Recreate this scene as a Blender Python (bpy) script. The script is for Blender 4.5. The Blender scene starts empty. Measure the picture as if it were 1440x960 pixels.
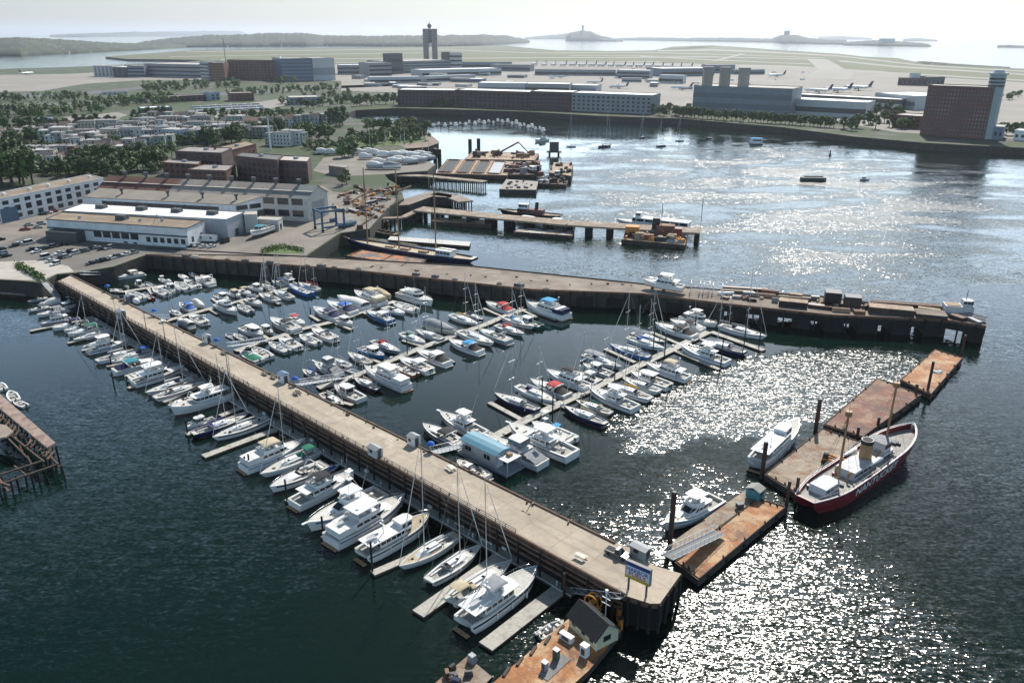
import bpy, math, random
from mathutils import Vector, Matrix, geometry
sc = bpy.context.scene
R = random.Random(11)
rad = math.radians
# ---------------------------------------------------------------- camera, sky, sun, exposure
CAMH, FPX = 100.0, 1125.0
PITCH, ROLL = math.atan(432 / FPX), rad(0.2)
CROT = Matrix.Rotation(math.pi / 2 - PITCH, 3, 'X') @ Matrix.Rotation(ROLL, 3, 'Z')
cam = bpy.data.objects.new('camera', bpy.data.cameras.new('camera'))
sc.collection.objects.link(cam)
cam.location = (0, 0, CAMH)
cam.rotation_euler = CROT.to_euler()
cam.data.sensor_width = 36
cam.data.lens = 36 * FPX / 1440
cam.data.clip_start = 1
cam.data.clip_end = 200000
sc.camera = cam
SUN_AZ, SUN_EL = rad(18.5), rad(43)
world = bpy.data.worlds.new('World')
sc.world = world
world.use_nodes = True
wn = world.node_tree
sky = wn.nodes.new('ShaderNodeTexSky')
sky.sky_type = 'NISHITA'
sky.sun_disc = False
sky.sun_elevation = SUN_EL
sky.sun_rotation = SUN_AZ
sky.altitude = 0
sky.air_density = 0.9
sky.dust_density = 0.6
sky.ozone_density = 1.6
wn.nodes['Background'].inputs[1].default_value = 0.085
# added gain on the sky by elevation: brighter low to lighten reflecting water, darker overhead
tcw = wn.nodes.new('ShaderNodeTexCoord'); sepw = wn.nodes.new('ShaderNodeSeparateXYZ'); sky_gain = wn.nodes.new('ShaderNodeValToRGB'); mulw = wn.nodes.new('ShaderNodeMix')
wn.links.new(tcw.outputs['Generated'], sepw.inputs[0]); wn.links.new(sepw.outputs[2], sky_gain.inputs[0])
while len(sky_gain.color_ramp.elements) < 6: sky_gain.color_ramp.elements.new(.5)
for e_, (p_, c_) in zip(sky_gain.color_ramp.elements, ((0.0, (.75, .79, .93)), (.05, (.9, .92, 1.0)), (.13, (3.3, 3.2, 2.95)), (.33, (2.9, 2.8, 2.45)), (.58, (.58, .62, .56)), (1.0, (.6, .66, .62)))):
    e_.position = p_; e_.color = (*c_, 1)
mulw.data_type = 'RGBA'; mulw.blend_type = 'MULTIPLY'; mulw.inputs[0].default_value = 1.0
wn.links.new(sky.outputs[0], mulw.inputs[6]); wn.links.new(sky_gain.outputs[0], mulw.inputs[7])
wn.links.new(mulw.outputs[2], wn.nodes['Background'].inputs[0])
sd = bpy.data.lights.new('sun', 'SUN')
sd.energy = 4.6
sd.angle = rad(0.53)
sd.color = (1.0, 0.95, 0.88)
sun = bpy.data.objects.new('sun', sd)
sc.collection.objects.link(sun)
SDIR = Vector((math.sin(SUN_AZ) * math.cos(SUN_EL), math.cos(SUN_AZ) * math.cos(SUN_EL), math.sin(SUN_EL)))
sun.rotation_euler = SDIR.to_track_quat('Z', 'Y').to_euler()
sun.location = SDIR * 300
sc.view_settings.view_transform = 'Standard'
sc.view_settings.look = 'None'
sc.view_settings.exposure = 0.36
sc.view_settings.gamma = 1.0
sc.view_settings.use_curve_mapping = False
sc.cycles.max_bounces = 6
sc.cycles.diffuse_bounces = 2
sc.cycles.glossy_bounces = 3
sc.cycles.transmission_bounces = 2
sc.cycles.volume_bounces = 0
sc.cycles.caustics_reflective = False
sc.cycles.caustics_refractive = False
sc.cycles.sample_clamp_indirect = 4
# ---------------------------------------------------------------- helpers
C = sc.collection
def W(px, py, z=0.0):
    """the world point at height z that the photograph shows at this pixel"""
    d = CROT @ Vector((px - 720, 480 - py, -FPX))
    t = (z - CAMH) / d.z
    return Vector((d.x * t, d.y * t, z))
def W2(px, py, z=0.0):
    p = W(px, py, z); return (p.x, p.y)
def mpp(px, py, z=0.0):
    """metres per pixel across the view at that point"""
    return (W(px + .5, py, z) - W(px - .5, py, z)).length
def prop(o, label=None, cat=None, group=None, kind=None):
    if label: o['label'] = label
    if cat: o['category'] = cat
    if group: o['group'] = group
    if kind: o['kind'] = kind
    return o
def thing(name, label, cat, loc=(0, 0, 0), rz=0.0, group=None):
    o = bpy.data.objects.new(name, None)
    C.objects.link(o); o.location = loc; o.rotation_euler = (0, 0, rz); o.empty_display_size = .5
    return prop(o, label, cat, group)
def copy_tree(o, parent=None):
    c = o.copy(); C.objects.link(c); c.parent = parent
    for ch in o.children: copy_tree(ch, c)
    return c
class MB:
    def __init__(s): s.v, s.f, s.m, s.s = [], [], [], []
    def add(s, vs, fs, m=0, smooth=False):
        o = len(s.v); s.v += [tuple(v) for v in vs]
        for f in fs:
            s.f.append([i + o for i in f]); s.m.append(m); s.s.append(smooth)
    def box(s, x, y, z0, sx, sy, sz, rz=0, m=0, tx=1, ty=1, tm=None):
        c, n = math.cos(rz), math.sin(rz); vs = []
        for k, (fx, fy) in enumerate(((1, 1), (tx, ty))):
            for a, b in ((-1, -1), (1, -1), (1, 1), (-1, 1)):
                px, py = a * sx / 2 * fx, b * sy / 2 * fy
                vs.append((x + px * c - py * n, y + px * n + py * c, z0 + k * sz))
        s.add(vs, [(3, 2, 1, 0), (0, 1, 5, 4), (1, 2, 6, 5), (2, 3, 7, 6), (3, 0, 4, 7)], m)
        s.add(vs[4:], [(0, 1, 2, 3)], m if tm is None else tm)
        return s
    def bar(s, a, b, w, h, m=0):
        """a beam from a to b; w wide, h high, its top through a and b"""
        a, b = Vector(a), Vector(b); d = (b - a).normalized()
        n = Vector((-d.y, d.x, 0)); n = n.normalized() * w / 2 if n.length > 1e-5 else Vector((w / 2, 0, 0))
        u = Vector((0, 0, h)) if abs(d.z) < .95 else Vector((0, h, 0))
        vs = [p + k * n - j * u for p in (a, b) for k in (-1, 1) for j in (1, 0)]
        s.add(vs, [(0, 2, 3, 1), (4, 5, 7, 6), (0, 1, 5, 4), (2, 6, 7, 3), (1, 3, 7, 5), (0, 4, 6, 2)], m)
        return s
    def prism(s, poly, z0, z1, m=0, tm=None):
        n = len(poly)
        ar = sum(poly[i][0] * poly[(i + 1) % n][1] - poly[(i + 1) % n][0] * poly[i][1] for i in range(n))
        if ar < 0: poly = poly[::-1]
        vs = [(p[0], p[1], z0) for p in poly] + [(p[0], p[1], z1) for p in poly]
        s.add(vs, [(i, (i + 1) % n, (i + 1) % n + n, i + n) for i in range(n)], m)
        tri = geometry.tessellate_polygon([[Vector((p[0], p[1], 0)) for p in poly]])
        up = []
        for t in tri:
            a, b, c = (poly[i] for i in t)
            if (b[0] - a[0]) * (c[1] - a[1]) - (b[1] - a[1]) * (c[0] - a[0]) < 0: t = t[::-1]
            up.append(tuple(i + n for i in t))
        s.add(vs, up, m if tm is None else tm)
        return s
    def sheet(s, poly, z, m=0):
        tri = geometry.tessellate_polygon([[Vector((p[0], p[1], 0)) for p in poly]])
        up = []
        for t in tri:
            a, b, c = (poly[i] for i in t)
            if (b[0] - a[0]) * (c[1] - a[1]) - (b[1] - a[1]) * (c[0] - a[0]) < 0: t = t[::-1]
            up.append(tuple(t))
        s.add([(p[0], p[1], z) for p in poly], up, m)
        return s
    def tube(s, pts, r, n=6, m=0, cap=True):
        pts = [Vector(p) for p in pts]; k = len(pts)
        rr = r if isinstance(r, (list, tuple)) else [r] * k
        vs = []
        for i, p in enumerate(pts):
            d = (pts[min(i + 1, k - 1)] - pts[max(i - 1, 0)]).normalized()
            u = d.cross(Vector((0, 0, 1)))
            u = u.normalized() if u.length > 1e-3 else Vector((1, 0, 0))
            w = d.cross(u).normalized()
            vs += [p + (u * math.cos(2 * math.pi * j / n) + w * math.sin(2 * math.pi * j / n)) * rr[i] for j in range(n)]
        fs = [(i * n + j, (i + 1) * n + j, (i + 1) * n + (j + 1) % n, i * n + (j + 1) % n) for i in range(k - 1) for j in range(n)]
        s.add(vs, fs, m, True)
        if cap:
            s.add(vs[:n], [tuple(range(n))], m); s.add(vs[-n:], [tuple(range(n))[::-1]], m)
        return s
    def loft(s, rings, m=0, closed=True, cap0=True, cap1=True, smooth=False, ms=None):
        n = len(rings[0]); vs = [p for r in rings for p in r]
        for i in range(len(rings) - 1):
            fs = [(i * n + j, i * n + (j + 1) % n, (i + 1) * n + (j + 1) % n, (i + 1) * n + j) for j in range(n if closed else n - 1)]
            if ms is None: s.add(vs, fs, m, smooth) if i == 0 else s._more(fs, m, smooth)
            else:
                for j, f in enumerate(fs):
                    if i == 0 and j == 0: s.add(vs, [f], ms[j], smooth)
                    else: s._more([f], ms[j], smooth)
        if cap0: s.add(rings[0], [tuple(range(n))[::-1]], m)
        if cap1: s.add(rings[-1], [tuple(range(n))], m)
        return s
    def _more(s, fs, m, smooth):
        o = s._base
        for f in fs: s.f.append([i + o for i in f]); s.m.append(m); s.s.append(smooth)
    def build(s, name, mats, parent=None, loc=(0, 0, 0), rz=0.0):
        me = bpy.data.meshes.new(name)
        me.from_pydata(s.v, [], s.f)
        for mt in (mats if isinstance(mats, (list, tuple)) else [mats]): me.materials.append(mt)
        me.polygons.foreach_set('material_index', s.m)
        me.polygons.foreach_set('use_smooth', s.s)
        me.update()
        o = bpy.data.objects.new(name, me); C.objects.link(o)
        o.parent = parent; o.location = loc; o.rotation_euler = (0, 0, rz)
        return o
_add = MB.add
def _add2(s, vs, fs, m=0, smooth=False):
    s._base = len(s.v); _add(s, vs, fs, m, smooth)
MB.add = _add2
def cyl(mb, x, y, z0, z1, r, n=8, m=0, r2=None):
    return mb.tube([(x, y, z0), (x, y, z1)], [r, r if r2 is None else r2], n, m)
ORD = 'first second third fourth fifth sixth seventh eighth ninth tenth eleventh twelfth thirteenth fourteenth fifteenth sixteenth seventeenth eighteenth nineteenth twentieth'.split()
def ordw(i):
    if i < 20: return ORD[i]
    return ['twenty', 'thirty', 'forty', 'fifty', 'sixty', 'seventy', 'eighty', 'ninety'][(i + 1) // 10 - 2] + '-' + ORD[(i + 1) % 10 - 1] if (i + 1) % 10 else ['thirtieth', 'fortieth', 'fiftieth', 'sixtieth', 'seventieth', 'eightieth', 'ninetieth'][(i + 1) // 10 - 3]
# ---------------------------------------------------------------- materials
MATS = {}
def nodes_of(name):
    m = bpy.data.materials.new(name); m.use_nodes = True
    nt = m.node_tree
    return m, nt, nt.nodes['Principled BSDF'], nt.nodes.new, nt.links.new
def noise(nt, scale, detail=3, rough=.55, vec=None, stretch=None, coord='Object', dist=0.0):
    if vec is None:
        vec = nt.nodes.new('ShaderNodeTexCoord').outputs[coord]
    if stretch:
        mp = nt.nodes.new('ShaderNodeMapping'); mp.inputs['Scale'].default_value = stretch[:3]
        if len(stretch) > 3: mp.inputs['Rotation'].default_value = (0, 0, stretch[3])
        nt.links.new(vec, mp.inputs[0]); vec = mp.outputs[0]
    n = nt.nodes.new('ShaderNodeTexNoise')
    n.inputs['Scale'].default_value = scale; n.inputs['Detail'].default_value = detail; n.inputs['Roughness'].default_value = rough
    n.inputs['Distortion'].default_value = dist
    nt.links.new(vec, n.inputs['Vector'])
    return n.outputs['Fac']
def ramp(nt, fac, stops):
    r = nt.nodes.new('ShaderNodeValToRGB'); e = r.color_ramp.elements
    while len(e) < len(stops): e.new(.5)
    for k, (p, c) in enumerate(stops):
        e[k].position = p; e[k].color = (c, c, c, 1) if not isinstance(c, (tuple, list)) else (*c, 1)
    nt.links.new(fac, r.inputs[0])
    return r.outputs[0]
def mixc(nt, fac, a, b, mode='MIX'):
    n = nt.nodes.new('ShaderNodeMix'); n.data_type = 'RGBA'; n.blend_type = mode
    for k, v in ((0, fac), (6, a), (7, b)):
        if isinstance(v, (int, float)): n.inputs[k].default_value = v
        elif isinstance(v, (tuple, list)): n.inputs[k].default_value = (*v, 1)
        else: nt.links.new(v, n.inputs[k])
    return n.outputs[2]
def matte(name, col, rough=.6, var=.18, scale=.8, metal=0.0, rnd=0.0, col2=None, thr=(.5, .65), scale2=.25, detail=4):
    """plain surface with blotchy wear; col2 = patches of a second colour; rnd = spread between copies"""
    if name in MATS: return MATS[name]
    m, nt, b, N, L = nodes_of(name)
    lo, hi = tuple(c * (1 - var) for c in col), tuple(min(1, c * (1 + var)) for c in col)
    out = ramp(nt, noise(nt, scale, detail), [(.3, lo), (.7, hi)])
    if col2:
        out = mixc(nt, ramp(nt, noise(nt, scale2, 5, .65), [(thr[0], 0.0), (thr[1], 1.0)]), out, col2)
    if rnd:
        oi = N('ShaderNodeObjectInfo')
        v = ramp(nt, oi.outputs['Random'], [(0, 1 - rnd), (1, 1.0)])
        out = mixc(nt, 1.0, out, v, 'MULTIPLY')
    L(out, b.inputs['Base Color'])
    b.inputs['Roughness'].default_value = rough; b.inputs['Metallic'].default_value = metal
    MATS[name] = m
    return m
gel = matte('white_gelcoat', (.78, .78, .76), .28, .05, .5, rnd=.10)
cream = matte('cream_gelcoat', (.68, .62, .5), .3, .06, .5, rnd=.1)
greyhull = matte('grey_gelcoat', (.33, .36, .39), .3, .08, .5)
navy = matte('navy_gelcoat', (.012, .022, .06), .25, .2, .5)
bluehull = matte('blue_gelcoat', (.03, .13, .32), .28, .12, .5)
redhull = matte('red_gelcoat', (.22, .02, .025), .3, .15, .5)
greenhull = matte('green_gelcoat', (.02, .12, .08), .3, .15, .5)
blackp = matte('black_paint', (.012, .012, .013), .4, .3)
brownhull = matte('varnished_wood', (.16, .075, .035), .35, .25, 1.2)
boot_b = matte('blue_bottom_paint', (.02, .04, .10), .6)
boot_k = matte('black_bottom_paint', (.014, .014, .016), .6)
boot_r = matte('red_bottom_paint', (.2, .03, .025), .6)
deckw = matte('nonskid_deck', (.58, .57, .52), .75, .12, 1.2, rnd=.12)
decktan = matte('tan_deck', (.46, .37, .25), .7, .15, 1.0, rnd=.1)
teak = matte('teak_deck', (.33, .2, .1), .7, .25, 2.0)
sole = matte('cockpit_sole', (.36, .35, .32), .8, .2, 1.2)
glass = matte('tinted_glass', (.012, .016, .02), .06, .2)
vinyl = matte('clear_vinyl', (.16, .18, .19), .15, .35, 1.5)
alu = matte('aluminium', (.62, .63, .65), .35, .08, 1.0, .6)
steel = matte('stainless_rail', (.7, .71, .72), .2, .05, 1, .8)
cvs = dict(white=matte('white_canvas', (.7, .69, .66), .8, .08), blue=matte('blue_canvas', (.01, .10, .42), .8, .2), sky=matte('light_blue_canvas', (.02, .27, .55), .8, .15),
           navy=matte('navy_canvas', (.012, .02, .07), .85, .25), green=matte('green_canvas', (.006, .15, .09), .85, .2), red=matte('red_canvas', (.42, .03, .03), .85, .2),
           tan=matte('tan_canvas', (.48, .4, .27), .85, .12), black=matte('black_canvas', (.015, .015, .017), .85, .3), grey=matte('grey_canvas', (.25, .26, .28), .85, .15),
           teal=matte('teal_canvas', (.02, .2, .26), .85, .15), yellow=matte('yellow_canvas', (.72, .38, .02), .8, .15), pink=matte('salmon_canvas', (.55, .12, .1), .8, .15), purple=matte('purple_canvas', (.07, .05, .18), .85, .2),
           orange=matte('orange_canvas', (.65, .22, .02), .8, .15))
seat = matte('white_vinyl_seat', (.66, .64, .6), .6, .1)
motorb = matte('outboard_black', (.015, .016, .018), .3, .2)
rubber = matte('black_rubber', (.02, .02, .02), .8, .2)
hyp = matte('grey_inflatable_tube', (.4, .41, .42), .6, .08)
tpier = matte('brown_pier_planks', (.25, .19, .14), .9, .25, .3, col2=(.36, .3, .24), thr=(.5, .62), scale2=.12)
dockw = matte('weathered_dock_planks', (.43, .41, .36), .85, .16, 1.6, col2=(.25, .235, .2), thr=(.52, .7), scale2=.5)
docks = matte('dock_side_timber', (.085, .06, .045), .85, .3)
piles = matte('creosoted_pile', (.014, .012, .011), .85, .4, 1.0)
pilesbr = matte('rusty_steel_pile', (.07, .028, .02), .75, .4, 1.0)
fender_t = matte('fender_timber', (.13, .075, .05), .85, .35, .8)
galv = matte('galvanised_steel', (.27, .28, .29), .55, .15, 1.0, .1)
whitep = matte('white_paint', (.72, .73, .72), .6, .08, .6)
whitew = matte('white_wall', (.66, .67, .68), .75, .1, .25, col2=(.5, .49, .46), thr=(.56, .72), scale2=.3)
dirtywhite = matte('dirty_white_wall', (.50, .49, .46), .8, .15, .2, col2=(.33, .31, .28), thr=(.52, .7), scale2=.2)
darkwall = matte('dark_grey_metal', (.06, .065, .07), .6, .2)
brick = matte('red_brick', (.17, .075, .055), .85, .2, .3, col2=(.11, .055, .045), thr=(.45, .6), scale2=.15)
brickd = matte('dark_brick', (.09, .055, .05), .85, .25, .3)
flatroof = matte('tar_gravel_roof', (.28, .26, .24), .9, .15, .15, col2=(.19, .175, .16), thr=(.5, .62), scale2=.12)
brownroof = matte('brown_gravel_roof', (.22, .165, .11), .9, .2, .12, col2=(.3, .24, .17), thr=(.5, .62), scale2=.1)
whiteroof = matte('white_membrane_roof', (.8, .8, .79), .6, .04, .2)
slate = matte('dark_shingle_roof', (.055, .058, .062), .85, .3, .8)
winp = matte('window_glass', (.03, .036, .042), .12, .4, .7)
concrete = matte('pale_concrete', (.45, .42, .37), .85, .12, .2, col2=(.34, .31, .27), thr=(.5, .65), scale2=.1)
stone = matte('seawall_stone', (.045, .04, .034), .9, .35, .4)
teal = matte('teal_paint', (.05, .2, .25), .6, .2)
skyroof = matte('light_blue_metal_roof', (.10, .25, .33), .45, .1, .5)
trav = matte('blue_crane_paint', (.035, .09, .16), .5, .2)
hullred = matte('lightship_red', (.17, .014, .022), .4, .25, .4)
buff = matte('buff_paint', (.31, .18, .085), .6, .15)
orange = matte('orange_steel', (.6, .25, .04), .7, .25, .6, col2=(.35, .12, .03))
# ---------------------------------------------------------------- setting: water, land, roads, fields
ZL = 6.5
def P(pts, z=ZL): return [W2(x, y, z) for x, y in pts]
def water_material():
    m, nt, b, N, L = nodes_of('harbour_water')
    pos = N('ShaderNodeTexCoord').outputs['Object']
    def math_(op, a, b_=None, c=None, clamp=False):
        n = N('ShaderNodeMath'); n.operation = op; n.use_clamp = clamp
        for k, v in enumerate((a, b_, c)):
            if v is None: continue
            if isinstance(v, (int, float)): n.inputs[k].default_value = v
            else: L(v, n.inputs[k])
        return n.outputs[0]
    # streaks of wind across the harbour
    wind = ramp(nt, noise(nt, .011, 4, .6, pos, (1.0, 2.4, 1, rad(18)), dist=.6), [(.40, .0), (.66, 1.0)])
    warp = noise(nt, .035, 4, .65, pos)
    def ellipse(cx, cy, rx, ry, rot, soft, wob=.9):
        mp = N('ShaderNodeMapping'); mp.vector_type = 'TEXTURE'
        mp.inputs['Location'].default_value = (cx, cy, 0); mp.inputs['Rotation'].default_value = (0, 0, rot); mp.inputs['Scale'].default_value = (rx, ry, 1e6)
        L(pos, mp.inputs[0])
        ln = N('ShaderNodeVectorMath'); ln.operation = 'LENGTH'; L(mp.outputs[0], ln.inputs[0])
        d = math_('ADD', ln.outputs['Value'], math_('MULTIPLY', math_('SUBTRACT', warp, .5), wob))
        return math_('MULTIPLY', math_('SUBTRACT', 1.0 + soft, d), 1 / (2 * soft), clamp=True)
    # sheltered calm inside the marina, a cat's-paw blowing in through its mouth, open water outside
    cx, cy = W2(640, 520); calm = ellipse(cx, cy, 165, 150, 0, .22)
    cx, cy = W2(1105, 548); paw = ellipse(cx, cy, 62, 23, rad(24), .16, 1.5)
    cx, cy = W2(1030, 925); low = ellipse(cx, cy, 52, 58, 0, .35, 1.2)
    cx, cy = W2(1100, 265); far1 = ellipse(cx, cy, 150, 210, rad(-14), .55, 1.8)
    cx, cy = W2(190, 720); west = ellipse(cx, cy, 62, 75, rad(40), .35, .5)
    cx, cy = W2(1330, 720); east = ellipse(cx, cy, 52, 75, rad(-10), .35, .5)
    cx, cy = W2(600, 215); calm2 = ellipse(cx, cy, 330, 210, rad(0), .3)
    k = math_('ADD', math_('MULTIPLY', wind, .34), .2)
    k = math_('MULTIPLY', k, math_('SUBTRACT', 1.0, math_('MULTIPLY', calm, .86)))
    k = math_('MULTIPLY', k, math_('SUBTRACT', 1.0, math_('MULTIPLY', calm2, .84)))
    k = math_('MAXIMUM', k, math_('MULTIPLY', math_('MAXIMUM', west, east), math_('ADD', math_('MULTIPLY', wind, .25), .32)))
    k = math_('MAXIMUM', k, math_('MULTIPLY', paw, 2.0))
    k = math_('MAXIMUM', k, math_('MULTIPLY', low, 1.15))
    k = math_('MAXIMUM', k, math_('MULTIPLY', far1, math_('ADD', math_('MULTIPLY', wind, 3.4), .5)))
    def slopes(scale, detail, stretch, rgh=.5):
        mp = N('ShaderNodeMapping'); mp.inputs['Scale'].default_value = stretch[:3]; mp.inputs['Rotation'].default_value = (0, 0, stretch[3])
        L(pos, mp.inputs[0])
        n = N('ShaderNodeTexNoise'); n.inputs['Scale'].default_value = scale; n.inputs['Detail'].default_value = detail; n.inputs['Roughness'].default_value = rgh
        L(mp.outputs[0], n.inputs['Vector'])
        s = N('ShaderNodeVectorMath'); s.operation = 'SUBTRACT'; s.inputs[1].default_value = (.5, .5, .5); L(n.outputs['Color'], s.inputs[0])
        return s.outputs[0]
    def scaled(v, f):
        s = N('ShaderNodeVectorMath'); s.operation = 'SCALE'; L(v, s.inputs[0])
        if isinstance(f, (int, float)): s.inputs['Scale'].default_value = f
        else: L(f, s.inputs['Scale'])
        return s.outputs[0]
    def plus(a, c):
        s = N('ShaderNodeVectorMath'); s.operation = 'ADD'; L(a, s.inputs[0]); L(c, s.inputs[1]); return s.outputs[0]
    a = slopes(.36, 3, (.7, 3.0, 1, rad(14)))
    c = slopes(1.1, 3, (1, 1.8, 1, rad(15)), .6)
    v = scaled(plus(scaled(a, .42), scaled(c, .85)), k)
    sp = N('ShaderNodeSeparateXYZ'); L(v, sp.inputs[0])
    cb = N('ShaderNodeCombineXYZ'); L(sp.outputs[0], cb.inputs[0]); L(sp.outputs[1], cb.inputs[1]); cb.inputs[2].default_value = 1
    nm = N('ShaderNodeVectorMath'); nm.operation = 'NORMALIZE'; L(cb.outputs[0], nm.inputs[0])
    L(nm.outputs[0], b.inputs['Normal'])
    col = ramp(nt, noise(nt, .006, 4, .6, pos), [(.3, (.0018, .0095, .0066)), (.7, (.0034, .0135, .0092))])
    L(col, b.inputs['Base Color'])
    L(math_('ADD', math_('MULTIPLY', k, .10), .04), b.inputs['Roughness'])
    b.inputs['IOR'].default_value = 1.333
    return m
wm = MB()
wm.sheet([(-36000, -600), (36000, -600), (36000, 60000), (-36000, 60000)], 0.0)
prop(wm.build('water', water_material()), 'dark green harbour water under a hazy sky', 'water', kind='structure')
def ground_material():
    m, nt, b, N, L = nodes_of('urban_ground')
    a = ramp(nt, noise(nt, .05, 5, .6), [(.3, (.065, .06, .05)), (.7, (.14, .128, .108))])
    g = ramp(nt, noise(nt, .03, 5, .65), [(.40, 0.0), (.50, 1.0)])
    L(mixc(nt, g, a, (.038, .064, .018)), b.inputs['Base Color']); b.inputs['Roughness'].default_value = .95
    return m
def struct(name, mb, mat, label, cat='ground'):
    return prop(mb.build(name, mat), label, cat, kind='structure')
SHORE = [(-420, 398), (0, 391), (58, 398), (80, 386), (106, 384), (160, 375), (207, 358), (430, 361), (479, 328), (520, 322), (547, 291), (568, 279), (562, 262), (546, 252), (541, 246), (556, 243),
         (601, 241), (613, 231), (598, 226), (565, 214), (570, 209), (600, 206), (617, 200), (602, 190), (592, 180), (560, 174), (520, 169), (497, 167), (487, 160), (500, 155), (560, 152), (640, 154),
         (740, 157), (840, 163), (960, 167), (1100, 179), (1200, 192), (1300, 201), (1440, 208), (1800, 226), (1800, 108), (1440, 97), (1300, 90), (1262, 82), (1215, 80), (1180, 76), (1100, 71),
         (1040, 66.5), (1000, 64), (945, 66), (920, 71), (860, 72), (780, 71), (700, 64), (640, 65.5), (560, 66.5), (440, 68), (270, 71), (200, 76), (148, 80), (180, 83.5), (290, 84), (250, 88.5),
         (190, 90), (130, 93), (80, 95), (0, 97), (-420, 106)]
lm = MB(); lm.prism(P(SHORE), -1.5, ZL, 1, 0)
struct('ground', lm, [ground_material(), stone], 'built-up harbour shore behind a stone sea wall')
def asphalt_mat(name, c0, c1, sc_=.05):
    m, nt, b, N, L = nodes_of(name)
    a = ramp(nt, noise(nt, sc_, 6, .65), [(.3, c0), (.7, c1)])
    f = ramp(nt, noise(nt, .9, 3), [(.3, .9), (.7, 1.08)])
    L(mixc(nt, 1.0, a, f, 'MULTIPLY'), b.inputs['Base Color']); b.inputs['Roughness'].default_value = .9
    return m
yard = asphalt_mat('yard_gravel', (.15, .135, .115), (.27, .24, .20))
asph = asphalt_mat('parking_asphalt', (.12, .112, .10), (.19, .175, .155))
roadm = asphalt_mat('road_asphalt', (.08, .078, .075), (.13, .125, .12))
apron = asphalt_mat('apron_concrete', (.22, .2, .172), (.29, .265, .228), .01)
taxi = asphalt_mat('runway_surface', (.25, .232, .2), (.32, .30, .262), .008)
turf = asphalt_mat('airfield_turf', (.075, .09, .03), (.135, .135, .055), .01)
lawn = asphalt_mat('park_lawn', (.055, .115, .025), (.11, .155, .045), .06)
sand = asphalt_mat('shore_sand', (.17, .125, .09), (.27, .2, .15), .05)
def sheet(name, pts, dz, mat, label, cat, px=True):
    s = MB(); s.sheet(P(pts) if px else pts, ZL + dz); return struct(name, s, mat, label, cat)
sheet('shipyard_ground', [(-20, 392), (58, 396), (80, 385), (106, 383), (160, 374), (207, 357), (430, 359), (478, 327), (519, 321), (546, 291), (560, 279), (520, 276), (470, 270), (455, 262), (300, 262), (140, 262), (-20, 316)], .012, yard,
      'dusty bare shipyard ground around the sheds', 'ground')
sheet('parking_lot', [(-20, 350), (40, 330), (70, 333), (265, 349), (285, 345), (262, 356), (205, 356), (160, 373), (112, 380), (60, 372), (-20, 366)], .03, asph, 'asphalt parking lot before the white sheds', 'parking lot')
sheet('pier_forecourt', [(-20, 391), (57, 395), (79, 385), (104, 382), (96, 374), (55, 366), (-20, 369)], .05, concrete, 'pale concrete forecourt at the root of the pier', 'pavement')
sheet('road', [(-40, 148), (120, 143), (300, 131), (440, 122), (560, 118), (560, 121), (440, 126), (300, 135), (120, 148), (-40, 154)], .02, roadm, 'grey elevated highway lanes across the neighbourhood', 'road')
sheet('road', [(-40, 134), (100, 131), (210, 121), (300, 118), (300, 120.5), (210, 124.5), (100, 136), (-40, 140)], .025, roadm, 'grey highway lanes beside the airport fence', 'road')
sheet('lot_pavement', [(90, 165), (165, 158), (180, 162), (150, 172), (100, 172)], .03, apron, 'pale open lot among the trees', 'pavement')
sheet('lot_pavement', [(270, 158), (400, 138), (440, 134), (440, 138), (385, 152), (330, 165), (280, 166)], .03, apron, 'pale bus and truck lot past the rowhouses', 'pavement')
sheet('park_lawn', [(440, 212), (500, 196), (520, 186), (560, 180), (590, 186), (598, 198), (580, 205), (540, 204), (520, 210), (470, 213)], .03, lawn, 'green waterfront park lawn on the point', 'lawn')
sheet('beach', [(560, 203), (600, 200), (598, 190), (590, 181), (596, 181), (606, 190), (619, 200.5), (601, 207), (572, 209)], .035, sand, 'strip of brown beach round the park point', 'beach')
sheet('boatyard_ground', [(455, 222), (500, 217), (560, 212), (600, 226), (612, 231), (600, 240), (540, 245), (470, 248), (440, 240)], .02, yard, 'gravel boatyard beside the cove', 'ground')
sheet('grass_verge', [(367, 356), (395, 347), (420, 349), (428, 357)], .05, lawn, 'weedy green verge at the root of the long pier', 'lawn')
# airport apron, runways and turf
sheet('airport_apron', [(-420, 145), (-40, 131), (60, 128), (120, 118), (200, 113), (330, 112), (480, 114), (480, 128), (560, 130), (640, 140), (940, 148), (1100, 158), (1260, 186), (1440, 196), (1800, 214), (1800, 122), (1440, 116), (1300, 108),
       (1240, 100), (1100, 92), (930, 89), (800, 88), (600, 89), (430, 91), (300, 95), (200, 99), (100, 104), (-420, 112)], .02, apron, 'pale concrete airport apron around the terminals', 'apron')
sheet('airfield_grass', [(148, 80.4), (200, 76.5), (270, 71.6), (440, 68.6), (560, 67), (640, 66.2), (700, 65), (780, 72), (860, 72.6), (920, 71.6), (945, 66.7), (1000, 65), (1040, 67.3), (1100, 71.8), (1180, 76.7), (1215, 80.6), (1262, 82.8), (1300, 91), (1440, 98), (1800, 109.5),
       (1800, 121), (1440, 115.5), (1300, 107), (1240, 99.5), (1100, 91.5), (930, 88.5), (800, 87.5), (600, 88.5), (430, 90), (330, 90), (310, 85), (180, 83)], .04, turf, 'olive grass of the airfield', 'grass')
def strip(name, pts, hw, dz, mat, label):
    n = len(pts); up, dn = [], []
    for x, y in pts: up.append((x, y - hw)); dn.append((x, y + hw))
    sheet(name, up + dn[::-1], dz, mat, label, 'runway')
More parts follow.
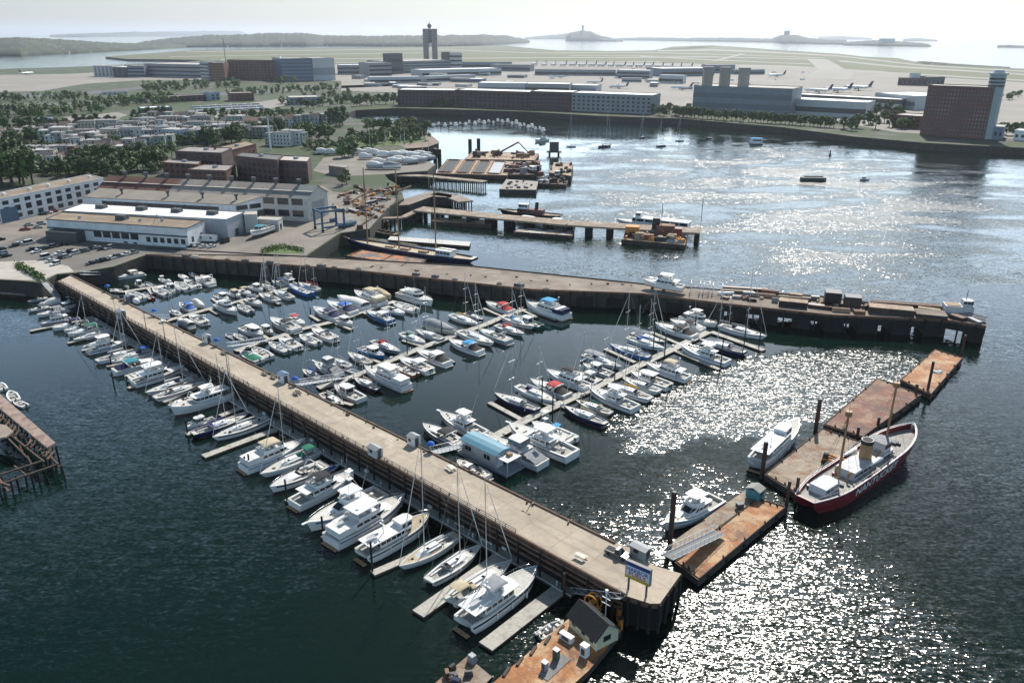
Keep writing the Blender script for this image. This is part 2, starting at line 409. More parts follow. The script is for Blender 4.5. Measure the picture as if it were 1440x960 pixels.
for k_, (pts, hw) in enumerate((([(240, 80), (594, 74.5)], .35), ([(310, 84), (760, 81.5), (1010, 80.5), (1160, 84)], .5), ([(330, 88.3), (930, 87.3)], .5), ([(262, 73), (600, 69.3), (760, 75), (900, 74), (1040, 77.5), (1160, 82)], .4), ([(925, 71.8), (1000, 70.5), (1090, 74.2), (1180, 79), (1300, 92.5), (1440, 100.5), (1700, 112)], .8), ([(900, 79.5), (1000, 84.5), (1140, 90.5)], .5),
    ([(950, 90), (1140, 95)], .6), ([(960, 68.5), (1050, 71.5), (1100, 74)], .3), ([(1180, 86), (1260, 94), (1440, 105), (1700, 118)], 1.0), ([(1170, 99), (1240, 102), (1440, 113.5), (1700, 125)], 1.0), ([(800, 78.5), (900, 78.8), (1010, 80)], .3))): strip('runway', pts, hw, .09 + .012 * k_, taxi, 'pale runway strip crossing the airfield grass')
sheet('runway', [(1136, 84), (1164, 84), (1200, 104), (1196, 112), (1130, 110), (1150, 98)], .3, taxi, 'broad pale taxiway crossing towards the hangars', 'runway')
sheet('runway', [(1000, 86), (1010, 86), (1050, 76), (1040, 76)], .32, taxi, 'diagonal pale taxiway', 'runway')
# ---------------------------------------------------------------- piers, docks
def pier_deck_mat():
    m, nt, b, N, L = nodes_of('pier_concrete')
    a = ramp(nt, noise(nt, .07, 5, .6), [(.32, (.385, .32, .24)), (.68, (.50, .42, .325))])
    st = ramp(nt, noise(nt, .22, 5, .7, dist=1.0), [(.47, 0.0), (.68, .75)])
    a = mixc(nt, st, a, (.3, .26, .21))
    lt = ramp(nt, noise(nt, .12, 4, .7), [(.58, 0.0), (.7, .6)])
    a = mixc(nt, lt, a, (.6, .54, .45))
    v = N('ShaderNodeTexVoronoi'); v.feature = 'DISTANCE_TO_EDGE'; v.inputs['Scale'].default_value = .13
    tc = N('ShaderNodeTexCoord'); mp = N('ShaderNodeVectorMath'); mp.operation = 'ADD'
    nz = N('ShaderNodeTexNoise'); nz.inputs['Scale'].default_value = .3; nz.inputs['Detail'].default_value = 4
    L(tc.outputs['Object'], nz.inputs['Vector'])
    s2 = N('ShaderNodeVectorMath'); s2.operation = 'SCALE'; s2.inputs['Scale'].default_value = 5; L(nz.outputs['Color'], s2.inputs[0])
    L(tc.outputs['Object'], mp.inputs[0]); L(s2.outputs[0], mp.inputs[1]); L(mp.outputs[0], v.inputs['Vector'])
    cr = ramp(nt, v.outputs['Distance'], [(.0, .45), (.012, 0.0)])
    a = mixc(nt, cr, a, (.2, .17, .13))
    rt = N('ShaderNodeMapping'); rt.inputs['Rotation'].default_value = (0, 0, -math.atan2(U.y, U.x)); L(tc.outputs['Object'], rt.inputs[0])
    br = N('ShaderNodeTexBrick'); br.offset = 0; br.inputs['Scale'].default_value = 1; br.inputs['Brick Width'].default_value = 8.4; br.inputs['Row Height'].default_value = 7.3; br.inputs['Mortar Size'].default_value = .07; br.inputs['Mortar Smooth'].default_value = .3
    br.inputs['Color1'].default_value = (.88, .88, .88, 1); br.inputs['Color2'].default_value = (1.06, 1.06, 1.06, 1); br.inputs['Mortar'].default_value = (.62, .6, .58, 1); L(rt.outputs[0], br.inputs['Vector'])
    a = mixc(nt, .8, a, br.outputs['Color'], 'MULTIPLY')
    tk = ramp(nt, noise(nt, .5, 4, .7, rt.outputs[0], (.06, 1, 1)), [(.56, 0.0), (.68, .4)]); a = mixc(nt, tk, a, (.22, .185, .15))
    L(a, b.inputs['Base Color']); b.inputs['Roughness'].default_value = .9
    return m
A0, A1 = (Vector((*W2(x_, y_, 6.5), 0)) for x_, y_ in ((80, 396), (877, 837))); U = (A1 - A0).normalized()
pierm = pier_deck_mat()
oldpier = matte('old_pier_asphalt', (.21, .17, .135), .9, .25, .12, col2=(.3, .25, .2), thr=(.5, .66), scale2=.09)
def rust_mat(name, c1, c2, c3, t1=(.46, .58), t2=(.52, .66), s=.16):
    m, nt, b, N, L = nodes_of(name)
    a = ramp(nt, noise(nt, .5, 5, .65), [(.3, tuple(x * .7 for x in c1)), (.7, tuple(x * 1.25 for x in c1))])
    a = mixc(nt, ramp(nt, noise(nt, s, 6, .7, dist=.8), [(t1[0], 0.0), (t1[1], 1.0)]), a, c2)
    sh = N('ShaderNodeTexCoord'); mp = N('ShaderNodeMapping'); mp.inputs['Location'].default_value = (31, 17, 5); L(sh.outputs['Object'], mp.inputs[0])
    a = mixc(nt, ramp(nt, noise(nt, s * 1.7, 6, .7, mp.outputs[0], dist=.6), [(t2[0], 0.0), (t2[1], .9)]), a, c3)
    f = ramp(nt, noise(nt, 2.2, 3, .6), [(.3, .75), (.65, 1.08)])
    rt = N('ShaderNodeMapping'); rt.inputs['Rotation'].default_value = (0, 0, .78); L(sh.outputs['Object'], rt.inputs[0])
    br = N('ShaderNodeTexBrick'); br.inputs['Scale'].default_value = 1; br.inputs['Brick Width'].default_value = 6; br.inputs['Row Height'].default_value = 2.2; br.inputs['Mortar Size'].default_value = .05
    br.inputs['Color1'].default_value = (.78, .8, .82, 1); br.inputs['Color2'].default_value = (1.12, 1.1, 1.08, 1); br.inputs['Mortar'].default_value = (.55, .5, .48, 1); L(rt.outputs[0], br.inputs['Vector'])
    a = mixc(nt, .75, a, br.outputs['Color'], 'MULTIPLY')
    L(mixc(nt, 1.0, a, f, 'MULTIPLY'), b.inputs['Base Color']); b.inputs['Roughness'].default_value = .8
    return m
rustA = rust_mat('rusty_orange_deck', (.37, .155, .055), (.48, .32, .18), (.19, .085, .045), (.44, .56), (.54, .64), .13)
rustB = rust_mat('rusty_red_deck', (.2, .075, .042), (.3, .19, .12), (.11, .065, .05), (.46, .58), (.5, .62), .13)
rustC = rust_mat('grey_rusty_deck', (.31, .25, .185), (.22, .11, .055), (.38, .32, .25), (.46, .6))
rustD = rust_mat('dark_barge_steel', (.06, .045, .038), (.10, .05, .03), (.045, .04, .04))
rustE = rust_mat('tan_barge_deck', (.36, .25, .16), (.44, .34, .23), (.2, .12, .08))
def offset_line(a, b, t): return (a[0] + (b[0] - a[0]) * t, a[1] + (b[1] - a[1]) * t)
def V2(a): return Vector((a[0], a[1], 0))
# --- the long marina pier
ZP = 6.5
A0, A1 = V2(W2(80, 396, ZP)), V2(W2(877, 837, ZP))     # outer edge, shore to sea
B0, B1 = V2(W2(100, 387, ZP)), V2(W2(866, 763, ZP))     # inner edge
U = (A1 - A0).normalized(); NRM = Vector((-U.y, U.x, 0))   # along the pier; across it, pointing towards the basin
if (B0 - A0).dot(NRM) < 0: NRM = -NRM
END = [W2(883, 838, ZP), W2(914, 848, ZP), W2(928, 848, ZP), W2(958, 806, ZP), W2(918, 794, ZP), W2(893, 772, ZP)]
pier = thing('marina_pier', 'long pale concrete pier on dark piles down the middle of the marina', 'pier', (*A0.xy, 0))
def rel(p, o): return (p[0] - o[0], p[1] - o[1])
pm = MB(); pm.prism([rel(p, A0) for p in [A0.xy, A1.xy] + END + [B1.xy, B0.xy]], ZP - 1.1, ZP, 1, 0)
pm.build('deck', [pierm, fender_t], pier)
plen = (A1 - A0).length
def along(o, n, s, z): p = o + U * s; return (p.x - A0.x, p.y - A0.y, z)
for (e0, e1, side) in ((A0, A1, -1), (B0, B1, 1)):
    ln = (e1 - e0).length; d = (e1 - e0).normalized()
    k = MB(); a, b_ = e0 - A0 - NRM * side * .25, e1 - A0 - NRM * side * .25
    k.bar((a.x, a.y, ZP + .32), (b_.x, b_.y, ZP + .32), .4, .325); k.build('kerb_timber', fender_t, pier)
    q = MB(); a, b_ = e0 - A0 + NRM * side * .18, e1 - A0 + NRM * side * .18
    for zz in (ZP - .25, ZP - 1.5, ZP - 2.9): q.bar((a.x, a.y, zz), (b_.x, b_.y, zz), .32, .4)
    q.build('fender_wale', fender_t, pier)
    for i in range(48):
        s = 2 + i * (ln - 4) / 47
        pp = e0 - A0 + d * s + NRM * side * .42
        c = MB(); cyl(c, pp.x, pp.y, -2, ZP - .4 + R.uniform(-.3, .3), .24, 7); c.build('pile', piles, pier)
    # dark timber bents behind the fender piles
    g = MB(); pp = e0 - A0 - NRM * side * 1.2; p2 = e1 - A0 - NRM * side * 1.2
    g.bar((pp.x, pp.y, ZP - 1.12), (p2.x, p2.y, ZP - 1.12), .3, 7.5); g.build('sheet_piling', piles, pier)
# railing along the outer edge, post and two rails
rail = thing('pier_railing', 'low dark railing along the outer edge of the long pale pier', 'railing', (*A0.xy, ZP))
for i in range(0, 90):
    s = 3 + i * (plen - 30) / 89; p = U * s + NRM * .55
    c = MB(); c.box(p.x, p.y, 0, .14, .14, 1.15); c.build('post', darkwall, rail)
for zz in (1.12, .62):
    c = MB(); p, q = U * 3 + NRM * .55, U * (plen - 27) + NRM * .55
    c.bar((p.x, p.y, zz), (q.x, q.y, zz), .1, .12); c.build('rail', darkwall, rail)
# darker drips and tyres hung under the end platform
for i, (x, y) in enumerate(((884, 838), (899, 843), (914, 848), (928, 848), (938, 834), (948, 820), (957, 806))):
    p = W2(x, y, ZP); c = MB(); cyl(c, p[0] - A0.x, p[1] - A0.y, -2, ZP - .35, .32, 8); c.build('pile', piles, pier)
c = MB(); pts = [rel(p, A0) for p in [W2(884, 838, ZP), W2(914, 847, ZP), W2(927, 847, ZP), W2(957, 806, ZP), W2(917, 795, ZP)]]
cx = sum(p[0] for p in pts) / 5; cy = sum(p[1] for p in pts) / 5
c.prism([(cx + (p[0] - cx) * .9, cy + (p[1] - cy) * .9) for p in pts], -1, ZP - 1.12); c.build('crib_wall', piles, pier)
# --- the old long pier along the far side of the basin
N0 = [(205, 358), (480, 378), (747, 407), (903, 413), (1020, 427), (1167, 443), (1330, 450), (1387, 459)]
F0 = [(1386, 455), (1335, 436), (1220, 426), (1153, 417), (1010, 408), (907, 400), (667, 375), (480, 364), (205, 349)]
old = thing('old_pier', 'long dark stone and timber pier strewn with scrap across the basin', 'pier', (*W2(205, 358, ZP), 0))
o0 = W2(205, 358, ZP)
pm = MB(); pm.prism([rel(W2(*p, ZP), o0) for p in N0 + F0], ZP - .7, ZP, 1, 0); pm.build('deck', [oldpier, fender_t], old)
near = [V2(W2(*p, ZP)) for p in N0]
def poly_at(poly, s):
    for a, b in zip(poly, poly[1:]):
        l = (b - a).length
        if s <= l: return a + (b - a) * (s / l), (b - a).normalized()
        s -= l
    return poly[-1].copy(), (poly[-1] - poly[-2]).normalized()
nl = sum((b - a).length for a, b in zip(near, near[1:]))
wl = MB()
ctr = [(p + V2(W2(*q, ZP))) / 2 for p, q in zip(near, [F0[-1], F0[-2], (747, 386), (905, 401), (1020, 409), (1167, 421), (1330, 438), (1386, 456)])]
inn = [p + (q - p) * .10 for p, q in zip(near, ctr)]; inf = [p + (q - p) * 1.9 for p, q in zip(near, ctr)]
wl.prism([(p.x - o0[0], p.y - o0[1]) for p in inn[:5] + inf[:5][::-1]], -2, ZP - .72); wl.build('stone_wall', stone, old)
wl = MB()
wl.prism([(p.x - o0[0], p.y - o0[1]) for p in inn[4:] + inf[4:][::-1]], 3.2, ZP - .72); wl.build('timber_wall', piles, old)
for i in range(64):
    p, d = poly_at(near, 3 + i * (nl - 6) / 63)
    n = Vector((d.y, -d.x, 0)); p = p + n * .3
    c = MB(); cyl(c, p.x - o0[0], p.y - o0[1], -2, ZP - .1 + R.uniform(-.5, .15), .3, 7); c.build('pile', piles, old)
for i in range(15):   # cribs holding up the seaward half
    p, d = poly_at(near, nl * .52 + i * nl * .47 / 14)
    n = Vector((-d.y, d.x, 0)); p = p + n * 6
    c = MB(); c.box(p.x - o0[0], p.y - o0[1], -2, 6.5, 11, 6.2, math.atan2(d.y, d.x)); c.build('crib', piles, old)
c = MB()
for a, b in zip(near, near[1:]):
    c.bar((a.x - o0[0], a.y - o0[1], ZP + .3), (b.x - o0[0], b.y - o0[1], ZP + .3), .5, .31)
c.build('kerb_timber', fender_t, old)
c = MB(); far = [V2(W2(*p, ZP)) for p in F0]
for a, b in zip(far, far[1:]):
    c.bar((a.x - o0[0], a.y - o0[1], ZP + .4), (b.x - o0[0], b.y - o0[1], ZP + .4), .5, .41)
c.build('kerb_timber', piles, old)
# --- trestle piers further up the harbour
def trestle(label, pts, width, n, top, z=4.5, cap=None, walls=False):
    a = V2(W2(*pts[0], z)); t = thing('timber_pier', label, 'pier', (*a.xy, 0))
    line = [V2(W2(*p, z)) - a for p in pts]; ln = sum((q - p).length for p, q in zip(line, line[1:]))
    d = MB()
    for p, q in zip(line, line[1:]): d.bar((p.x, p.y, z), (q.x, q.y, z), width, .9)
    d.build('deck', top, t)
    for i in range(n):
        p, e = poly_at(line, 1.5 + i * (ln - 3) / max(1, n - 1)); nn = Vector((-e.y, e.x, 0)) * (width / 2 - .5)
        for sgn in (-1, 0, 1):
            q = p + nn * sgn; c = MB(); cyl(c, q.x, q.y, -2, z - .95, .38 if cap is None else cap, 6); c.build('pile', piles, t)
    return t
trestle('long timber pier with pale deck and paired dark piles behind the schooner', [(588, 293), (700, 304), (800, 313), (985, 324)], 12, 15, tpier, 5.5, 1.3)
trestle('narrow weathered trestle leading out to the spoil barges', [(538, 245), (600, 247), (682, 255)], 7, 24, tpier, 5)
trestle('broken timber pier end leaning into the inlet, behind the wrecks', [(610, 272), (636, 275), (655, 283)], 10, 9, oldpier, 5)
trestle('derelict pile trestle beside the wrecked hulls', [(527, 307), (566, 305), (590, 294)], 4, 16, tpier, 4.5)
ok = MB(); ok.prism(P([(560, 289), (570, 279), (607, 269), (636, 274), (634, 278), (608, 276), (575, 288)], 5), -1.5, 5, 1, 0)
q = thing('stone_jetty', 'dark stone jetty with a collapsing timber tail', 'jetty', (0, 0, 0)); ok.build('body', [oldpier, stone], q)
# --- floating docks
def dir2(a, b): return (V2(b) - V2(a)).normalized()
VD = dir2(W2(690, 619), W2(990, 469))     # heading of the finger-dock walkways, pier to far side
def dock(label, pts, w, fingers=(), z=.62, fw=1.3, pil=(), off=True):
    a = V2(W2(*pts[0], z)); t = thing('floating_dock', label, 'dock', (*a.xy, 0))
    line = [V2(W2(*p, z)) - a for p in pts]
    for p, q in zip(line, line[1:]):
        d = (q - p).normalized(); L_ = (q - p).length; k = max(1, round(L_ / 12))
        m_ = MB()
        for j in range(k):
            s0, s1 = p + d * (L_ * j / k + .04), p + d * (L_ * (j + 1) / k - .04)
            m_.bar((s0.x, s0.y, z), (s1.x, s1.y, z), w, .12, 0); m_.bar((s0.x, s0.y, z - .13), (s1.x, s1.y, z - .13), w + .1, .5, 1)
        m_.build('walkway', [dockw, docks], t)
    for (p, q, *fwid) in fingers:
        p, q = V2(W2(*p, z)) - a, V2(W2(*q, z)) - a
        m_ = MB(); ww = fwid[0] if fwid else fw
        m_.bar((p.x, p.y, z - .004), (q.x, q.y, z - .004), ww, .12, 0); m_.bar((p.x, p.y, z - .134), (q.x, q.y, z - .134), ww + .1, .5, 1)
        m_.build('finger', [dockw, docks], t)
    for (x, y, h) in pil:
        p = W2(x, y); c = MB(); cyl(c, p[0] - a.x, p[1] - a.y, -1, h, .2, 7); c.build('guide_pile', piles, t)
    # power pedestals and dock boxes
    for p, q in zip(line, line[1:]):
        d = (q - p).normalized(); n = Vector((-d.y, d.x, 0)); L_ = (q - p).length
        for j in range(int(L_ / 9)):
            s = p + d * (4 + j * 9) + n * (w / 2 - .35) * R.choice((-1, 1))
            c = MB()
            if R.random() < .5: c.box(s.x, s.y, z, .28, .28, 1.05, 0, 0, .8, .8)
            else: c.box(s.x, s.y, z, 1.2, .55, .6, math.atan2(d.y, d.x), 0, .94, .8)
            c.build('dock_box', whitep, t)
    return t
dock('floating dock nearest the parking lot, crowded with small open boats', [(166, 411), (250, 398), (284, 393)], 2.2, (((208, 405), (214, 413)), ((236, 400), (230, 393))), pil=((205, 404, 4),))
dock('second floating dock from the shore, with a bend halfway', [(228, 453), (240, 449), (294, 434), (348, 420), (405, 405), (432, 399)], 2.4,
     (((294, 434), (306, 441)), ((338, 424), (352, 432)), ((298, 419), (310, 428)), ((368, 415), (393, 427)), ((385, 410), (368, 402))), pil=((388, 407, 6), (409, 400, 5), (332, 424, 4)))
dock('third floating dock from the shore, ending at the large blue-canopied boats', [(331, 493), (425, 462), (472, 451), (491, 445), (511, 437), (556, 423)], 2.6,
     (((425, 462), (410, 455)), ((472, 454), (494, 463)), ((510, 438), (530, 450)), ((449, 451), (436, 443)), ((402, 470), (420, 486)), ((446, 458), (462, 474)), ((380, 478), (366, 468))), pil=((487, 445, 6), (560, 415, 8), (437, 443, 3)))
dock('fourth floating dock from the shore, packed with sailboats and cruisers', [(447, 545), (475, 537), (510, 524), (541, 510), (596, 487), (642, 470), (685, 455), (710, 444), (738, 434)], 2.8,
     (((596, 487), (566, 478)), ((640, 468), (610, 456)), ((666, 457), (636, 446)), ((707, 445), (680, 433)), ((622, 500), (638, 509)), ((652, 480), (680, 491)), ((482, 565), (496, 569)), ((735, 436), (756, 446)), ((575, 517), (592, 525)), ((700, 468), (718, 476)), ((540, 512), (520, 503)), ((738, 434), (782, 449))),
     pil=((573, 500, 6), (621, 470, 5), (720, 432, 7), (737, 430, 7)))
dock('last and longest floating dock, with the blue-roofed houseboat at its foot', [(677, 623), (743, 588), (830, 547), (920, 503), (996, 466)], 3.0,
     (((735, 590), (688, 565), 1.6), ((893, 509), (851, 490), 1.6), ((957, 484), (915, 466), 1.6), ((948, 492), (1012, 519), 1.6), ((1000, 466), (1074, 492), 2.4), ((790, 570), (850, 600), 1.2), ((780, 572), (730, 553), 1.2), ((875, 528), (912, 545), 1.2), ((690, 614), (672, 606), 4.5), ((752, 592), (808, 622), 1.6)),
     pil=((762, 571, 9), (777, 582, 6), (864, 540, 8), (934, 506, 9), (977, 466, 6), (1046, 487, 13), (1067, 490, 10), (1013, 519, 11), (918, 500, 9)))
# --- outer float along the seaward side of the pier
oa, ob = V2(W2(118, 447, .6)), V2(W2(803, 838, .6))
t = thing('floating_dock', 'long grey float moored along the outer face of the pale pier', 'dock', (*oa.xy, 0))
d = (ob - oa).normalized(); n = Vector((-d.y, d.x, 0)); n = n if n.dot(NRM) > 0 else -n
ln = (ob - oa).length
m_ = MB()
for j in range(24):
    s0, s1 = d * (ln * j / 24 + .05) + n * 1.5, d * (ln * (j + 1) / 24 - .05) + n * 1.5
    m_.bar((s0.x, s0.y, .62), (s1.x, s1.y, .62), 3.0, .12, 0); m_.bar((s0.x, s0.y, .49), (s1.x, s1.y, .49), 3.1, .5, 1)
m_.build('walkway', [dockw, docks], t)
m_ = MB(); m_.bar((0, 0, .75), (d.x * ln, d.y * ln, .75), .22, .13); m_.build('edge_board', whitep, t)
for (p, q, ww) in (((388, 603), (286, 641), 2.3), ((705, 780), (588, 862), 3.0), ((786, 828), (683, 908), 3.2), ((561, 706), (534, 757), 1.6), ((486, 660), (403, 704), 1.6), ((648, 752), (524, 805), 1.8), ((556, 708), (454, 756), 1.6), ((165, 465), (95, 482), 1.4),
                   ((196, 482), (115, 492), 1.4), ((225, 498), (150, 515), 1.4), ((258, 518), (180, 545), 1.4), ((292, 538), (230, 565), 1.4), ((350, 578), (262, 610), 1.8), ((120, 449), (42, 465), 1.4), ((345, 570), (310, 584), 2)):
    p, q = V2(W2(*p, .62)) - oa, V2(W2(*q, .62)) - oa
    m_ = MB(); m_.bar((p.x, p.y, .612), (q.x, q.y, .612), ww, .12, 0); m_.bar((p.x, p.y, .482), (q.x, q.y, .482), ww + .1, .55, 1); m_.build('finger', [dockw, docks], t)
for (x, y, h) in ((455, 757, 5.5), (524, 806, 7.5), (404, 706, 6), (157, 515, 3.5), (264, 611, 4.5), (352, 664, 5), (160, 540, 4), (346, 662, 4)):
    p = W2(x, y); c = MB(); cyl(c, p[0] - oa.x, p[1] - oa.y, -1, h, .22, 7); c.build('guide_pile', piles, t)
for j in range(30):
    s = d * (6 + j * (ln - 10) / 29) + n * (.6 if j % 3 else 2.3)
    c = MB()
    if j % 3: cyl(c, s.x, s.y, .62, 1.75, .14, 6)
    else: c.box(s.x, s.y, .62, 1.3, .6, .62, math.atan2(d.y, d.x), 0, .94, .8)
    c.build('dock_box', whitep, t)
lf = dock('low grey float under the sea wall at the shore end', [(-30, 409), (66, 414)], 3.2)
# ---------------------------------------------------------------- boats
HB = {}
def hull(parent, L, B, fb, kind='power', mh=gel, mb_=boot_b, md=deckw, cock=None, flare=1.0, rise=.4, stern=None, name='hull', msole=sole, bs=.6):
    """one continuous hull; x forward, waterline at z=0; cock = (t0, t1, depth) ranges with a lowered sole"""
    def hb(t):
        if kind == 'sail':
            s = .60 if stern is None else stern
            return B / 2 * ((s + (1 - s) * math.sin(math.pi / 2 * t / .45)) if t < .45 else max(.012, 1 - ((t - .45) / .55) ** 2.1))
        if kind == 'ship':
            s = .55 if stern is None else stern
            return B / 2 * ((s + (1 - s) * math.sin(math.pi / 2 * t / .25)) if t < .25 else 1 if t < bs else max(.015, (1 - ((t - bs) / (1 - bs)) ** (2.4 if bs < .65 else 2.2)) ** (1 if bs < .65 else .8)))
        s = .88 if stern is None else stern
        return B / 2 * ((s + (1 - s) * math.sin(math.pi / 2 * t / .4)) if t < .4 else max(.02, 1 - ((t - .4) / .6) ** 2.6))
    cock = cock or []
    ts = [0, .04, .1, .18, .26, .34, .42, .5, .58, .66, .74, .82, .88, .93, .97, 1.0]
    if kind == 'ship': ts = [0, .02, .05, .09, .14] + [x for x in ts if x > .15]
    for a, b, _ in cock: ts += [a, a + .001, b, b + .001]
    ts = sorted(set(ts))
    g = min(.22, B * .07); rings = []
    for t in ts:
        h = hb(t); zs = fb * (1 + rise * t ** 2.2 + (.12 * (1 - t) ** 3 if kind != 'power' else 0))
        zd = zs - .07; inner = max(h - g, h * .35)
        for a, b, dep in cock:
            if a + .0005 <= t <= b + .0005: zd = zs - dep; inner = max(h - g * 1.9, h * .3)
        x = -L / 2 + t * L
        over = L * (.05 if kind != 'sail' else .09) * t ** 5
        so = L * .06 * (1 - t) ** 6 if kind in ('sail', 'ship') else 0
        xw = x - over + so; xk = x - over * 1.5 + so * 1.6
        wl = h * (.93 - .38 * t ** 3 * flare)
        half = [(xk, 0.0, -.5), (xk, wl * .85, -.25), (xw, wl, .0), (xw, wl * 1.01, .14), (x - over * .35, h * .99 if t < .9 else (wl + h) / 2, zs * .62), (x, h, zs), (x, inner, zs + .005), (x, inner, zd), (x, inner * .5, zd + (.03 if zs - zd < .2 else 0)), (x, 0.0, zd + (.045 if zs - zd < .2 else 0))]
        full = half + [(p[0], -p[1], p[2]) for p in half[-2:0:-1]]
        rings.append(full)
    n = len(rings[0])
    ms = []
    for j in range(n):
        k = j if j < 9 else n - 1 - j
        ms.append(1 if k <= 2 else 0 if k <= 6 else 2)
    mb = MB(); mb.loft(rings, 0, True, True, False, False, ms)
    # lowered soles take their own material
    if cock:
        for fi, f in enumerate(mb.f):
            if mb.m[fi] == 2:
                c = [mb.v[i] for i in f]; xm = sum(p[0] for p in c) / len(c); t = (xm + L / 2) / L
                for a, b, dep in cock:
                    if a <= t <= b + .001 and dep > .2: mb.m[fi] = 3
    o = mb.build(name, [mh, mb_, md, msole], parent); HB[parent.name] = (hb, L, fb, rise, o)
    return hb
def house_rings(x0, x1, w, z0, h, fr, br, tuck, nose, nsq=.55):
    def ring(z, k):
        a, b, ww = x0 + br * k, x1 - fr * k, w / 2 - tuck * k
        nn = nose * (b - a)
        return [(a, -ww, z), (b - nn, -ww, z), (b, -ww * nsq, z), (b, ww * nsq, z), (b - nn, ww, z), (a, ww, z)]
    return ring(z0, 0), ring(z0 + h, 1)
def panel(mb, lo, hi, i, u0, u1, v0, v1, off=.03, n=None):
    n = len(lo) if n is None else n; j = (i + 1) % n
    A, Bq, Cq, D = (Vector(lo[i]), Vector(lo[j]), Vector(hi[j]), Vector(hi[i]))
    nor = (Bq - A).cross(D - A).normalized() * off
    q = lambda u, v: (A * (1 - u) + Bq * u) * (1 - v) + (D * (1 - u) + Cq * u) * v + nor
    pts = [q(u0, v0), q(u1, v0), q(u1, v1), q(u0, v1)]
    inn = [p - nor * 1.6 for p in pts]
    mb.add(pts + inn, [(0, 1, 2, 3), (0, 4, 5, 1), (1, 5, 6, 2), (2, 6, 7, 3), (3, 7, 4, 0)], 0)
def deckhouse(parent, name, x0, x1, w, z0, h, mat, roof=None, fr=.5, br=.1, tuck=.12, nose=.25, win=(.42, .86), front=True, side=2, g=glass, over=0.0, aft=False):
    lo, hi = house_rings(x0, x1, w, z0, h, fr, br, tuck, nose)
    mb = MB(); mb.loft([lo, hi], 0, True, False, True)
    body = mb.build(name, [mat], parent)
    if win:
        for i in (0, 4):
            for k in range(side):
                m = MB(); u0, u1 = (k + .08) / side, (k + .92) / side
                if i == 4: u0, u1 = 1 - u1, 1 - u0
                panel(m, lo, hi, i, u0, u1, *win); m.build('window', g, body)
        if front:
            m = MB()
            for i in (1, 2, 3): panel(m, lo, hi, i, .04, .96, win[0] - .08, win[1] + .03)
            m.build('windshield', g, body)
        if aft:
            m = MB(); panel(m, lo, hi, 5, .1, .9, .1, win[1]); m.build('cabin_door', g, body)
    if roof is not None:
        m = MB(); r0 = [(p[0] + (over if k in (2, 3) else -over * 1.4 if k in (0, 5) else 0), p[1] * (1 + .06), hi[0][2] + .003) for k, p in enumerate(hi)]
        m.loft([r0, [(p[0] * .99 + (r0[0][0] + r0[2][0]) * .005, p[1] * .94, p[2] + .13) for p in r0]], 0, True, True, True)
        m.build('hardtop', roof, parent)
    return hi
def bimini(parent, x, z, l, w, h, mat, name='bimini', poles=True):
    m = MB(); rings = []
    for k in range(6):
        u = k / 5; zz = z + h + .18 * math.sin(math.pi * u) - .05
        rings.append([(x - l / 2 + u * l, yy * w / 2, zz - .16 * abs(yy) ** 2.2 - dz) for dz in (0, .05) for yy in ((-1, -.6, 0, .6, 1) if dz == 0 else (1, .6, 0, -.6, -1))])
    m.loft(rings, 0, True, True, True, True)
    o = m.build(name, mat, parent)
    if poles:
        p = MB()
        for sx in (-1, 1):
            for sy in (-1, 1): p.tube([(x + sx * l * .1, sy * w / 2, z), (x + sx * l * .46, sy * w * .49, z + h - .2)], .03, 4)
        p.build('canopy_frame', steel, o)
    return o
def bow_rail(parent, L, hb, fb, rise, t0=.45, h=.6):
    m = MB(); pts = []
    for sgn in (1, -1):
        rng = [t0 + (1 - t0) * k / 6 for k in range(7)]
        pts += [(-L / 2 + t * L - .05, sgn * max(0, hb(t) - .1), fb * (1 + rise * t ** 2.2) + h) for t in (rng if sgn > 0 else rng[::-1])]
    m.tube(pts, .028, 4)
    for p in pts[::2]: m.tube([p, (p[0], p[1] * 1.02, p[2] - h)], .022, 4)
    m.build('bow_rail', steel, parent)
def outboard(parent, x, y, z, s=1.0):
    m = MB(); m.box(x - .25 * s, y, z + .1, .62 * s, .42 * s, .5 * s, 0, 0, .8, .8); m.box(x - .3 * s, y, z - .7, .22 * s, .16 * s, .85 * s)
    m.build('outboard_motor', motorb, parent)
def hatch(parent, x, y, z, s=.5, mat=glass):
    m = MB(); m.box(x, y, z, s, s, .07, 0, 0, .9, .9); m.build('hatch', mat, parent)
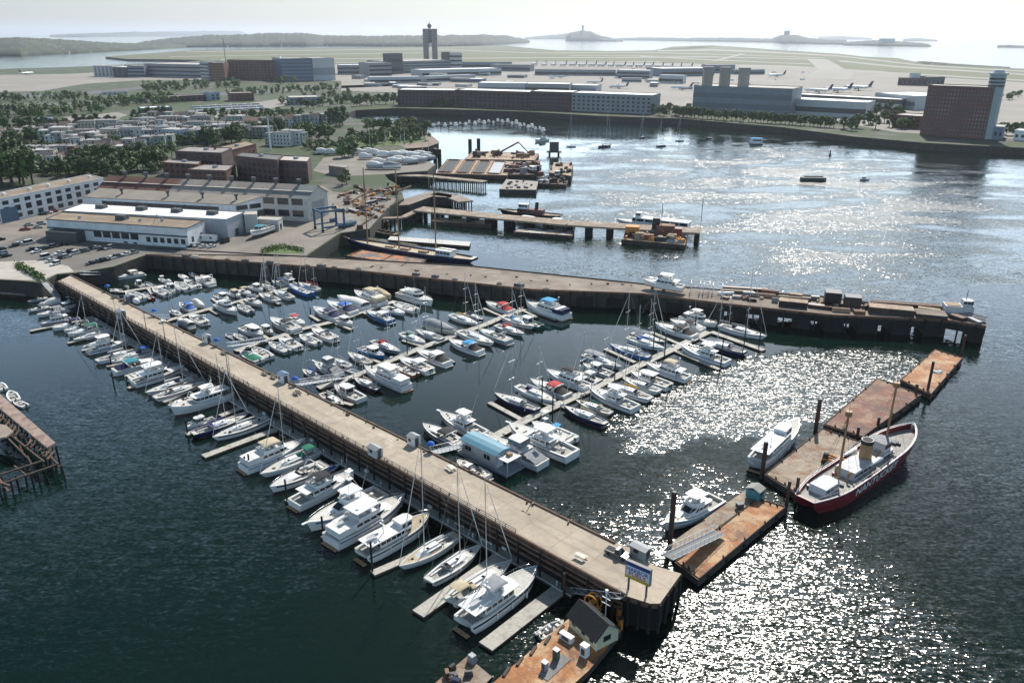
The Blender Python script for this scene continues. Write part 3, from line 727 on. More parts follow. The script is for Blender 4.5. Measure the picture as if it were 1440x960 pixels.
def mast_rig(parent, L, B, x, z, h, boom=None, cover='white', boomz=1.4, furl=True, back=True, spreaders=2, mw=.10, bow=None):
    m = MB(); m.tube([(x, 0, z - .1), (x - h * .012, 0, z + h)], [mw, mw * .75], 6); mo = m.build('mast', alu, parent)
    s = MB()
    for k in range(spreaders):
        zz = z + h * (.36 + .3 * k); s.tube([(x, -B * .3, zz), (x - .1, B * .3, zz)], .04, 4)
    s.build('spreader', alu, mo)
    bx = L / 2 - .15 if bow is None else bow
    r = MB()
    for y in (-1, 1): r.tube([(x - .3, y * B * .44, z - .2), (x - .05, y * B * .28, z + h * .36), (x - h * .01, 0, z + h * .95)], .016, 3)
    if back: r.tube([(-L / 2 + .15, 0, z - .1), (x - h * .012, 0, z + h)], .016, 3)
    if not furl: r.tube([(bx, 0, z), (x, 0, z + h * .95)], .016, 3)
    r.build('rigging', steel, mo)
    if furl:
        f = MB(); f.tube([(bx, 0, z + .3), (bx + (x - bx) * .5, 0, z + h * .48), (x + .1, 0, z + h * .93)], [.06, .1, .04], 5); f.build('furled_jib', cvs['white'] if cover != 'redfurl' else cvs['red'], parent)
    bl = boom or L * .34
    b = MB(); b.tube([(x - .1, 0, z + boomz), (x - bl, 0, z + boomz + .05)], .07, 5); bo = b.build('boom', alu, parent)
    c = MB(); n = 6; c.tube([(x - .1 - (bl - .3) * k / n, 0, z + boomz + .2 + .02 * (k % 2)) for k in range(n + 1)], [.24, .27, .25, .24, .22, .19, .1], 7)
    c.build('sail_cover', cvs.get(cover, cvs['white']), bo)
    return mo
def b_sail(t, L, B, o):
    fb = max(.75, L * .088); c = [(.07, .33, .5)]
    hb = hull(t, L, B, fb, 'sail', o.get('hull', gel), o.get('boot', boot_b), o.get('deck', deckw), c, rise=.22)
    zs = fb * 1.06
    deckhouse(t, 'cabin_trunk', -L * .16, L * .22, B * .62, zs - .03, .38 + L * .012, o.get('cab', gel), fr=L * .09, br=.05, tuck=.12, nose=.35, win=(.35, .72), side=3, front=False)
    hatch(t, L * .02, 0, zs + .34 + L * .012, .6); hatch(t, L * .28, 0, fb * 1.13, .55)
    if o.get('dodger', 'navy'):
        m = MB(); x0 = -L * .19; w = B * .58
        rings = [[(x0 + dx, yy * w / 2, zs + .3 + hh * math.cos(yy * 1.25)) for yy in (-1, -.7, -.35, 0, .35, .7, 1)] for dx, hh in ((.95, .15), (.5, .85), (-.45, .95))]
        m.loft(rings, 0, False, False, False, True); m.build('spray_dodger', cvs[o.get('dodger', 'navy')], t)
    if o.get('bimini'): bimini(t, -L * .33, zs, L * .17, B * .62, 1.95, cvs[o['bimini']])
    m = MB(); m.tube([(-L * .38, 0, zs - .5), (-L * .38, 0, zs + .45)], .06, 5)
    m.tube([(-L * .385, .42 * math.cos(a), zs + .4 + .42 * math.sin(a)) for a in [k * math.pi / 5 for k in range(11)]], .03, 4); m.build('helm_wheel', steel, t)
    for y in (-1, 1):
        m = MB(); m.box(-L * .30, y * B * .24, zs - .5, L * .2, .4, .3); m.build('cockpit_bench', seat, t)
    m = MB(); pts = [(-L / 2 + .1, hb(0) * .9, zs + .55), (-L * .42, hb(.08) - .06, zs + .55), (0, hb(.5) - .06, zs + .5), (L * .3, hb(.8) - .05, zs + .55), (L / 2 - .1, 0, fb * 1.25 + .6)]
    m.tube(pts + [(p[0], -p[1], p[2]) for p in pts[::-1]], .018, 3)
    for p in pts:
        for sg in (1, -1): m.tube([(p[0], sg * p[1], p[2]), (p[0], sg * p[1], p[2] - .55)], .018, 3)
    m.build('lifeline', steel, t)
    mast_rig(t, L, B, L * o.get('mx', .08), zs + .1, o.get('mast', L * 1.22), cover=o.get('cover', 'white'), furl=o.get('furl', True))
    if o.get('mizzen'): mast_rig(t, L, B, -L * .3, zs + .1, L * .75, boom=L * .2, cover=o.get('cover', 'white'), furl=False, spreaders=1)
    if o.get('awning'):
        bimini(t, -L * .22, zs, L * .42, B * .8, 1.9, cvs[o['awning']], 'awning')
def b_cruiser(t, L, B, o):
    fb = max(.8, L * .105)
    hb = hull(t, L, B, fb, 'power', o.get('hull', gel), o.get('boot', boot_b), deckw, [(.07, .42, .62)], rise=.28)
    z = fb * 1.05
    deckhouse(t, 'foredeck_cabin', -L * .02, L * .38, B * .66, z - .04, .30 + L * .012, o.get('cab', gel), fr=L * .2, br=0, tuck=.18, nose=.4, win=(.3, .7), side=1, front=False)
    lo, hi = house_rings(-L * .1, L * .07, B * .76, z, .75, L * .07, 0, .16, .5)
    m = MB()
    for i in (0, 1, 2, 3, 4): panel(m, lo, hi, i, .01, .99, 0, 1, .02)
    m.build('windshield', glass if o.get('dark', 1) else vinyl, t)
    hatch(t, L * .2, 0, z + .3, .55, glass if not o.get('pad') else cvs['navy'])
    m = MB(); m.box(-L * .16, B * .2, z - .55, .9, .5, .85); m.build('helm_seat', seat, t)
    m = MB(); m.box(-L * .38, 0, z - .55, .8, B * .62, .45); m.box(-L * .33, -B * .3, z - .55, L * .18, .55, .45); m.build('cockpit_seat', seat, t)
    m = MB(); m.box(-L / 2 - .45, 0, .18, .95, B * .74, .12, 0, 0, 1, .92); m.build('swim_platform', o.get('plat', deckw), t)
    if o.get('arch', 1):
        m = MB(); m.tube([(-L * .2, -B * .46, z), (-L * .27, -B * .42, z + 1.5), (-L * .28, -B * .25, z + 1.75), (-L * .28, B * .25, z + 1.75), (-L * .27, B * .42, z + 1.5), (-L * .2, B * .46, z)], .13, 6); m.build('radar_arch', gel, t)
    cv = o.get('cover')
    if cv:
        bimini(t, -L * .14, z + .2, L * .24, B * .82, 1.5, cvs[cv], 'canvas_top')
        if o.get('aftcover', 1):
            m = MB(); x0, x1 = -L * .44, -L * .25
            rings = [[(x, yy * B * .43 * k, zz + hh * math.cos(yy * 1.35)) for yy in (-1, -.6, -.2, .2, .6, 1)] for x, zz, hh, k in ((x0, z, .12, .92), ((x0 + x1) / 2, z, .75, 1), (x1, z, 1.55, 1))]
            m.loft(rings, 0, False, False, False, True); m.build('cockpit_cover', cvs[o.get('cover2', cv)], t)
    bow_rail(t, L, hb, fb, .28, .42, .5)
    if o.get('outb'):
        for y in ((-.4, .4) if L > 8 else (0,)): outboard(t, -L / 2 - .3, y, fb * .75)
def b_flybridge(t, L, B, o):
    fb = max(1.0, L * .105)
    hb = hull(t, L, B, fb, 'power', o.get('hull', gel), o.get('boot', boot_b), o.get('deck', deckw), [(.03, .2, .55)], rise=.38)
    z = fb * 1.06
    hi = deckhouse(t, 'saloon', -L * .26, L * .2, B * .78, z - .08, 1.55, o.get('cab', gel), fr=L * .1, br=.05, tuck=.18, nose=.3, win=(.45, .84), side=3, aft=True)
    deckhouse(t, 'foredeck_cabin', L * .1, L * .38, B * .6, z - .02, .5, gel, fr=L * .17, br=0, tuck=.2, nose=.4, win=None)
    zt = hi[0][2]
    m = MB(); r0 = [(-L * .38, -B * .40, zt + .004), (L * .11, -B * .38, zt + .004), (L * .16, 0, zt + .004), (L * .11, B * .38, zt + .004), (-L * .38, B * .40, zt + .004)]
    m.loft([r0, [(p[0], p[1], p[2] + .12) for p in r0]], 0, True, True, True); m.build('bridge_deck', gel, t)
    zt += .12
    m = MB()
    ring = [(-L * .22, -B * .37), (L * .07, -B * .35), (L * .12, -B * .2), (L * .12, B * .2), (L * .07, B * .35), (-L * .22, B * .37)]
    out = [(x, y, zt) for x, y in ring]; top = [(x - .05, y * .96, zt + .62) for x, y in ring]; ins = [(x - .12, y * .9, zt + .6) for x, y in ring]; bot = [(x - .12, y * .9, zt + .02) for x, y in ring]
    m.loft([out, top, ins, bot], 0, False, False, False); m.build('flybridge_coaming', o.get('cab', gel), t)
    lo2, hi2 = top, [(x - .25, y * .93, z_ + .4) for x, y, z_ in top]
    m = MB()
    for i in (1, 2, 3): panel(m, lo2, hi2, i, .02, .98, 0, 1, .01)
    m.build('venturi_screen', glass, t)
    m = MB(); m.box(-L * .03, 0, zt, .5, B * .5, .95, 0, 0, .8); m.build('helm_console', gel, t)
    m = MB(); m.box(-L * .1, 0, zt, .55, B * .45, .8); m.box(-L * .19, 0, zt, .5, B * .6, .45); m.build('bridge_seat', seat, t)
    if o.get('top', 'white'):
        if o.get('hard'):
            m = MB(); x0, x1, w = -L * .24, L * .06, B * .38
            r0 = [(x0, -w, zt + 1.95), (x1 * .9, -w, zt + 1.98), (x1 + .2, 0, zt + 2.0), (x1 * .9, w, zt + 1.98), (x0, w, zt + 1.95)]
            m.loft([r0, [(p[0], p[1] * .96, p[2] + .14) for p in r0]], 0, True, True, True); hd = m.build('hardtop', cvs.get(o.get('top'), gel) if o.get('top') != 'white' else gel, t)
            m = MB()
            for sx in (x0 + .3, x1 - .2):
                for sy in (-w * .92, w * .92): m.tube([(sx, sy, zt), (sx, sy, zt + 1.96)], .05, 5)
            m.build('hardtop_leg', steel, hd)
        else: bimini(t, -L * .07, zt, L * .24, B * .72, 1.95, cvs[o.get('top', 'white')])
    if o.get('aft'):
        m = MB(); r0 = [(-L * .47, -B * .38, z + 1.5), (-L * .25, -B * .39, z + 1.62), (-L * .25, B * .39, z + 1.62), (-L * .47, B * .38, z + 1.5)]
        m.loft([[(p[0], p[1], z) for p in r0], r0], 0, True, False, True); m.build('aft_enclosure', cvs[o['aft']], t)
    m = MB(); m.box(-L / 2 - .4, 0, .2, .9, B * .78, .12, 0, 0, 1, .94); m.build('swim_platform', teak, t)
    m = MB(); m.tube([(-L * .2, -B * .3, zt), (-L * .22, -B * .3, zt + (2.9 if o.get('top', 'white') else 1.6))], .05, 5); m.box(-L * .22, -B * .3, zt + (2.9 if o.get('top', 'white') else 1.6), .6, .6, .25, 0, 0, .7, .7); m.build('radar_mast', gel, t)
    m = MB(); m.tube([(-L * .15, B * .36, zt), (-L * .2, B * .38, zt + 4.6)], .022, 4); m.build('antenna', whitep, t)
    bow_rail(t, L, hb, fb, .38, .4, .65)
    if o.get('tender'):
        m = MB(); m.loft([[(-L * .33 + dx, yy * .6 * k - 0 * B, zt + .45 + .3 * (abs(yy) - .6)) for yy in (-1, -.6, 0, .6, 1)] for dx, k in ((-1.3, .8), (-.6, 1), (.6, .95), (1.2, .5), (1.5, .1))], 0, False, False, False, True); m.build('tender', hyp, t)
def b_sportfish(t, L, B, o):
    fb = max(1.1, L * .095)
    hb = hull(t, L, B, fb, 'power', o.get('hull', gel), o.get('boot', boot_b), deckw, [(.03, .3, .75)], rise=.55)
    z = fb * 1.07
    hi = deckhouse(t, 'saloon', -L * .17, L * .2, B * .76, z - .05, 1.6, gel, fr=L * .17, br=.0, tuck=.2, nose=.35, win=(.5, .82), side=2, front=o.get('wind', 1), aft=True)
    deckhouse(t, 'foredeck_cabin', L * .08, L * .4, B * .6, z + .02, .38, gel, fr=L * .2, br=0, tuck=.22, nose=.4, win=None)
    hatch(t, L * .3, 0, z + .4, .6); hatch(t, L * .22, B * .12, z + .42, .5)
    zt = hi[0][2] + .003
    m = MB(); r = [(-L * .24, -B * .36), (L * .02, -B * .36), (L * .05, 0), (L * .02, B * .36), (-L * .24, B * .36)]
    m.loft([[(x, y, zt) for x, y in r], [(x, y, zt + .1) for x, y in r]], 0, True, True, True)
    m.build('bridge_deck', gel, t)
    m = MB(); q = [(-L * .12, -B * .33), (L * .01, -B * .32), (L * .04, -B * .15), (L * .04, B * .15), (L * .01, B * .32), (-L * .12, B * .33)]
    m.loft([[(x, y, zt + .1) for x, y in q], [(x - .1, y * .95, zt + .8) for x, y in q], [(x - .18, y * .87, zt + .78) for x, y in q], [(x - .18, y * .87, zt + .12) for x, y in q]], 0, False, False, False); m.build('flybridge_coaming', gel, t)
    m = MB(); m.box(-L * .04, 0, zt + .1, .5, 1.1, 1.0, 0, 0, .8); m.build('helm_console', gel, t)
    m = MB(); m.box(-L * .1, 0, zt + .1, .5, 1.6, .8); m.build('bridge_seat', seat, t)
    m = MB(); w = B * .33; r0 = [(-L * .18, -w, zt + 2.1), (L * .03, -w * .95, zt + 2.12), (L * .05, 0, zt + 2.14), (L * .03, w * .95, zt + 2.12), (-L * .18, w, zt + 2.1)]
    m.loft([r0, [(p[0], p[1] * .95, p[2] + .14) for p in r0]], 0, True, True, True); hd = m.build('hardtop', gel, t)
    m = MB()
    for sx in (-L * .15, L * .0):
        for sy in (-w * .9, w * .9): m.tube([(sx, sy, zt + .05), (sx, sy, zt + 2.11)], .05, 5)
    m.build('hardtop_leg', alu, hd)
    if o.get('tower'):
        m = MB(); zz = zt + 2.2
        for sx in (-L * .16, L * .01):
            for sy in (-1, 1): m.tube([(sx, sy * w * .9, zz), (-L * .08 + (sx + L * .08) * .3, sy * .5, zz + 2.6)], .045, 5)
        m.box(-L * .08, 0, zz + 2.6, 1.3, 1.2, .1); m.tube([(-L * .08 - .6, -.6, zz + 3.5), (-L * .08 + .6, -.6, zz + 3.5), (-L * .08 + .6, .6, zz + 3.5), (-L * .08 - .6, .6, zz + 3.5), (-L * .08 - .6, -.6, zz + 3.5)], .04, 4)
        for sx in (-.6, .6):
            for sy in (-.6, .6): m.tube([(-L * .08 + sx, sy, zz + 2.7), (-L * .08 + sx, sy, zz + 4.6)], .035, 4)
        m.box(-L * .08, 0, zz + 4.6, 1.5, 1.4, .08); m.build('tuna_tower', whitep, t)
    if o.get('enclosed'):
        m = MB(); r0 = [(-L * .2, -w * .97, zt + .75), (L * .02, -w, zt + .75), (L * .03, w, zt + .75), (-L * .2, w * .97, zt + .75)]
        m.loft([r0, [(x, y * .96, zt + 2.09) for x, y, _ in r0]], 0, True, False, False); m.build('bridge_enclosure', vinyl, t)
        m = MB(); m.loft([[(-L * .47, -B * .4, z), (-L * .47, B * .4, z)], [(-L * .33, -B * .4, z + .9), (-L * .33, B * .4, z + .9)], [(-L * .18, -B * .37, z + 1.6), (-L * .18, B * .37, z + 1.6)]], 0, False, False, False); m.build('cockpit_cover', cvs['grey'], t)
    else:
        m = MB(); m.box(-L * .36, 0, z - .75, .7, .8, .9); m.box(-L * .2, B * .2, z - .75, .6, .7, .8); m.build('fighting_chair', seat, t)
    for sy in (-1, 1):
        m = MB(); m.tube([(-L * .05, sy * B * .46, z), (-L * .2, sy * B * .6, z + L * .5)], .03, 4); m.build('outrigger', alu, t)
    m = MB(); m.box(L / 2 + .4, 0, fb * 1.5, 1.6, .7, .1, 0, 0, .9, .9); m.build('bow_pulpit', gel, t)
    bow_rail(t, L, hb, fb, .55, .55, .6)
def b_trawler(t, L, B, o):
    fb = max(1.3, L * .115)
    hb = hull(t, L, B, fb, 'ship', o.get('hull', gel), o.get('boot', boot_r), o.get('deck', deckw), [(.03, .17, .6)], rise=.5, stern=.84)
    z = fb * 1.04
    hi = deckhouse(t, 'saloon', -L * .3, L * .12, B * .74, z - .05, 1.7, o.get('cab', gel), fr=.25, br=.05, tuck=.1, nose=.12, win=(.42, .82), side=5, aft=True)
    zt = hi[0][2]
    m = MB(); r0 = [(-L * .45, -B * .42, zt + .004), (L * .13, -B * .4, zt + .004), (L * .15, 0, zt + .004), (L * .13, B * .4, zt + .004), (-L * .45, B * .42, zt + .004)]
    m.loft([r0, [(p[0], p[1], p[2] + .14) for p in r0]], 0, True, True, True); m.build('boat_deck', o.get('top', gel), t)
    zt += .14
    ph = o.get('pilot', 1)
    if ph:
        hi2 = deckhouse(t, 'pilothouse', L * .02, L * .2, B * .6, z + .9, 1.9, o.get('cab', gel), fr=.15, br=.05, tuck=.08, nose=.2, win=(.45, .85), side=2, roof=gel, over=.25)
    if o.get('canopy'):
        bimini(t, -L * .1, zt, L * .2, B * .66, 2.0, cvs[o['canopy']], 'canopy')
        m = MB(); m.box(-L * .04, 0, zt, .5, B * .45, 1.0, 0, 0, .8); m.build('helm_console', gel, t)
        m = MB(); m.box(-L * .12, 0, zt, .6, B * .5, .75); m.build('bridge_seat', seat, t)
    m = MB(); m.tube([(-L * .18, 0, zt), (-L * .2, 0, zt + 4.2)], [.12, .07], 6); m.box(-L * .19, 0, zt + 2.2, .25, 1.8, .12); m.box(-L * .19, 0, zt + 3.0, .6, .6, .22, 0, 0, .7, .7); m.build('signal_mast', whitep, t)
    m = MB()
    for sy in (-1, 1):
        m.tube([(-L * .44, sy * B * .4, zt + .85), (-L * .02, sy * B * .38, zt + .85)], .028, 4)
        for k in range(7): x = -L * .44 + k * L * .07; m.tube([(x, sy * B * .395, zt), (x, sy * B * .395, zt + .85)], .022, 4)
    m.build('boat_deck_rail', steel, t)
    m = MB(); m.loft([[(-L * .33 + dx, yy * .65 * k, zt + .55 + .3 * (abs(yy) - .6)) for yy in (-1, -.6, 0, .6, 1)] for dx, k in ((-1.4, .8), (-.6, 1), (.6, .95), (1.2, .5), (1.5, .1))], 0, False, False, False, True); m.build('tender', hyp, t)
    m = MB(); m.box(-L / 2 - .4, 0, .2, .9, B * .7, .12, 0, 0, 1, .94); m.build('swim_platform', teak, t)
    for k in range(3):
        m = MB(); x = -L * .2 + k * L * .2; y = -hb((x + L / 2) / L) - .16; m.tube([(x, y, fb * .9), (x, y, fb * .35)], .15, 6); m.build('fender', whitep, t)
    bow_rail(t, L, hb, fb, .5, .35, .8)
    hatch(t, L * .3, 0, fb * 1.2, .6)
def b_open(t, L, B, o):
    fb = max(.62, L * .10)
    hb = hull(t, L, B, fb, 'power', o.get('hull', gel), o.get('boot', boot_b), deckw, [(.08, .84, .42)], rise=.3, msole=o.get('sole', deckw))
    z = fb
    m = MB(); m.box(-L * .04, 0, z - .4, .8, B * .34, 1.1, 0, 0, .75, .9); con = m.build('centre_console', gel, t)
    m = MB(); m.box(L * .015, 0, z + .55, .06, B * .32, .45, 0, 0, 1, .9); m.build('windshield', vinyl, con)
    m = MB(); m.box(-L * .16, 0, z - .4, .5, B * .36, .7); m.build('helm_seat', seat, t)
    m = MB(); m.box(-L * .36, 0, z - .4, .5, B * .66, .38); m.build('bench_seat', o.get('seat', seat), t)
    m = MB(); m.box(L * .24, 0, z - .35, L * .12, B * .42, .3, 0, 0, .8, .7); m.build('bow_cushion', seat, t)
    if o.get('ttop'):
        m = MB(); m.box(-L * .06, 0, z + 1.75, 1.9, B * .66, .09, 0, 0, .95, .95); tt = m.build('t_top', cvs.get(o['ttop'], gel), t)
        m = MB()
        for sx in (-.5, .4):
            for sy in (-1, 1): m.tube([(-L * .06 + sx, sy * B * .2, z - .4), (-L * .06 + sx, sy * B * .26, z + 1.76)], .035, 4)
        m.build('t_top_frame', alu, tt)
    if o.get('cover'):
        m = MB(); x0, x1 = -L * .42, L * .2
        rings = [[(x, yy * B * .44 * k, z + hh * math.cos(yy * 1.4)) for yy in (-1, -.5, 0, .5, 1)] for x, hh, k in ((x0, .15, .95), (-L * .12, .85, 1), (x1, .2, .85))]
        m.loft(rings, 0, False, False, False, True); m.build('boat_cover', cvs[o['cover']], t)
    n = o.get('eng', 1)
    for k in range(n): outboard(t, -L / 2, (k - (n - 1) / 2) * .6, fb * .85)
def b_dinghy(t, L, B, o):
    m = MB(); y = B / 2 - .22; m.tube([(-L / 2, -y, .28), (L * .25, -y, .30), (L * .44, -y * .5, .42), (L * .5, 0, .48), (L * .44, y * .5, .42), (L * .25, y, .30), (-L / 2, y, .28)], [.2, .24, .24, .22, .24, .24, .2], 8)
    m.build('inflatable_tube', o.get('hull', hyp), t)
    m = MB(); m.prism([(-L * .46, -y), (L * .25, -y), (L * .42, 0), (L * .25, y), (-L * .46, y)], .02, .14); m.build('floor', greyhull, t)
    m = MB(); m.box(-L * .1, 0, .14, .4, B * .5, .35); m.build('thwart', seat, t)
    outboard(t, -L / 2 + .05, 0, .5, .8)
def b_covered(t, L, B, o):
    fb = max(.9, L * .11); hb = hull(t, L, B, fb, 'power', o.get('hull', gel), o.get('boot', boot_b), deckw, None, rise=.3)
    m = MB(); rings = []
    for k in range(9):
        u = .02 + .9 * k / 8; x = -L / 2 + u * L; h = hb(u) + .03; zt = fb * (1 + .3 * u ** 2.2); hh = (1.75 * math.sin(math.pi * min(1, .2 + u * 1.05)) ** .8 if u < .72 else .9 * (1 - u) / .28) + .15
        rings.append([(x, -h, zt - .12), (x, -h * .8, zt + hh * .55), (x, -h * .3, zt + hh * .95), (x, h * .3, zt + hh * .95), (x, h * .8, zt + hh * .55), (x, h, zt - .12)])
    m.loft(rings, 0, False, False, False, True); m.build('winter_cover', cvs[o.get('cover', 'white')], t)
    m = MB(); m.box(-L / 2 - .4, 0, .2, .8, B * .74, .1); m.build('swim_platform', deckw, t)
def b_pilot(t, L, B, o):
    fb = max(.9, L * .11); hb = hull(t, L, B, fb, 'power', o.get('hull', gel), o.get('boot', boot_b), deckw, [(.05, .42, .6)], rise=.35)
    z = fb * 1.04
    deckhouse(t, 'wheelhouse', -L * .08, L * .2, B * .72, z - .3, 2.0, o.get('cab', gel), roof=cvs[o['top']] if o.get('top') else gel, fr=.35, br=.05, tuck=.1, nose=.2, win=(.5, .86), side=2, over=o.get('over', .35), aft=True)
    deckhouse(t, 'cuddy', L * .15, L * .4, B * .58, z - .02, .42, gel, fr=L * .14, br=0, tuck=.15, nose=.4, win=None)
    m = MB(); m.box(-L * .3, 0, z - .6, .7, .9, .6); m.build('engine_box', seat, t)
    hatch(t, L * .28, 0, z + .36, .5)
    bow_rail(t, L, hb, fb, .35, .5, .5)
    for y in ((-.4, .4) if o.get('outb', 1) and L > 7.5 else ()): outboard(t, -L / 2 - .05, y, fb * .8)
KIND = dict(sail=(b_sail, 'sailboat', .29), cruiser=(b_cruiser, 'motor_cruiser', .34), fly=(b_flybridge, 'flybridge_cruiser', .33), sport=(b_sportfish, 'sportfishing_boat', .33), trawler=(b_trawler, 'trawler_yacht', .30), open=(b_open, 'open_motorboat', .36), dinghy=(b_dinghy, 'inflatable_dinghy', .48), covered=(b_covered, 'covered_boat', .35), pilot=(b_pilot, 'pilothouse_boat', .35))
NBOAT = [0]
def boat(kind, bow, stern, label, group, snap=None, z=.9, lmul=1.0, **o):
    fn, name, ratio = KIND[kind]
    a, b = V2(W2(*bow, z)), V2(W2(*stern, z)); c = (a + b) / 2
    d = a - b; L = d.length
    if snap is not None:
        s = snap.normalized(); s = s if s.dot(d) > 0 else -s
        L = max(abs(d.dot(s)), L * .8)
        ang = math.atan2(s.y, s.x) + R.uniform(-.045, .045)
    else: ang = math.atan2(d.y, d.x)
    L *= lmul; B = o.pop('B', L * ratio * (1.08 if L < 8 else .92 if L > 15 else 1))
    t = thing(name, label, dict(sail='sailboat', dinghy='dinghy').get(kind, 'motorboat'), (c.x, c.y, 0), ang, group)
    fn(t, L, B, o); NBOAT[0] += 1
    if t.name in HB:
        hb, L, fb, rise, ho = HB[t.name]; hx = lambda u, f: (-L / 2 + u * L, fb * (1 + rise * u ** 2.2) * f)
        if R.random() < .6:
            m = MB(); w_ = R.uniform(.05, .1)
            for sg in (-1, 1):
                top, bot = ([(hx(u, f)[0], sg * (hb(u) * (.985 + .015 * (f - .6) / .4) + .02), hx(u, f)[1]) for u in [.02 + .9 * k / 12 for k in range(13)]] for f in (.8 + w_, .8 - w_))
                m.loft([bot, top] if sg < 0 else [top, bot], 0, False, False, False)
            m.build('hull_stripe', R.choice([navy, blackp, bluehull, redhull, greyhull, navy, cvs['teal']]), ho)
        if L > 6:
            for k in range(R.randrange(0, 4)):
                u = R.uniform(.15, .7); sg = R.choice((-1, 1)); x, z = hx(u, .9); m = MB(); m.tube([(x, sg * (hb(u) + .14), z), (x, sg * (hb(u) + .14), z - .55)], .13, 6); m.build('fender', R.choice([whitep, navy, blackp]), t)
            for k in range(R.randrange(1, 5)):
                u = R.uniform(.1, .9); x, z = hx(u, 1); m = MB(); m.box(x, R.uniform(-.5, .5) * hb(u), z - .05, R.uniform(.3, .8), R.uniform(.25, .6), R.uniform(.12, .4), R.random(), 0, .9, .9); m.build('deck_locker', R.choice([glass, cvs['navy'], cvs['tan'], seat, teak, blackp]), t)
    return t, L
# ---------------------------------------------------------------- the boats of the marina, berth by berth
NOUN = dict(sail='sailboat', cruiser='express cruiser', fly='flybridge cruiser', sport='sportfishing boat', trawler='trawler yacht', open='open motorboat', dinghy='inflatable dinghy', covered='canvas-covered boat', pilot='pilothouse boat')
HCOL = {gel: 'white', cream: 'cream', greyhull: 'grey', navy: 'navy', bluehull: 'blue', redhull: 'red', greenhull: 'green', blackp: 'black', brownhull: 'varnished wooden', hyp: 'grey'}
def desc(kind, o):
    s = HCOL[o.get('hull', hyp if kind == 'dinghy' else gel)] + ' ' + NOUN[kind]
    for key, word in (('bimini', 'bimini'), ('awning', 'awning'), ('cover', 'canvas' if kind != 'sail' else 'sail cover'), ('canopy', 'canopy'), ('ttop', 'roof'), ('top', 'top'), ('dodger', 'dodger')):
        if o.get(key) and o[key] != 'white' and not (key == 'top' and kind == 'fly' and o[key] == 'white'):
            return s + ' with ' + {'sky': 'light blue', 'pink': 'salmon'}.get(o[key], o[key]) + ' ' + word
    return s
def row(group, place, snap, org, axis, entries):
    """entries: (kind, bow pixel, stern pixel, options); numbered outward along the axis"""
    key = lambda e: (V2(W2((e[1][0] + e[2][0]) / 2, (e[1][1] + e[2][1]) / 2, .9)) - org).dot(axis)
    for i, e in enumerate(sorted(entries, key=key)):
        o = dict(e[3]) if len(e) > 3 else {}
        sn = None if o.pop('free', 0) else snap
        boat(e[0], e[1], e[2], f'{desc(e[0], o)}, {place}, {ordw(i)} boat out', group, sn, **o)
G1 = 'boats berthed outside the long pale pier'
oa_ = V2(W2(80, 396))
row(G1, 'outside the pale pier', VD, oa_, U, [
    ('open', (39, 424), (66, 417), dict(hull=greyhull)), ('covered', (56, 431), (82, 421), {}), ('cruiser', (39, 437), (68, 430)), ('open', (88, 425), (104, 420), dict(ttop='white')), ('cruiser', (54, 446), (92, 433), dict(cover='grey')),
    ('fly', (60, 460), (96, 445), dict(hull=greyhull, top='grey')), ('pilot', (104, 427), (80, 437)), ('cruiser', (78, 466), (118, 449), dict(cover='navy', aftcover=0)), ('cruiser', (97, 470), (126, 452), dict(cover='black', aftcover=0)),
    ('cruiser', (97, 473), (144, 458), dict(cover='green')), ('sail', (105, 480), (152, 464), dict(cover='grey', dodger='grey')), ('open', (118, 489), (146, 478), dict(cover='tan')),
    ('fly', (172, 476), (131, 500), dict(top='white', hard=1)), ('sail', (198, 489), (139, 511), dict(dodger='navy', cover='white')), ('sail', (157, 513), (211, 492), dict(bimini='blue', cover='navy')), ('cruiser', (226, 502), (164, 526), dict(cover='teal', cover2='navy')),
    ('open', (236, 513), (182, 534), dict(ttop='white', eng=2)), ('fly', (255, 516), (192, 543), dict(hard=1)), ('sail', (207, 556), (268, 532), dict(dodger='navy')), ('open', (219, 559), (250, 546), dict(seat=cvs['tan'])), ('sail', (286, 537), (220, 563), dict(dodger='black', cover='black')),
    ('cruiser', (237, 572), (278, 556), {}), ('trawler', (245, 584), (321, 552), dict(pilot=0, canopy='white', lab=1)), ('pilot', (263, 602), (300, 586), dict(top='white')), ('sail', (349, 584), (273, 614), dict(hull=navy, cover='purple', dodger='purple', boot=boot_r)),
    ('sail', (303, 621), (374, 587), dict(dodger=None, mast=21)), ('fly', (426, 621), (346, 662), dict(top='tan', aft='white')), ('sail', (367, 671), (447, 634), dict(dodger='green', bimini='green')), ('cruiser', (383, 692), (455, 652), dict(pad=1, arch=1)),
    ('open', (478, 661), (456, 651), dict(cover='blue')), ('fly', (498, 668), (414, 711), dict(top='black')), ('sport', (426, 741), (543, 697), dict(tower=1, boot=boot_k)), ('fly', (567, 703), (468, 765), dict(hard=1, top='white', tender=1, aft='white')),
    ('trawler', (603, 731), (510, 786), dict(deck=decktan, pilot=1, canopy=None, boot=boot_k)), ('sail', (558, 798), (646, 755), dict(deck=decktan, dodger=None, mast=26, hull=gel)), ('sail', (678, 768), (602, 819), dict(dodger='black', mast=22)),
    ('sail', (716, 788), (636, 852), dict(dodger='tan', bimini='tan', mast=22, hull=gel)), ('trawler', (751, 807), (655, 886), dict(pilot=0, canopy='grey', B=5.4)),
])
def drow(ix, nm, pts, up, low):
    a, b = V2(W2(*pts[0])), V2(W2(*pts[1])); ax = (b - a).normalized()
    row(f'boats at the {nm} floating dock', f'shore side of {nm} floating dock', U, a, ax, up)
    row(f'boats at the {nm} floating dock', f'sea side of {nm} floating dock', U, a, ax, low)
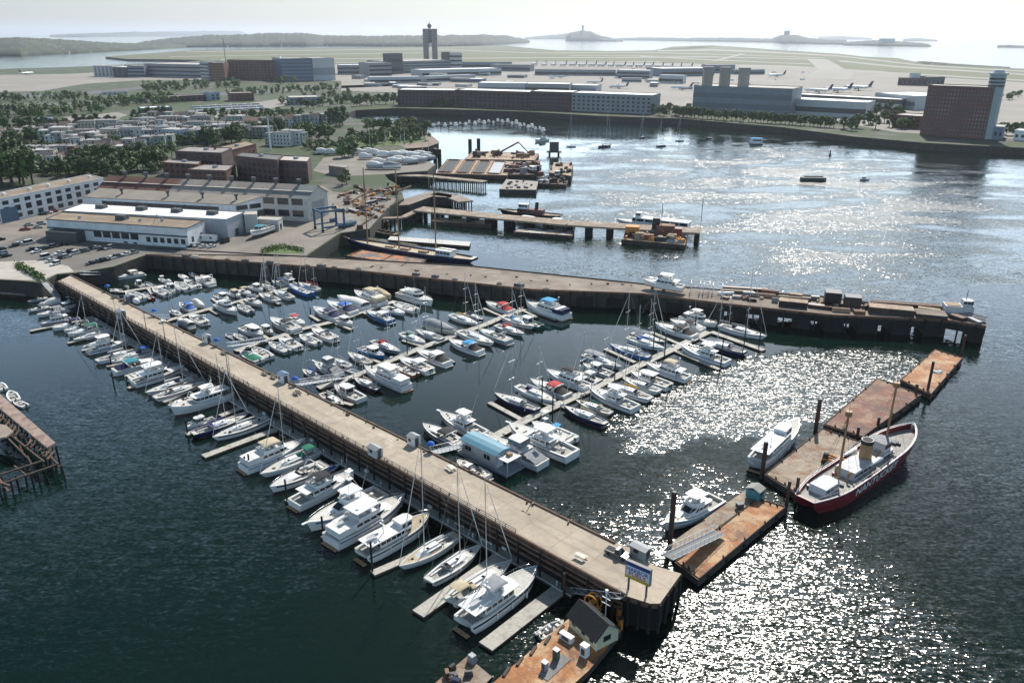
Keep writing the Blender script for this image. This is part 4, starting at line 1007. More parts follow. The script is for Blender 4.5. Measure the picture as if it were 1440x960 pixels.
drow(1, 'first', ((166, 411), (284, 393)), [
    ('open', (173, 404), (184, 400)), ('pilot', (189, 398), (203, 402), {}), ('dinghy', (201, 396), (219, 401), dict(B=2.8)), ('open', (221, 391), (234, 394), dict(ttop='white')), ('covered', (228, 396), (243, 399)), ('open', (249, 386), (264, 390), dict(cover='white')), ('open', (263, 383), (277, 386), dict(eng=2)), ('cruiser', (281, 388), (300, 394), {})],
   [('open', (178, 411), (200, 421), {}), ('open', (199, 413), (214, 419), dict(hull=redhull)), ('open', (218, 405), (233, 415), dict(eng=2, ttop='white')), ('pilot', (233, 402), (249, 409), dict()), ('open', (246, 398), (266, 407), dict(eng=2)), ('cruiser', (258, 395), (280, 403), dict(outb=1, arch=0)), ('cruiser', (275, 391), (298, 400), dict(cover='white', aftcover=0))])
boat('cruiser', (161, 392), (201, 384), 'large white express cruiser alone under the dark sea wall beside the gangway', 'boats in the marina basin', None, cover='white', aftcover=0)
boat('open', (142, 396), (157, 391), 'small white motorboat tucked between the pier head and the shore gangway', 'boats in the marina basin', None, cover='blue')
drow(2, 'second', ((228, 453), (432, 399)), [
    ('sail', (235, 435), (255, 442), dict(cover='grey', dodger=None)), ('cruiser', (252, 427), (272, 436), dict(cover='blue')), ('covered', (289, 431), (270, 425), dict(hull=cream)), ('pilot', (322, 422), (304, 415), dict(top='white')), ('pilot', (338, 417), (321, 410), dict(top='tan')), ('cruiser', (353, 414), (337, 407), dict(cover='tan', aftcover=0, arch=0)),
    ('pilot', (370, 409), (352, 402), dict(top='white')), ('sail', (368, 399), (385, 406), dict(dodger=None)), ('sail', (382, 394), (402, 401), dict(cover='blue')), ('fly', (394, 393), (415, 400), {})],
   [('covered', (249, 450), (270, 459)), ('cruiser', (266, 443), (289, 454), dict(outb=1)), ('fly', (335, 441), (305, 429), dict(boot=boot_b, top=None)), ('open', (330, 430), (357, 437), dict(eng=2, hull=greyhull)), ('cruiser', (370, 429), (346, 421), dict(cover='navy', aftcover=0)), ('sail', (366, 413), (390, 424), dict(cover='tan', dodger='tan')),
    ('sail', (385, 409), (411, 420), dict(dodger='navy')), ('open', (407, 402), (437, 414), dict(hull=bluehull, B=5)), ('sail', (422, 398), (446, 409), dict(cover='red', mizzen=1))])
drow(3, 'third', ((331, 493), (556, 423)), [
    ('dinghy', (318, 468), (331, 473), {}), ('open', (327, 469), (346, 475), dict(sole=sole)), ('pilot', (370, 474), (342, 461), dict(over=1.2, top='white')), ('pilot', (384, 469), (364, 460), dict(hull=cream)), ('cruiser', (384, 449), (414, 466), dict(cover='black', aftcover=0)), ('cruiser', (430, 456), (405, 447), dict(cover='red', aftcover=0)),
    ('cruiser', (444, 434), (475, 450), dict(cover='navy')), ('cruiser', (464, 426), (495, 442), dict(cover='blue', cover2='navy')), ('covered', (479, 419), (511, 435), dict(cover='white')), ('fly', (504, 412), (533, 430), dict(top='tan', aft='tan')), ('covered', (547, 420), (529, 409), dict(cover='tan', hull=cream))],
   [('open', (336, 495), (367, 507), dict(cover='green')), ('open', (354, 489), (379, 502), dict(sole=sole)), ('open', (381, 481), (402, 495), dict(hull=greyhull)), ('cruiser', (392, 476), (420, 489), dict(arch=0, outb=1)), ('open', (423, 471), (446, 483), dict(eng=2, ttop='white')), ('cruiser', (441, 463), (468, 478), dict(outb=1, arch=0)),
    ('pilot', (498, 457), (470, 448), dict(hull=gel)), ('cruiser', (515, 439), (550, 452), dict(hull=bluehull, cover='white', aftcover=0)), ('cruiser', (568, 443), (542, 432), dict(arch=0)), ('open', (555, 425), (581, 438), dict(eng=2))])
boat('fly', (604, 430), (568, 412), 'big white flybridge cruiser alone off the end of the third floating dock', 'boats in the marina basin', U, hull=gel, top=None)
drow(4, 'fourth', ((447, 545), (738, 434)), [
    ('sail', (425, 519), (449, 531), dict(cover='blue', dodger='blue')), ('sport', (444, 511), (476, 527), dict(enclosed=1)), ('sail', (465, 503), (492, 515), dict(cover='grey', dodger=None)), ('dinghy', (505, 523), (482, 515), dict(B=2.6)), ('sail', (490, 496), (520, 511), dict(hull=cream, cover='black', dodger=None)),
    ('pilot', (539, 504), (509, 489), dict(hull=bluehull, top='white')), ('sail', (562, 497), (525, 480), dict(cover='red', dodger='red', hull=greyhull)), ('sail', (598, 483), (564, 469), dict(dodger='green')), ('sail', (585, 464), (621, 478), dict(hull=greyhull, cover='grey', dodger=None)), ('covered', (641, 469), (600, 455), dict(cover='grey', hull=cream)),
    ('sail', (667, 458), (638, 442), dict(cover='yellow', dodger=None)), ('sail', (679, 451), (655, 440), dict(cover='navy', hull=navy)), ('cruiser', (685, 426), (718, 439), dict(cover='red'))],
   [('sail', (484, 570), (452, 553), dict(dodger='grey', cover='white', mast=9)), ('pilot', (471, 544), (508, 562), dict(outb=0, over=.6)), ('sail', (496, 531), (533, 548), dict(hull=navy, boot=boot_r, cover='tan', dodger=None)), ('fly', (514, 521), (571, 547), dict(hard=1, aft='white', B=5.0)), ('open', (557, 511), (580, 529), dict(hull=brownhull)),
    ('cruiser', (564, 504), (602, 523), dict(cover='white', aftcover=0, outb=1)), ('cruiser', (588, 493), (627, 513), dict(cover='white', cover2='black')), ('cruiser', (634, 479), (673, 497), dict(cover='sky', cover2='black')), ('sail', (691, 487), (649, 466), dict(dodger='white', mast=15)), ('cruiser', (676, 464), (713, 482), dict(dark=1, hull=greyhull)),
    ('sail', (732, 473), (703, 456), dict(cover='pink', dodger='pink', mast=16)), ('sail', (745, 464), (714, 444), dict(cover='white', dodger='sky', mast=15)), ('pilot', (730, 447), (757, 461), dict(hull=greenhull)), ('dinghy', (729, 440), (746, 447), dict(hull=greenhull))])
boat('fly', (745, 426), (791, 449), 'white flybridge cruiser with bright blue bimini at the tip of the fourth dock', 'boats in the marina basin', U, top='sky', aft='navy')
drow(5, 'last', ((677, 623), (996, 466)), [
    ('cruiser', (596, 599), (646, 627), dict(cover='black', aftcover=0)), ('sport', (622, 583), (676, 614), dict()), ('sail', (697, 553), (753, 580), dict(hull=navy, boot=boot_r, cover='grey', dodger='grey', mast=18)), ('sail', (780, 568), (729, 543), dict(dodger='navy', mast=15)), ('cruiser', (748, 535), (796, 559), dict(hull=greyhull, cover='red', cover2='black', boot=boot_r)),
    ('fly', (775, 522), (821, 549), dict(top='black', hull=gel)), ('cruiser', (808, 520), (838, 539), dict(hull=navy, cover='white', aftcover=0)), ('pilot', (823, 512), (857, 529), {}), ('sail', (870, 521), (825, 498), dict(awning='grey', hull=greyhull, mast=12)), ('sail', (860, 484), (910, 506), dict(hull=bluehull, dodger='white', mast=20)),
    ('sail', (932, 494), (886, 474), dict(cover='blue', dodger='blue', mast=16)), ('sail', (935, 485), (892, 468), dict(hull=navy, boot=boot_r, mizzen=1, dodger=None, mast=19)), ('cruiser', (925, 456), (974, 476), dict(cover='black')), ('cruiser', (948, 449), (983, 467), dict(cover='black', cover2='white')), ('fly', (1003, 461), (963, 443), dict(top='white'))],
   [('sport', (692, 617), (757, 658), dict(enclosed=1)), ('sport', (720, 602), (801, 645), dict(tower=1)), ('open', (752, 594), (803, 622), dict(ttop='sky')), ('sail', (792, 572), (852, 598), dict(dodger=None, mast=24, cover='tan', hull=navy, deck=deckw, boot=boot_r)), ('sail', (812, 562), (857, 583), dict(hull=cream, dodger='tan', cover='green', mast=18)),
    ('sport', (832, 547), (889, 578), dict()), ('sail', (855, 539), (913, 564), dict(cover='yellow', dodger='black', mast=17)), ('sail', (879, 531), (924, 553), dict(dodger='navy', mast=16)), ('pilot', (890, 524), (938, 546), dict(top='white', over=.8)), ('fly', (914, 512), (963, 536), dict(top='tan')), ('sport', (965, 487), (1016, 515), dict(boot=boot_b)), ('sail', (983, 478), (1046, 499), dict(hull=navy, dodger='navy', mast=19))])
boat('sail', (1078, 476), (1012, 459), 'largest white ketch with two tall masts at the outer end of the last dock', 'boats in the marina basin', None, mizzen=1, cover='grey', dodger='navy', mast=23)
boat('cruiser', (643, 647), (684, 671), 'white express cruiser wedged between the pale pier and the blue-roofed houseboat', 'boats in the marina basin', U, arch=0, dark=1)
# loose yachts
boat('sport', (933, 744), (1008, 702), 'white sportfishing boat moored bow inward beside the steel gangway and tall pile', 'yachts at the rusty barges', None, boot=boot_b)
boat('trawler', (1122, 602), (1060, 661), 'white pilothouse yacht moored beside the grey rusty barge and red piles', 'yachts at the rusty barges', None, lmul=.93, pilot=1, B=5.6, boot=boot_k)
boat('open', (13, 549), (22, 562), 'small dark open motorboat at the ruined timber pier, nearer the pier', 'skiffs at the ruined pier', None, sole=sole)
boat('open', (19, 562), (36, 569), 'small white open skiff at the ruined timber pier, outermost', 'skiffs at the ruined pier', None)
boat('open', (-4, 536), (5, 546), 'white motorboat cut by the picture edge beside the ruined timber pier', 'skiffs at the ruined pier', None)
boat('open', (793, 870), (757, 892), 'small aluminium skiff tied beside the yellow fuel shack', 'skiffs at the fuel barge', None, hull=greyhull, sole=sole)
# boats on moorings in the inner harbour
for kind, p, q, lab, o in (('fly', (752, 199), (770, 197), 'white motor cruiser moored alone off the little distant marina', dict(top=None)), ('sail', (796, 206), (810, 206), 'pale sailboat on a mooring beside the square channel platform', dict(mast=30, dodger=None)),
    ('sail', (860, 205), (842, 207), 'dark blue sailboat with the tallest mast among the moored yachts', dict(hull=navy, mast=38, dodger='blue', cover='blue')), ('sail', (899, 194), (908, 193), 'small dark sailboat moored furthest out, before the brick waterfront block', dict(hull=navy, mast=26, dodger=None)),
    ('sail', (922, 206), (936, 205), 'dark sailboat moored between two yachts, nearest the open harbour', dict(hull=navy, mast=24, dodger=None)), ('sail', (949, 198), (962, 198), 'grey sailboat moored second nearest the white houseboat', dict(hull=greyhull, mast=24, dodger=None)),
    ('open', (992, 195), (1000, 194), 'tiny dark launch on a mooring before the grey hangar', dict(hull=navy)), ('pilot', (1209, 253), (1221, 252), 'small grey harbour launch under way on the bright open water', dict(hull=greyhull, outb=0))):
    boat(kind, p, q, lab, 'craft moored in the open harbour', None, z=.5, **o)
# houseboat with the light blue roof
a, b = V2(W2(652, 640, .6)), V2(W2(706, 672, .6)); d = U
c0 = V2(W2(690, 645, .6))
hbt = thing('houseboat', 'white houseboat with long light blue metal roof at the foot of the last dock', 'houseboat', (c0.x, c0.y, 0), math.atan2(U.y, U.x), 'boats in the marina basin')
m = MB(); m.box(0, 0, -.4, 17, 6.6, 1.0); m.build('float', [greyhull], hbt)
m = MB(); m.box(-1.8, .1, .6, 12.2, 5.2, 3.6); hw = m.build('wall', whitep, hbt)
for side in (-1, 1):
    for x in (-6.0, -4.9, .6, 1.7):
        m = MB(); m.box(x, .1 + side * 2.6, 2.0, .9, .1, 1.2); m.build('window', winp, hw)
m = MB(); m.box(4.32, .6, .62, .08, 1.1, 2.1); m.build('door', glass, hw)
m = MB(); m.loft([[(x, -2.9, 4.2), (x, -1.5, 4.75), (x, .1, 5.0), (x, 1.7, 4.75), (x, 3.1, 4.2), (x, 3.1, 4.1), (x, -2.9, 4.1)] for x in (-8.3, 4.6)], 0, True, True, True); m.build('roof', skyroof, hbt)
m = MB(); m.box(6.3, .1, 3.5, 3.6, 5.0, .14); up = m.build('upper_deck', whitep, hbt)
m = MB()
for x, y in ((4.7, -2.3), (8, -2.3), (8, 2.5), (4.7, 2.5)): m.box(x, y, .6, .14, .14, 2.9)
m.build('deck_post', whitep, up)
m = MB(); m.tube([(4.6, -2.4, 4.55), (8, -2.4, 4.55), (8, 2.6, 4.55), (4.6, 2.6, 4.55)], .04, 4)
for k in range(8): m.box(4.8 + k * .45, -2.4, 3.64, .05, .05, .9); m.box(4.8 + k * .45, 2.6, 3.64, .05, .05, .9)
m.build('railing', whitep, up)
m = MB(); m.box(6, .5, 3.64, 1.2, 1.2, .75); m.build('deck_table', teak, up)
# ---------------------------------------------------------------- rusty barges, lightship, fuel dock
def ctr_of(ps): return Vector((sum(p[0] for p in ps) / len(ps), sum(p[1] for p in ps) / len(ps), 0))
def barge(label, quad, deck, z=1.8, group='moored barges', coam=True, name='barge', side=rustD, px=True):
    ps = [W2(*p, z) for p in quad] if px else quad; c = ctr_of(ps)
    t = thing(name, label, 'barge', (*c.xy, 0), 0, group)
    q = [rel(p, c) for p in ps]
    m = MB(); m.prism([(x * .985, y * .985) for x, y in q], -1, .35); m.prism(q, .35, z, 0, 1); m.build('hull', [side, deck], t)
    n = len(q)
    if coam:
        for i in range(n):
            a, b = q[i], q[(i + 1) % n]; m = MB()
            m.bar((a[0] * .98, a[1] * .98, z + .22), (b[0] * .98, b[1] * .98, z + .22), .18, .225); m.build('edge_coaming', side, t)
        for i in range(n):
            for k in (1, 2, 3):
                x, y = (q[i][j] + (q[(i + 1) % n][j] - q[i][j]) * k / 4 for j in (0, 1)); m = MB()
                cyl(m, x * .95, y * .95 - .25, z, z + .55, .16, 7); cyl(m, x * .95, y * .95 + .25, z, z + .55, .16, 7); m.build('bollard', side, t)
        for i in range(n):
            a, b = V2(q[i]), V2(q[(i + 1) % n]); e = (b - a); l = e.length; e.normalize(); o = Vector((e.y, -e.x, 0))
            if o.dot(a) < 0: o = -o
            for k in range(int(l / 7)):
                p = a + e * (3.5 + k * 7) + o * .18; m = MB()
                m.tube([p + Vector((0, 0, .9)) + (e * math.cos(f) + Vector((0, 0, 1)) * math.sin(f)) * .42 for f in [j * math.pi / 4 for j in range(9)]], .16, 5); m.build('tyre_fender', rubber, t)
    return t, q
barge('grey float along the inner edge of the orange rusty barge', [(942, 764), (950, 786), (1060, 703), (1049, 688)], rustC, 1.5, coam=False)
barge('orange rusty barge nearest the pier end, under the steel gangway', [(949, 790), (982, 815), (1106, 712), (1066, 700)], rustA)
barge('wide grey rust-streaked barge beside the red lightship', [(1075, 667), (1130, 700), (1208, 620), (1157, 602)], rustC)
barge('wide reddish rusty barge beyond the lightship bow', [(1158, 597), (1213, 615), (1296, 555), (1234, 531)], rustB)
barge('outermost rusty barge with pale flaked deck end', [(1266, 534), (1309, 555), (1354, 503), (1315, 491)], rustA)
def pile_thing(base, topy, r, label, mat=pilesbr, group='steel mooring piles'):
    p = V2(W2(*base)); best = 6.0
    for k in range(40, 260):   # height from where the photograph shows its head
        h = k / 10; v = CROT.transposed() @ Vector((p.x, p.y, h - CAMH)); y = 480 + FPX * v.y / v.z
        if y <= topy: best = h; break
    t = thing('mooring_pile', label, 'pile', (p.x, p.y, 0), 0, group)
    m = MB(); cyl(m, 0, 0, -2, best, r, 10); m.build('shaft', mat, t)
    m = MB(); cyl(m, 0, 0, best, best + .18, r * 1.06, 10, 0, r * .8); m.build('cap', darkwall, t)
    return best
for b, ty, r, l in (((941, 776), 692, .55, 'tallest dark steel pile beside the gangway and white sportfishing boat'), ((1146, 610), 562, .55, 'thick red-brown pile at the joint of the grey and reddish barges'), ((1071, 672), 622, .55, 'thick red-brown pile beside the teal shed'),
    ((1303, 556), 509, .4, 'dark pile leaning at the joint of the two outer barges'), ((1351, 503), 472, .35, 'thin dark pile at the outermost barge corner'), ((1286, 561), 541, .4, 'short black pile where the reddish barge meets the outer barge'),
    ((1105, 716), 677, .38, 'short black pile off the lightship stern, nearer the teal shed'), ((1118, 706), 672, .38, 'short black pile off the lightship stern, nearer the hull'), ((1204, 622), 601, .38, 'stubby pile between the barges behind the funnel'), ((1233, 606), 588, .38, 'stubby pile behind the lightship foremast'),
    ((793, 838), 806, .3, 'dark pile at the foot of the long aluminium gangway')): pile_thing(b, ty, r, l)
def text_mesh(txt, size, offset=0.0):
    cu = bpy.data.curves.new('lettering', 'FONT'); cu.body = txt; cu.size = size; cu.offset = offset; cu.resolution_u = 3
    o = bpy.data.objects.new('lettering', cu); C.objects.link(o); bpy.context.view_layer.update()
    me = bpy.data.meshes.new_from_object(o.evaluated_get(bpy.context.evaluated_depsgraph_get()))
    bpy.data.objects.remove(o); return me
# --- the red lightship
sb, ss = V2(W2(1284, 602, 5)), V2(W2(1131, 706, 3)); LS = (sb - ss).length; c = (sb + ss) / 2; dr = (sb - ss).normalized()
ls = thing('lightship', 'red lightship with NANTUCKET in white letters, two buff masts and funnel', 'lightship', (*c.xy, 0), math.atan2(dr.y, dr.x))
BS = 9.6; FB = 3.5
hbs = hull(ls, LS, BS, FB, 'ship', hullred, boot_r, hullred, [(.015, .66, .75), (.661, .985, 1.5)], rise=.85, stern=.5, bs=.7, name='hull', msole=matte('ship_deck', (.36, .35, .32), .8, .2, .6))
def lx(px, py, z=3.0): return (V2(W2(px, py, z)) - c).dot(dr)
me = text_mesh('NANTUCKET', 2.5, .03)
xs = [v.co.x for v in me.vertices]; w0, w1 = min(xs), max(xs); X0, X1 = lx(1211, 696, 2.2), lx(1263, 651, 3.2)
for v in me.vertices:
    x = X0 + (v.co.x - w0) / (w1 - w0) * (X1 - X0); t_ = (x + LS / 2) / LS; zs = FB * (1 + .85 * t_ ** 2.2 + .12 * (1 - t_) ** 3)
    z = zs * .97 - 2.35 + v.co.y / 1.75 * 1.95
    wl = hbs(t_) * (.93 - .38 * t_ ** 3); zm = zs * .62
    yy = hbs(t_) * .99 + (hbs(t_) * .01) * (z - zm) / (zs - zm) if z > zm else wl * 1.01 + (hbs(t_) * .99 - wl * 1.01) * (z - .14) / (zm - .14); yy += .05
    v.co = (x, -yy - .06, z)
me.materials.clear(); me.materials.append(whitep)
lo = bpy.data.objects.new('name_lettering', me); C.objects.link(lo); lo.parent = ls
m = MB(); pts = []
for sg in (1, -1):
    r_ = [k / 24 for k in range(25)]
    pts += [(-LS / 2 + t_ * LS, sg * hbs(t_), FB * (1 + .85 * t_ ** 2.2 + .12 * (1 - t_) ** 3) + .05) for t_ in (r_ if sg > 0 else r_[::-1])]
m.tube(pts, .14, 5); m.build('cap_rail', whitep, ls)
m = MB(); q = [(p[0] * .985, p[1] * .97, p[2] + .95) for p in pts if p[0] < LS * .22]
half = [p for p in q if p[1] >= 0][::-1] + [p for p in q if p[1] < 0][::-1]
m.tube(half, .045, 4)
for p in half[::2]: m.tube([p, (p[0], p[1], p[2] - .95)], .04, 4)
m.build('stern_rail', whitep, ls)
zd = FB - .6
deckhouse(ls, 'aft_deckhouse', -LS * .40, -LS * .27, 4.2, zd, 2.1, matte('pale_grey_paint', (.5, .52, .55), .6, .08), fr=.1, br=.1, tuck=.05, nose=.1, win=(.5, .8), side=3, front=False)
sg_ = matte('ship_grey_white', (.5, .51, .52), .65, .12, .6, col2=(.34, .3, .27), thr=(.56, .72), scale2=.5)
deckhouse(ls, 'midship_house', -LS * .17, LS * .06, 5.0, zd, 2.3, sg_, fr=.1, br=.1, tuck=.05, nose=.1, win=(.45, .72), side=5)
deckhouse(ls, 'forward_house', LS * .09, LS * .21, 5.2, zd + .1, 2.4, sg_, fr=.1, br=.1, tuck=.05, nose=.15, win=(.45, .72), side=3)
deckhouse(ls, 'pilothouse', LS * .11, LS * .20, 4.4, zd + 2.55, 2.2, sg_, roof=matte('grey_house_top', (.2, .21, .22), .7, .2), fr=.1, br=.1, tuck=.05, nose=.3, win=(.4, .85), side=2, over=.2)
m = MB(); x = lx(1221, 640, 6); m.tube([(x, 0, zd + 2.3), (x - .2, 0, zd + 6.2)], [1.45, 1.4], 14); fn = m.build('funnel', buff, ls)
m = MB(); m.tube([(x - .2, 0, zd + 6.2), (x - .23, 0, zd + 7.2)], [1.47, 1.45], 14); m.build('funnel_band', blackp, fn)
m = MB(); m.tube([(x - .23, 0, zd + 7.21), (x - .23, 0, zd + 7.26)], [1.15, 1.15], 14); m.build('funnel_mouth', rubber, fn)
for mx_, my_, ty, nm in ((1181, 673, 578, 0), (1235, 628, 538, 1)):
    x = lx(mx_, my_, 4.0); base = c + dr * x; hh = 15
    for k in range(60, 400):
        h = k / 10; v = CROT.transposed() @ Vector((base.x, base.y, h - CAMH))
        if 480 + FPX * v.y / v.z <= ty: hh = h; break
    m = MB(); m.tube([(x, 0, zd), (x, 0, hh - 1.2)], [.34, .24], 8); mo = m.build('mast', buff, ls)
    m = MB(); cyl(m, x, 0, hh - 1.2, hh, .75, 10); m.build('light_lantern', buff, mo)
    m = MB(); cyl(m, x, 0, hh, hh + 1.6, .05, 5); m.build('antenna', blackp, mo)
    m = MB()
    for sy in (-1, 1):
        for dx in (-2.4, 2.4): m.tube([(x + dx, sy * 4.2, zd + .8), (x, 0, hh - 1.5)], .03, 3)
    m.tube([(x, 0, hh - 1.6), (LS / 2 - .4, 0, FB * 1.75) if nm else (-LS * .47, 0, FB + 1)], .03, 3)
    m.build('rigging', blackp, mo)
for k in range(26):
    x = R.uniform(-.42, .4) * LS; y = R.uniform(-.8, .8) * hbs(x / LS + .5); m = MB(); m.box(x, y, zd - .1, R.uniform(.5, 1.6), R.uniform(.4, 1.1), R.uniform(.4, 1.3), R.random(), 0, .9, .9); m.build('deck_locker', R.choice([sg_, buff, darkwall, hullred, blackp]), ls)
for x, y, h_ in ((LS * .075, -1.6, 2.6), (LS * .075, 1.6, 2.6), (-LS * .2, -1.7, 1.9), (-LS * .2, 1.4, 2.2)):
    m = MB(); m.tube([(x, y, zd), (x, y, zd + h_), (x + .35, y, zd + h_ + .4), (x + .8, y, zd + h_ + .4)], [.22, .22, .3, .42], 8); m.build('ventilator', buff, ls)
m = MB(); m.box(LS * .31, 0, zd + .5, 2.4, 1.8, 1.0, 0, 0, .7, .7); m.tube([(LS * .31, -1.5, zd + 1.1), (LS * .31, 1.5, zd + 1.1)], .45, 8); m.build('anchor_windlass', darkwall, ls)
m = MB(); m.tube([(LS * .05, -3.4, zd + 2.8), (LS * .03, -3.0, zd + 2.8), (-LS * .06, -3.2, zd + 2.8)], [.2, .6, .2], 8); m.build('lifeboat', whitep, ls)
m = MB(); m.tube([(LS * .05, 3.4, zd + 2.8), (LS * .03, 3.0, zd + 2.8), (-LS * .06, 3.2, zd + 2.8)], [.2, .6, .2], 8); m.build('lifeboat', whitep, ls)
me.update()
# --- gangways
def gangway(label, a, za, b, zb, w=1.5, truss=True, mat=alu):
    a, b = V2(W2(*a, za)), V2(W2(*b, zb)); d = b - a; ln = d.length; d.normalize(); n = Vector((-d.y, d.x, 0)) * w / 2
    t = thing('gangway', label, 'gangway', (*a.xy, 0), 0, 'gangways')
    at = lambda s: d * s + Vector((0, 0, za + (zb - za) * s / ln))
    m = MB(); m.bar(at(0), at(ln), w, .12); m.build('walkway', darkwall if truss and w > 2.5 else galv, t)
    for sg in (-1, 1):
        m = MB(); up = Vector((0, 0, 1.25)); o = n * sg; k = max(3, int(ln / 1.6))
        m.tube([at(0) + o + up, at(ln) + o + up], .06, 4); m.tube([at(0) + o, at(ln) + o], .07, 4)
        for i in range(k + 1):
            m.tube([at(ln * i / k) + o, at(ln * i / k) + o + up], .04, 4)
            if truss and i < k: m.tube([at(ln * i / k) + o, at(ln * (i + 1) / k) + o + up], .035, 4)
        m.build('railing', mat, t)
    return t
gangway('white steel truss gangway between the pier end and orange barge', (938, 783), 6.6, (1012, 748), 2.6, 2.6, mat=whitep)
gangway('long aluminium gangway down the outer side of the pier end', (877, 839), 6.5, (806, 830), .9, 1.8)
gangway('gangway from the pier to the second floating dock', (204, 447), 6.5, (236, 447), .8)
gangway('gangway from the pier to the third floating dock', (322, 487), 6.5, (372, 479), .8)
gangway('gangway from the pier to the fourth floating dock', (418, 541), 6.5, (481, 531), .8, 2.2)
gangway('railed gangway from the pier beside the blue-roofed houseboat', (610, 636), 6.5, (667, 622), .8, 2.4)
gangway('gangway from the shore corner towards the large white cruiser', (115, 386), 6.5, (168, 386), .8, 2)
gangway('gangway from the shore forecourt down to the outer boats', (62, 397), 6.5, (82, 420), .8, 2)
gangway('gangway from the pier to the float nearest the parking lot', (158, 410), 6.5, (170, 411), .8)
# --- sheds, tables, signs on the pier
PA = math.atan2(U.y, U.x)
def shed(name, label, px, sx, sy, h, wall, roof, z=ZP, rz=None, gable=.5, cat='shed', group=None, door=True, zpx=None):
    p = W2(*px, z); t = thing(name, label, cat, (*p, z), PA if rz is None else rz, group)
    if name == 'pier_shed': sx, sy, h = sx * .78, sy * .78, h * .82
    m = MB(); m.box(0, 0, 0, sx, sy, h); wl_ = m.build('wall', wall, t)
    m = MB()
    if gable: m.loft([[(x, -sy / 2 - .2, h), (x, 0, h + gable), (x, sy / 2 + .2, h), (x, sy / 2 + .2, h - .12), (x, 0, h + gable - .12), (x, -sy / 2 - .2, h - .12)] for x in (-sx / 2 - .2, sx / 2 + .2)], 0, True, True, True)
    else: m.box(0, 0, h, sx + .3, sy + .3, .18)
    m.build('roof', roof, t)
    if door:
        m = MB(); m.box(sx / 2 + .02, 0, .05, .06, min(1.1, sy * .5), 2.0); m.build('door', darkwall, wl_)
        m = MB(); m.box(-sx * .1, -sy / 2 - .02, 1.0, 1.0, .06, .8); m.build('window', winp, wl_)
    return t
shed('pier_shed', 'small grey shed on the outer edge of the pier above the sportfishing boats', (528, 640), 4.2, 2.6, 2.6, matte('pale_shed_paint', (.42, .43, .44), .7, .12), galv)
shed('pier_shed', 'white-sided shed beside the houseboat gangway', (582, 624), 3.0, 2.8, 2.8, whitew, galv)
shed('pier_shed', 'dark-doored white shed at the head of the fourth dock gangway', (399, 536), 3.2, 3.0, 3.0, whitew, matte('blue_shed_door', (.12, .18, .28), .6, .2))
shed('pier_shed', 'white shed at the head of the third dock gangway', (292, 481), 3.2, 2.6, 2.8, whitew, galv)
shed('pier_shed', 'grey hut on the outer pier edge nearest the shore', (171, 447), 4.0, 3.0, 3.2, matte('weathered_shingle', (.24, .23, .22), .85, .2), galv)
shed('pier_shed', 'dark shed with white tank beside the crowded first dock', (184, 424), 3.5, 3.0, 3.0, matte('blue_grey_shed', (.13, .14, .2), .7, .2), galv)
p = W2(192, 427, ZP); t = thing('storage_tank', 'white rounded tank against the dark shed on the pier', 'tank', (*p, ZP), PA)
m = MB(); m.tube([(-1.3, 0, 1), (-1.05, 0, 1), (1.05, 0, 1), (1.3, 0, 1)], [.4, .95, .95, .4], 12); m.build('shell', whitep, t)
m = MB(); m.box(-.7, 0, 0, .25, 1.4, .35); m.box(.7, 0, 0, .25, 1.4, .35); m.build('cradle', darkwall, t)
shed('pier_shed', 'grey ribbed metal shed beside the fuel sign at the pier end', (900, 781), 4.4, 2.6, 2.6, galv, galv, gable=.3)
shed('harbour_hut', 'small teal shed with grey roof on the orange rusty barge', (1061, 698), 2.7, 3.2, 2.3, teal, matte('grey_shed_roof', (.27, .26, .24), .8, .2), z=1.8, rz=math.atan2(VD.y, VD.x), gable=.7)
def table(label, px, mat, z=ZP):
    p = W2(*px, z); t = thing('picnic_table', label, 'picnic table', (*p, z), PA + R.uniform(-.4, .4), 'picnic tables on the pier')
    m = MB(); m.box(0, 0, .72, 2.4, .95, .07); m.build('table_top', mat, t)
    for sy in (-1, 1): m = MB(); m.box(0, sy * .85, .42, 2.4, .36, .06); m.build('bench_seat', mat, t)
    for sx in (-1, 1):
        m = MB()
        for sy in (-1, 1): m.bar((sx * .85, sy * .15, .72), (sx * .85, sy * .75, 0), .09, .09)
        m.bar((sx * .85, -.9, .41), (sx * .85, .9, .41), .08, .1); m.build('leg', mat, t)
wt = matte('white_table', (.6, .57, .5), .8, .15); dt = matte('dark_table', (.07, .06, .05), .85, .2)
for l, px, mt in (('white picnic table near the fuel sign', (816, 785), wt), ('white picnic table facing the blue-roofed houseboat', (634, 660), wt), ('dark picnic table nearest the fourth dock gangway', (386, 531), dt), ('dark picnic table second nearest the fourth dock gangway', (374, 526), dt), ('dark picnic table by the third dock gangway', (316, 497), dt),
    ('dark picnic table by the first dock, nearer the shore', (161, 419), dt), ('dark picnic table by the first dock, further along the pier', (172, 423), dt), ('pale picnic table by the second dock gangway', (229, 453), wt), ('dark picnic table just past the fourth dock gangway', (418, 554), dt)): table(l, px, mt)
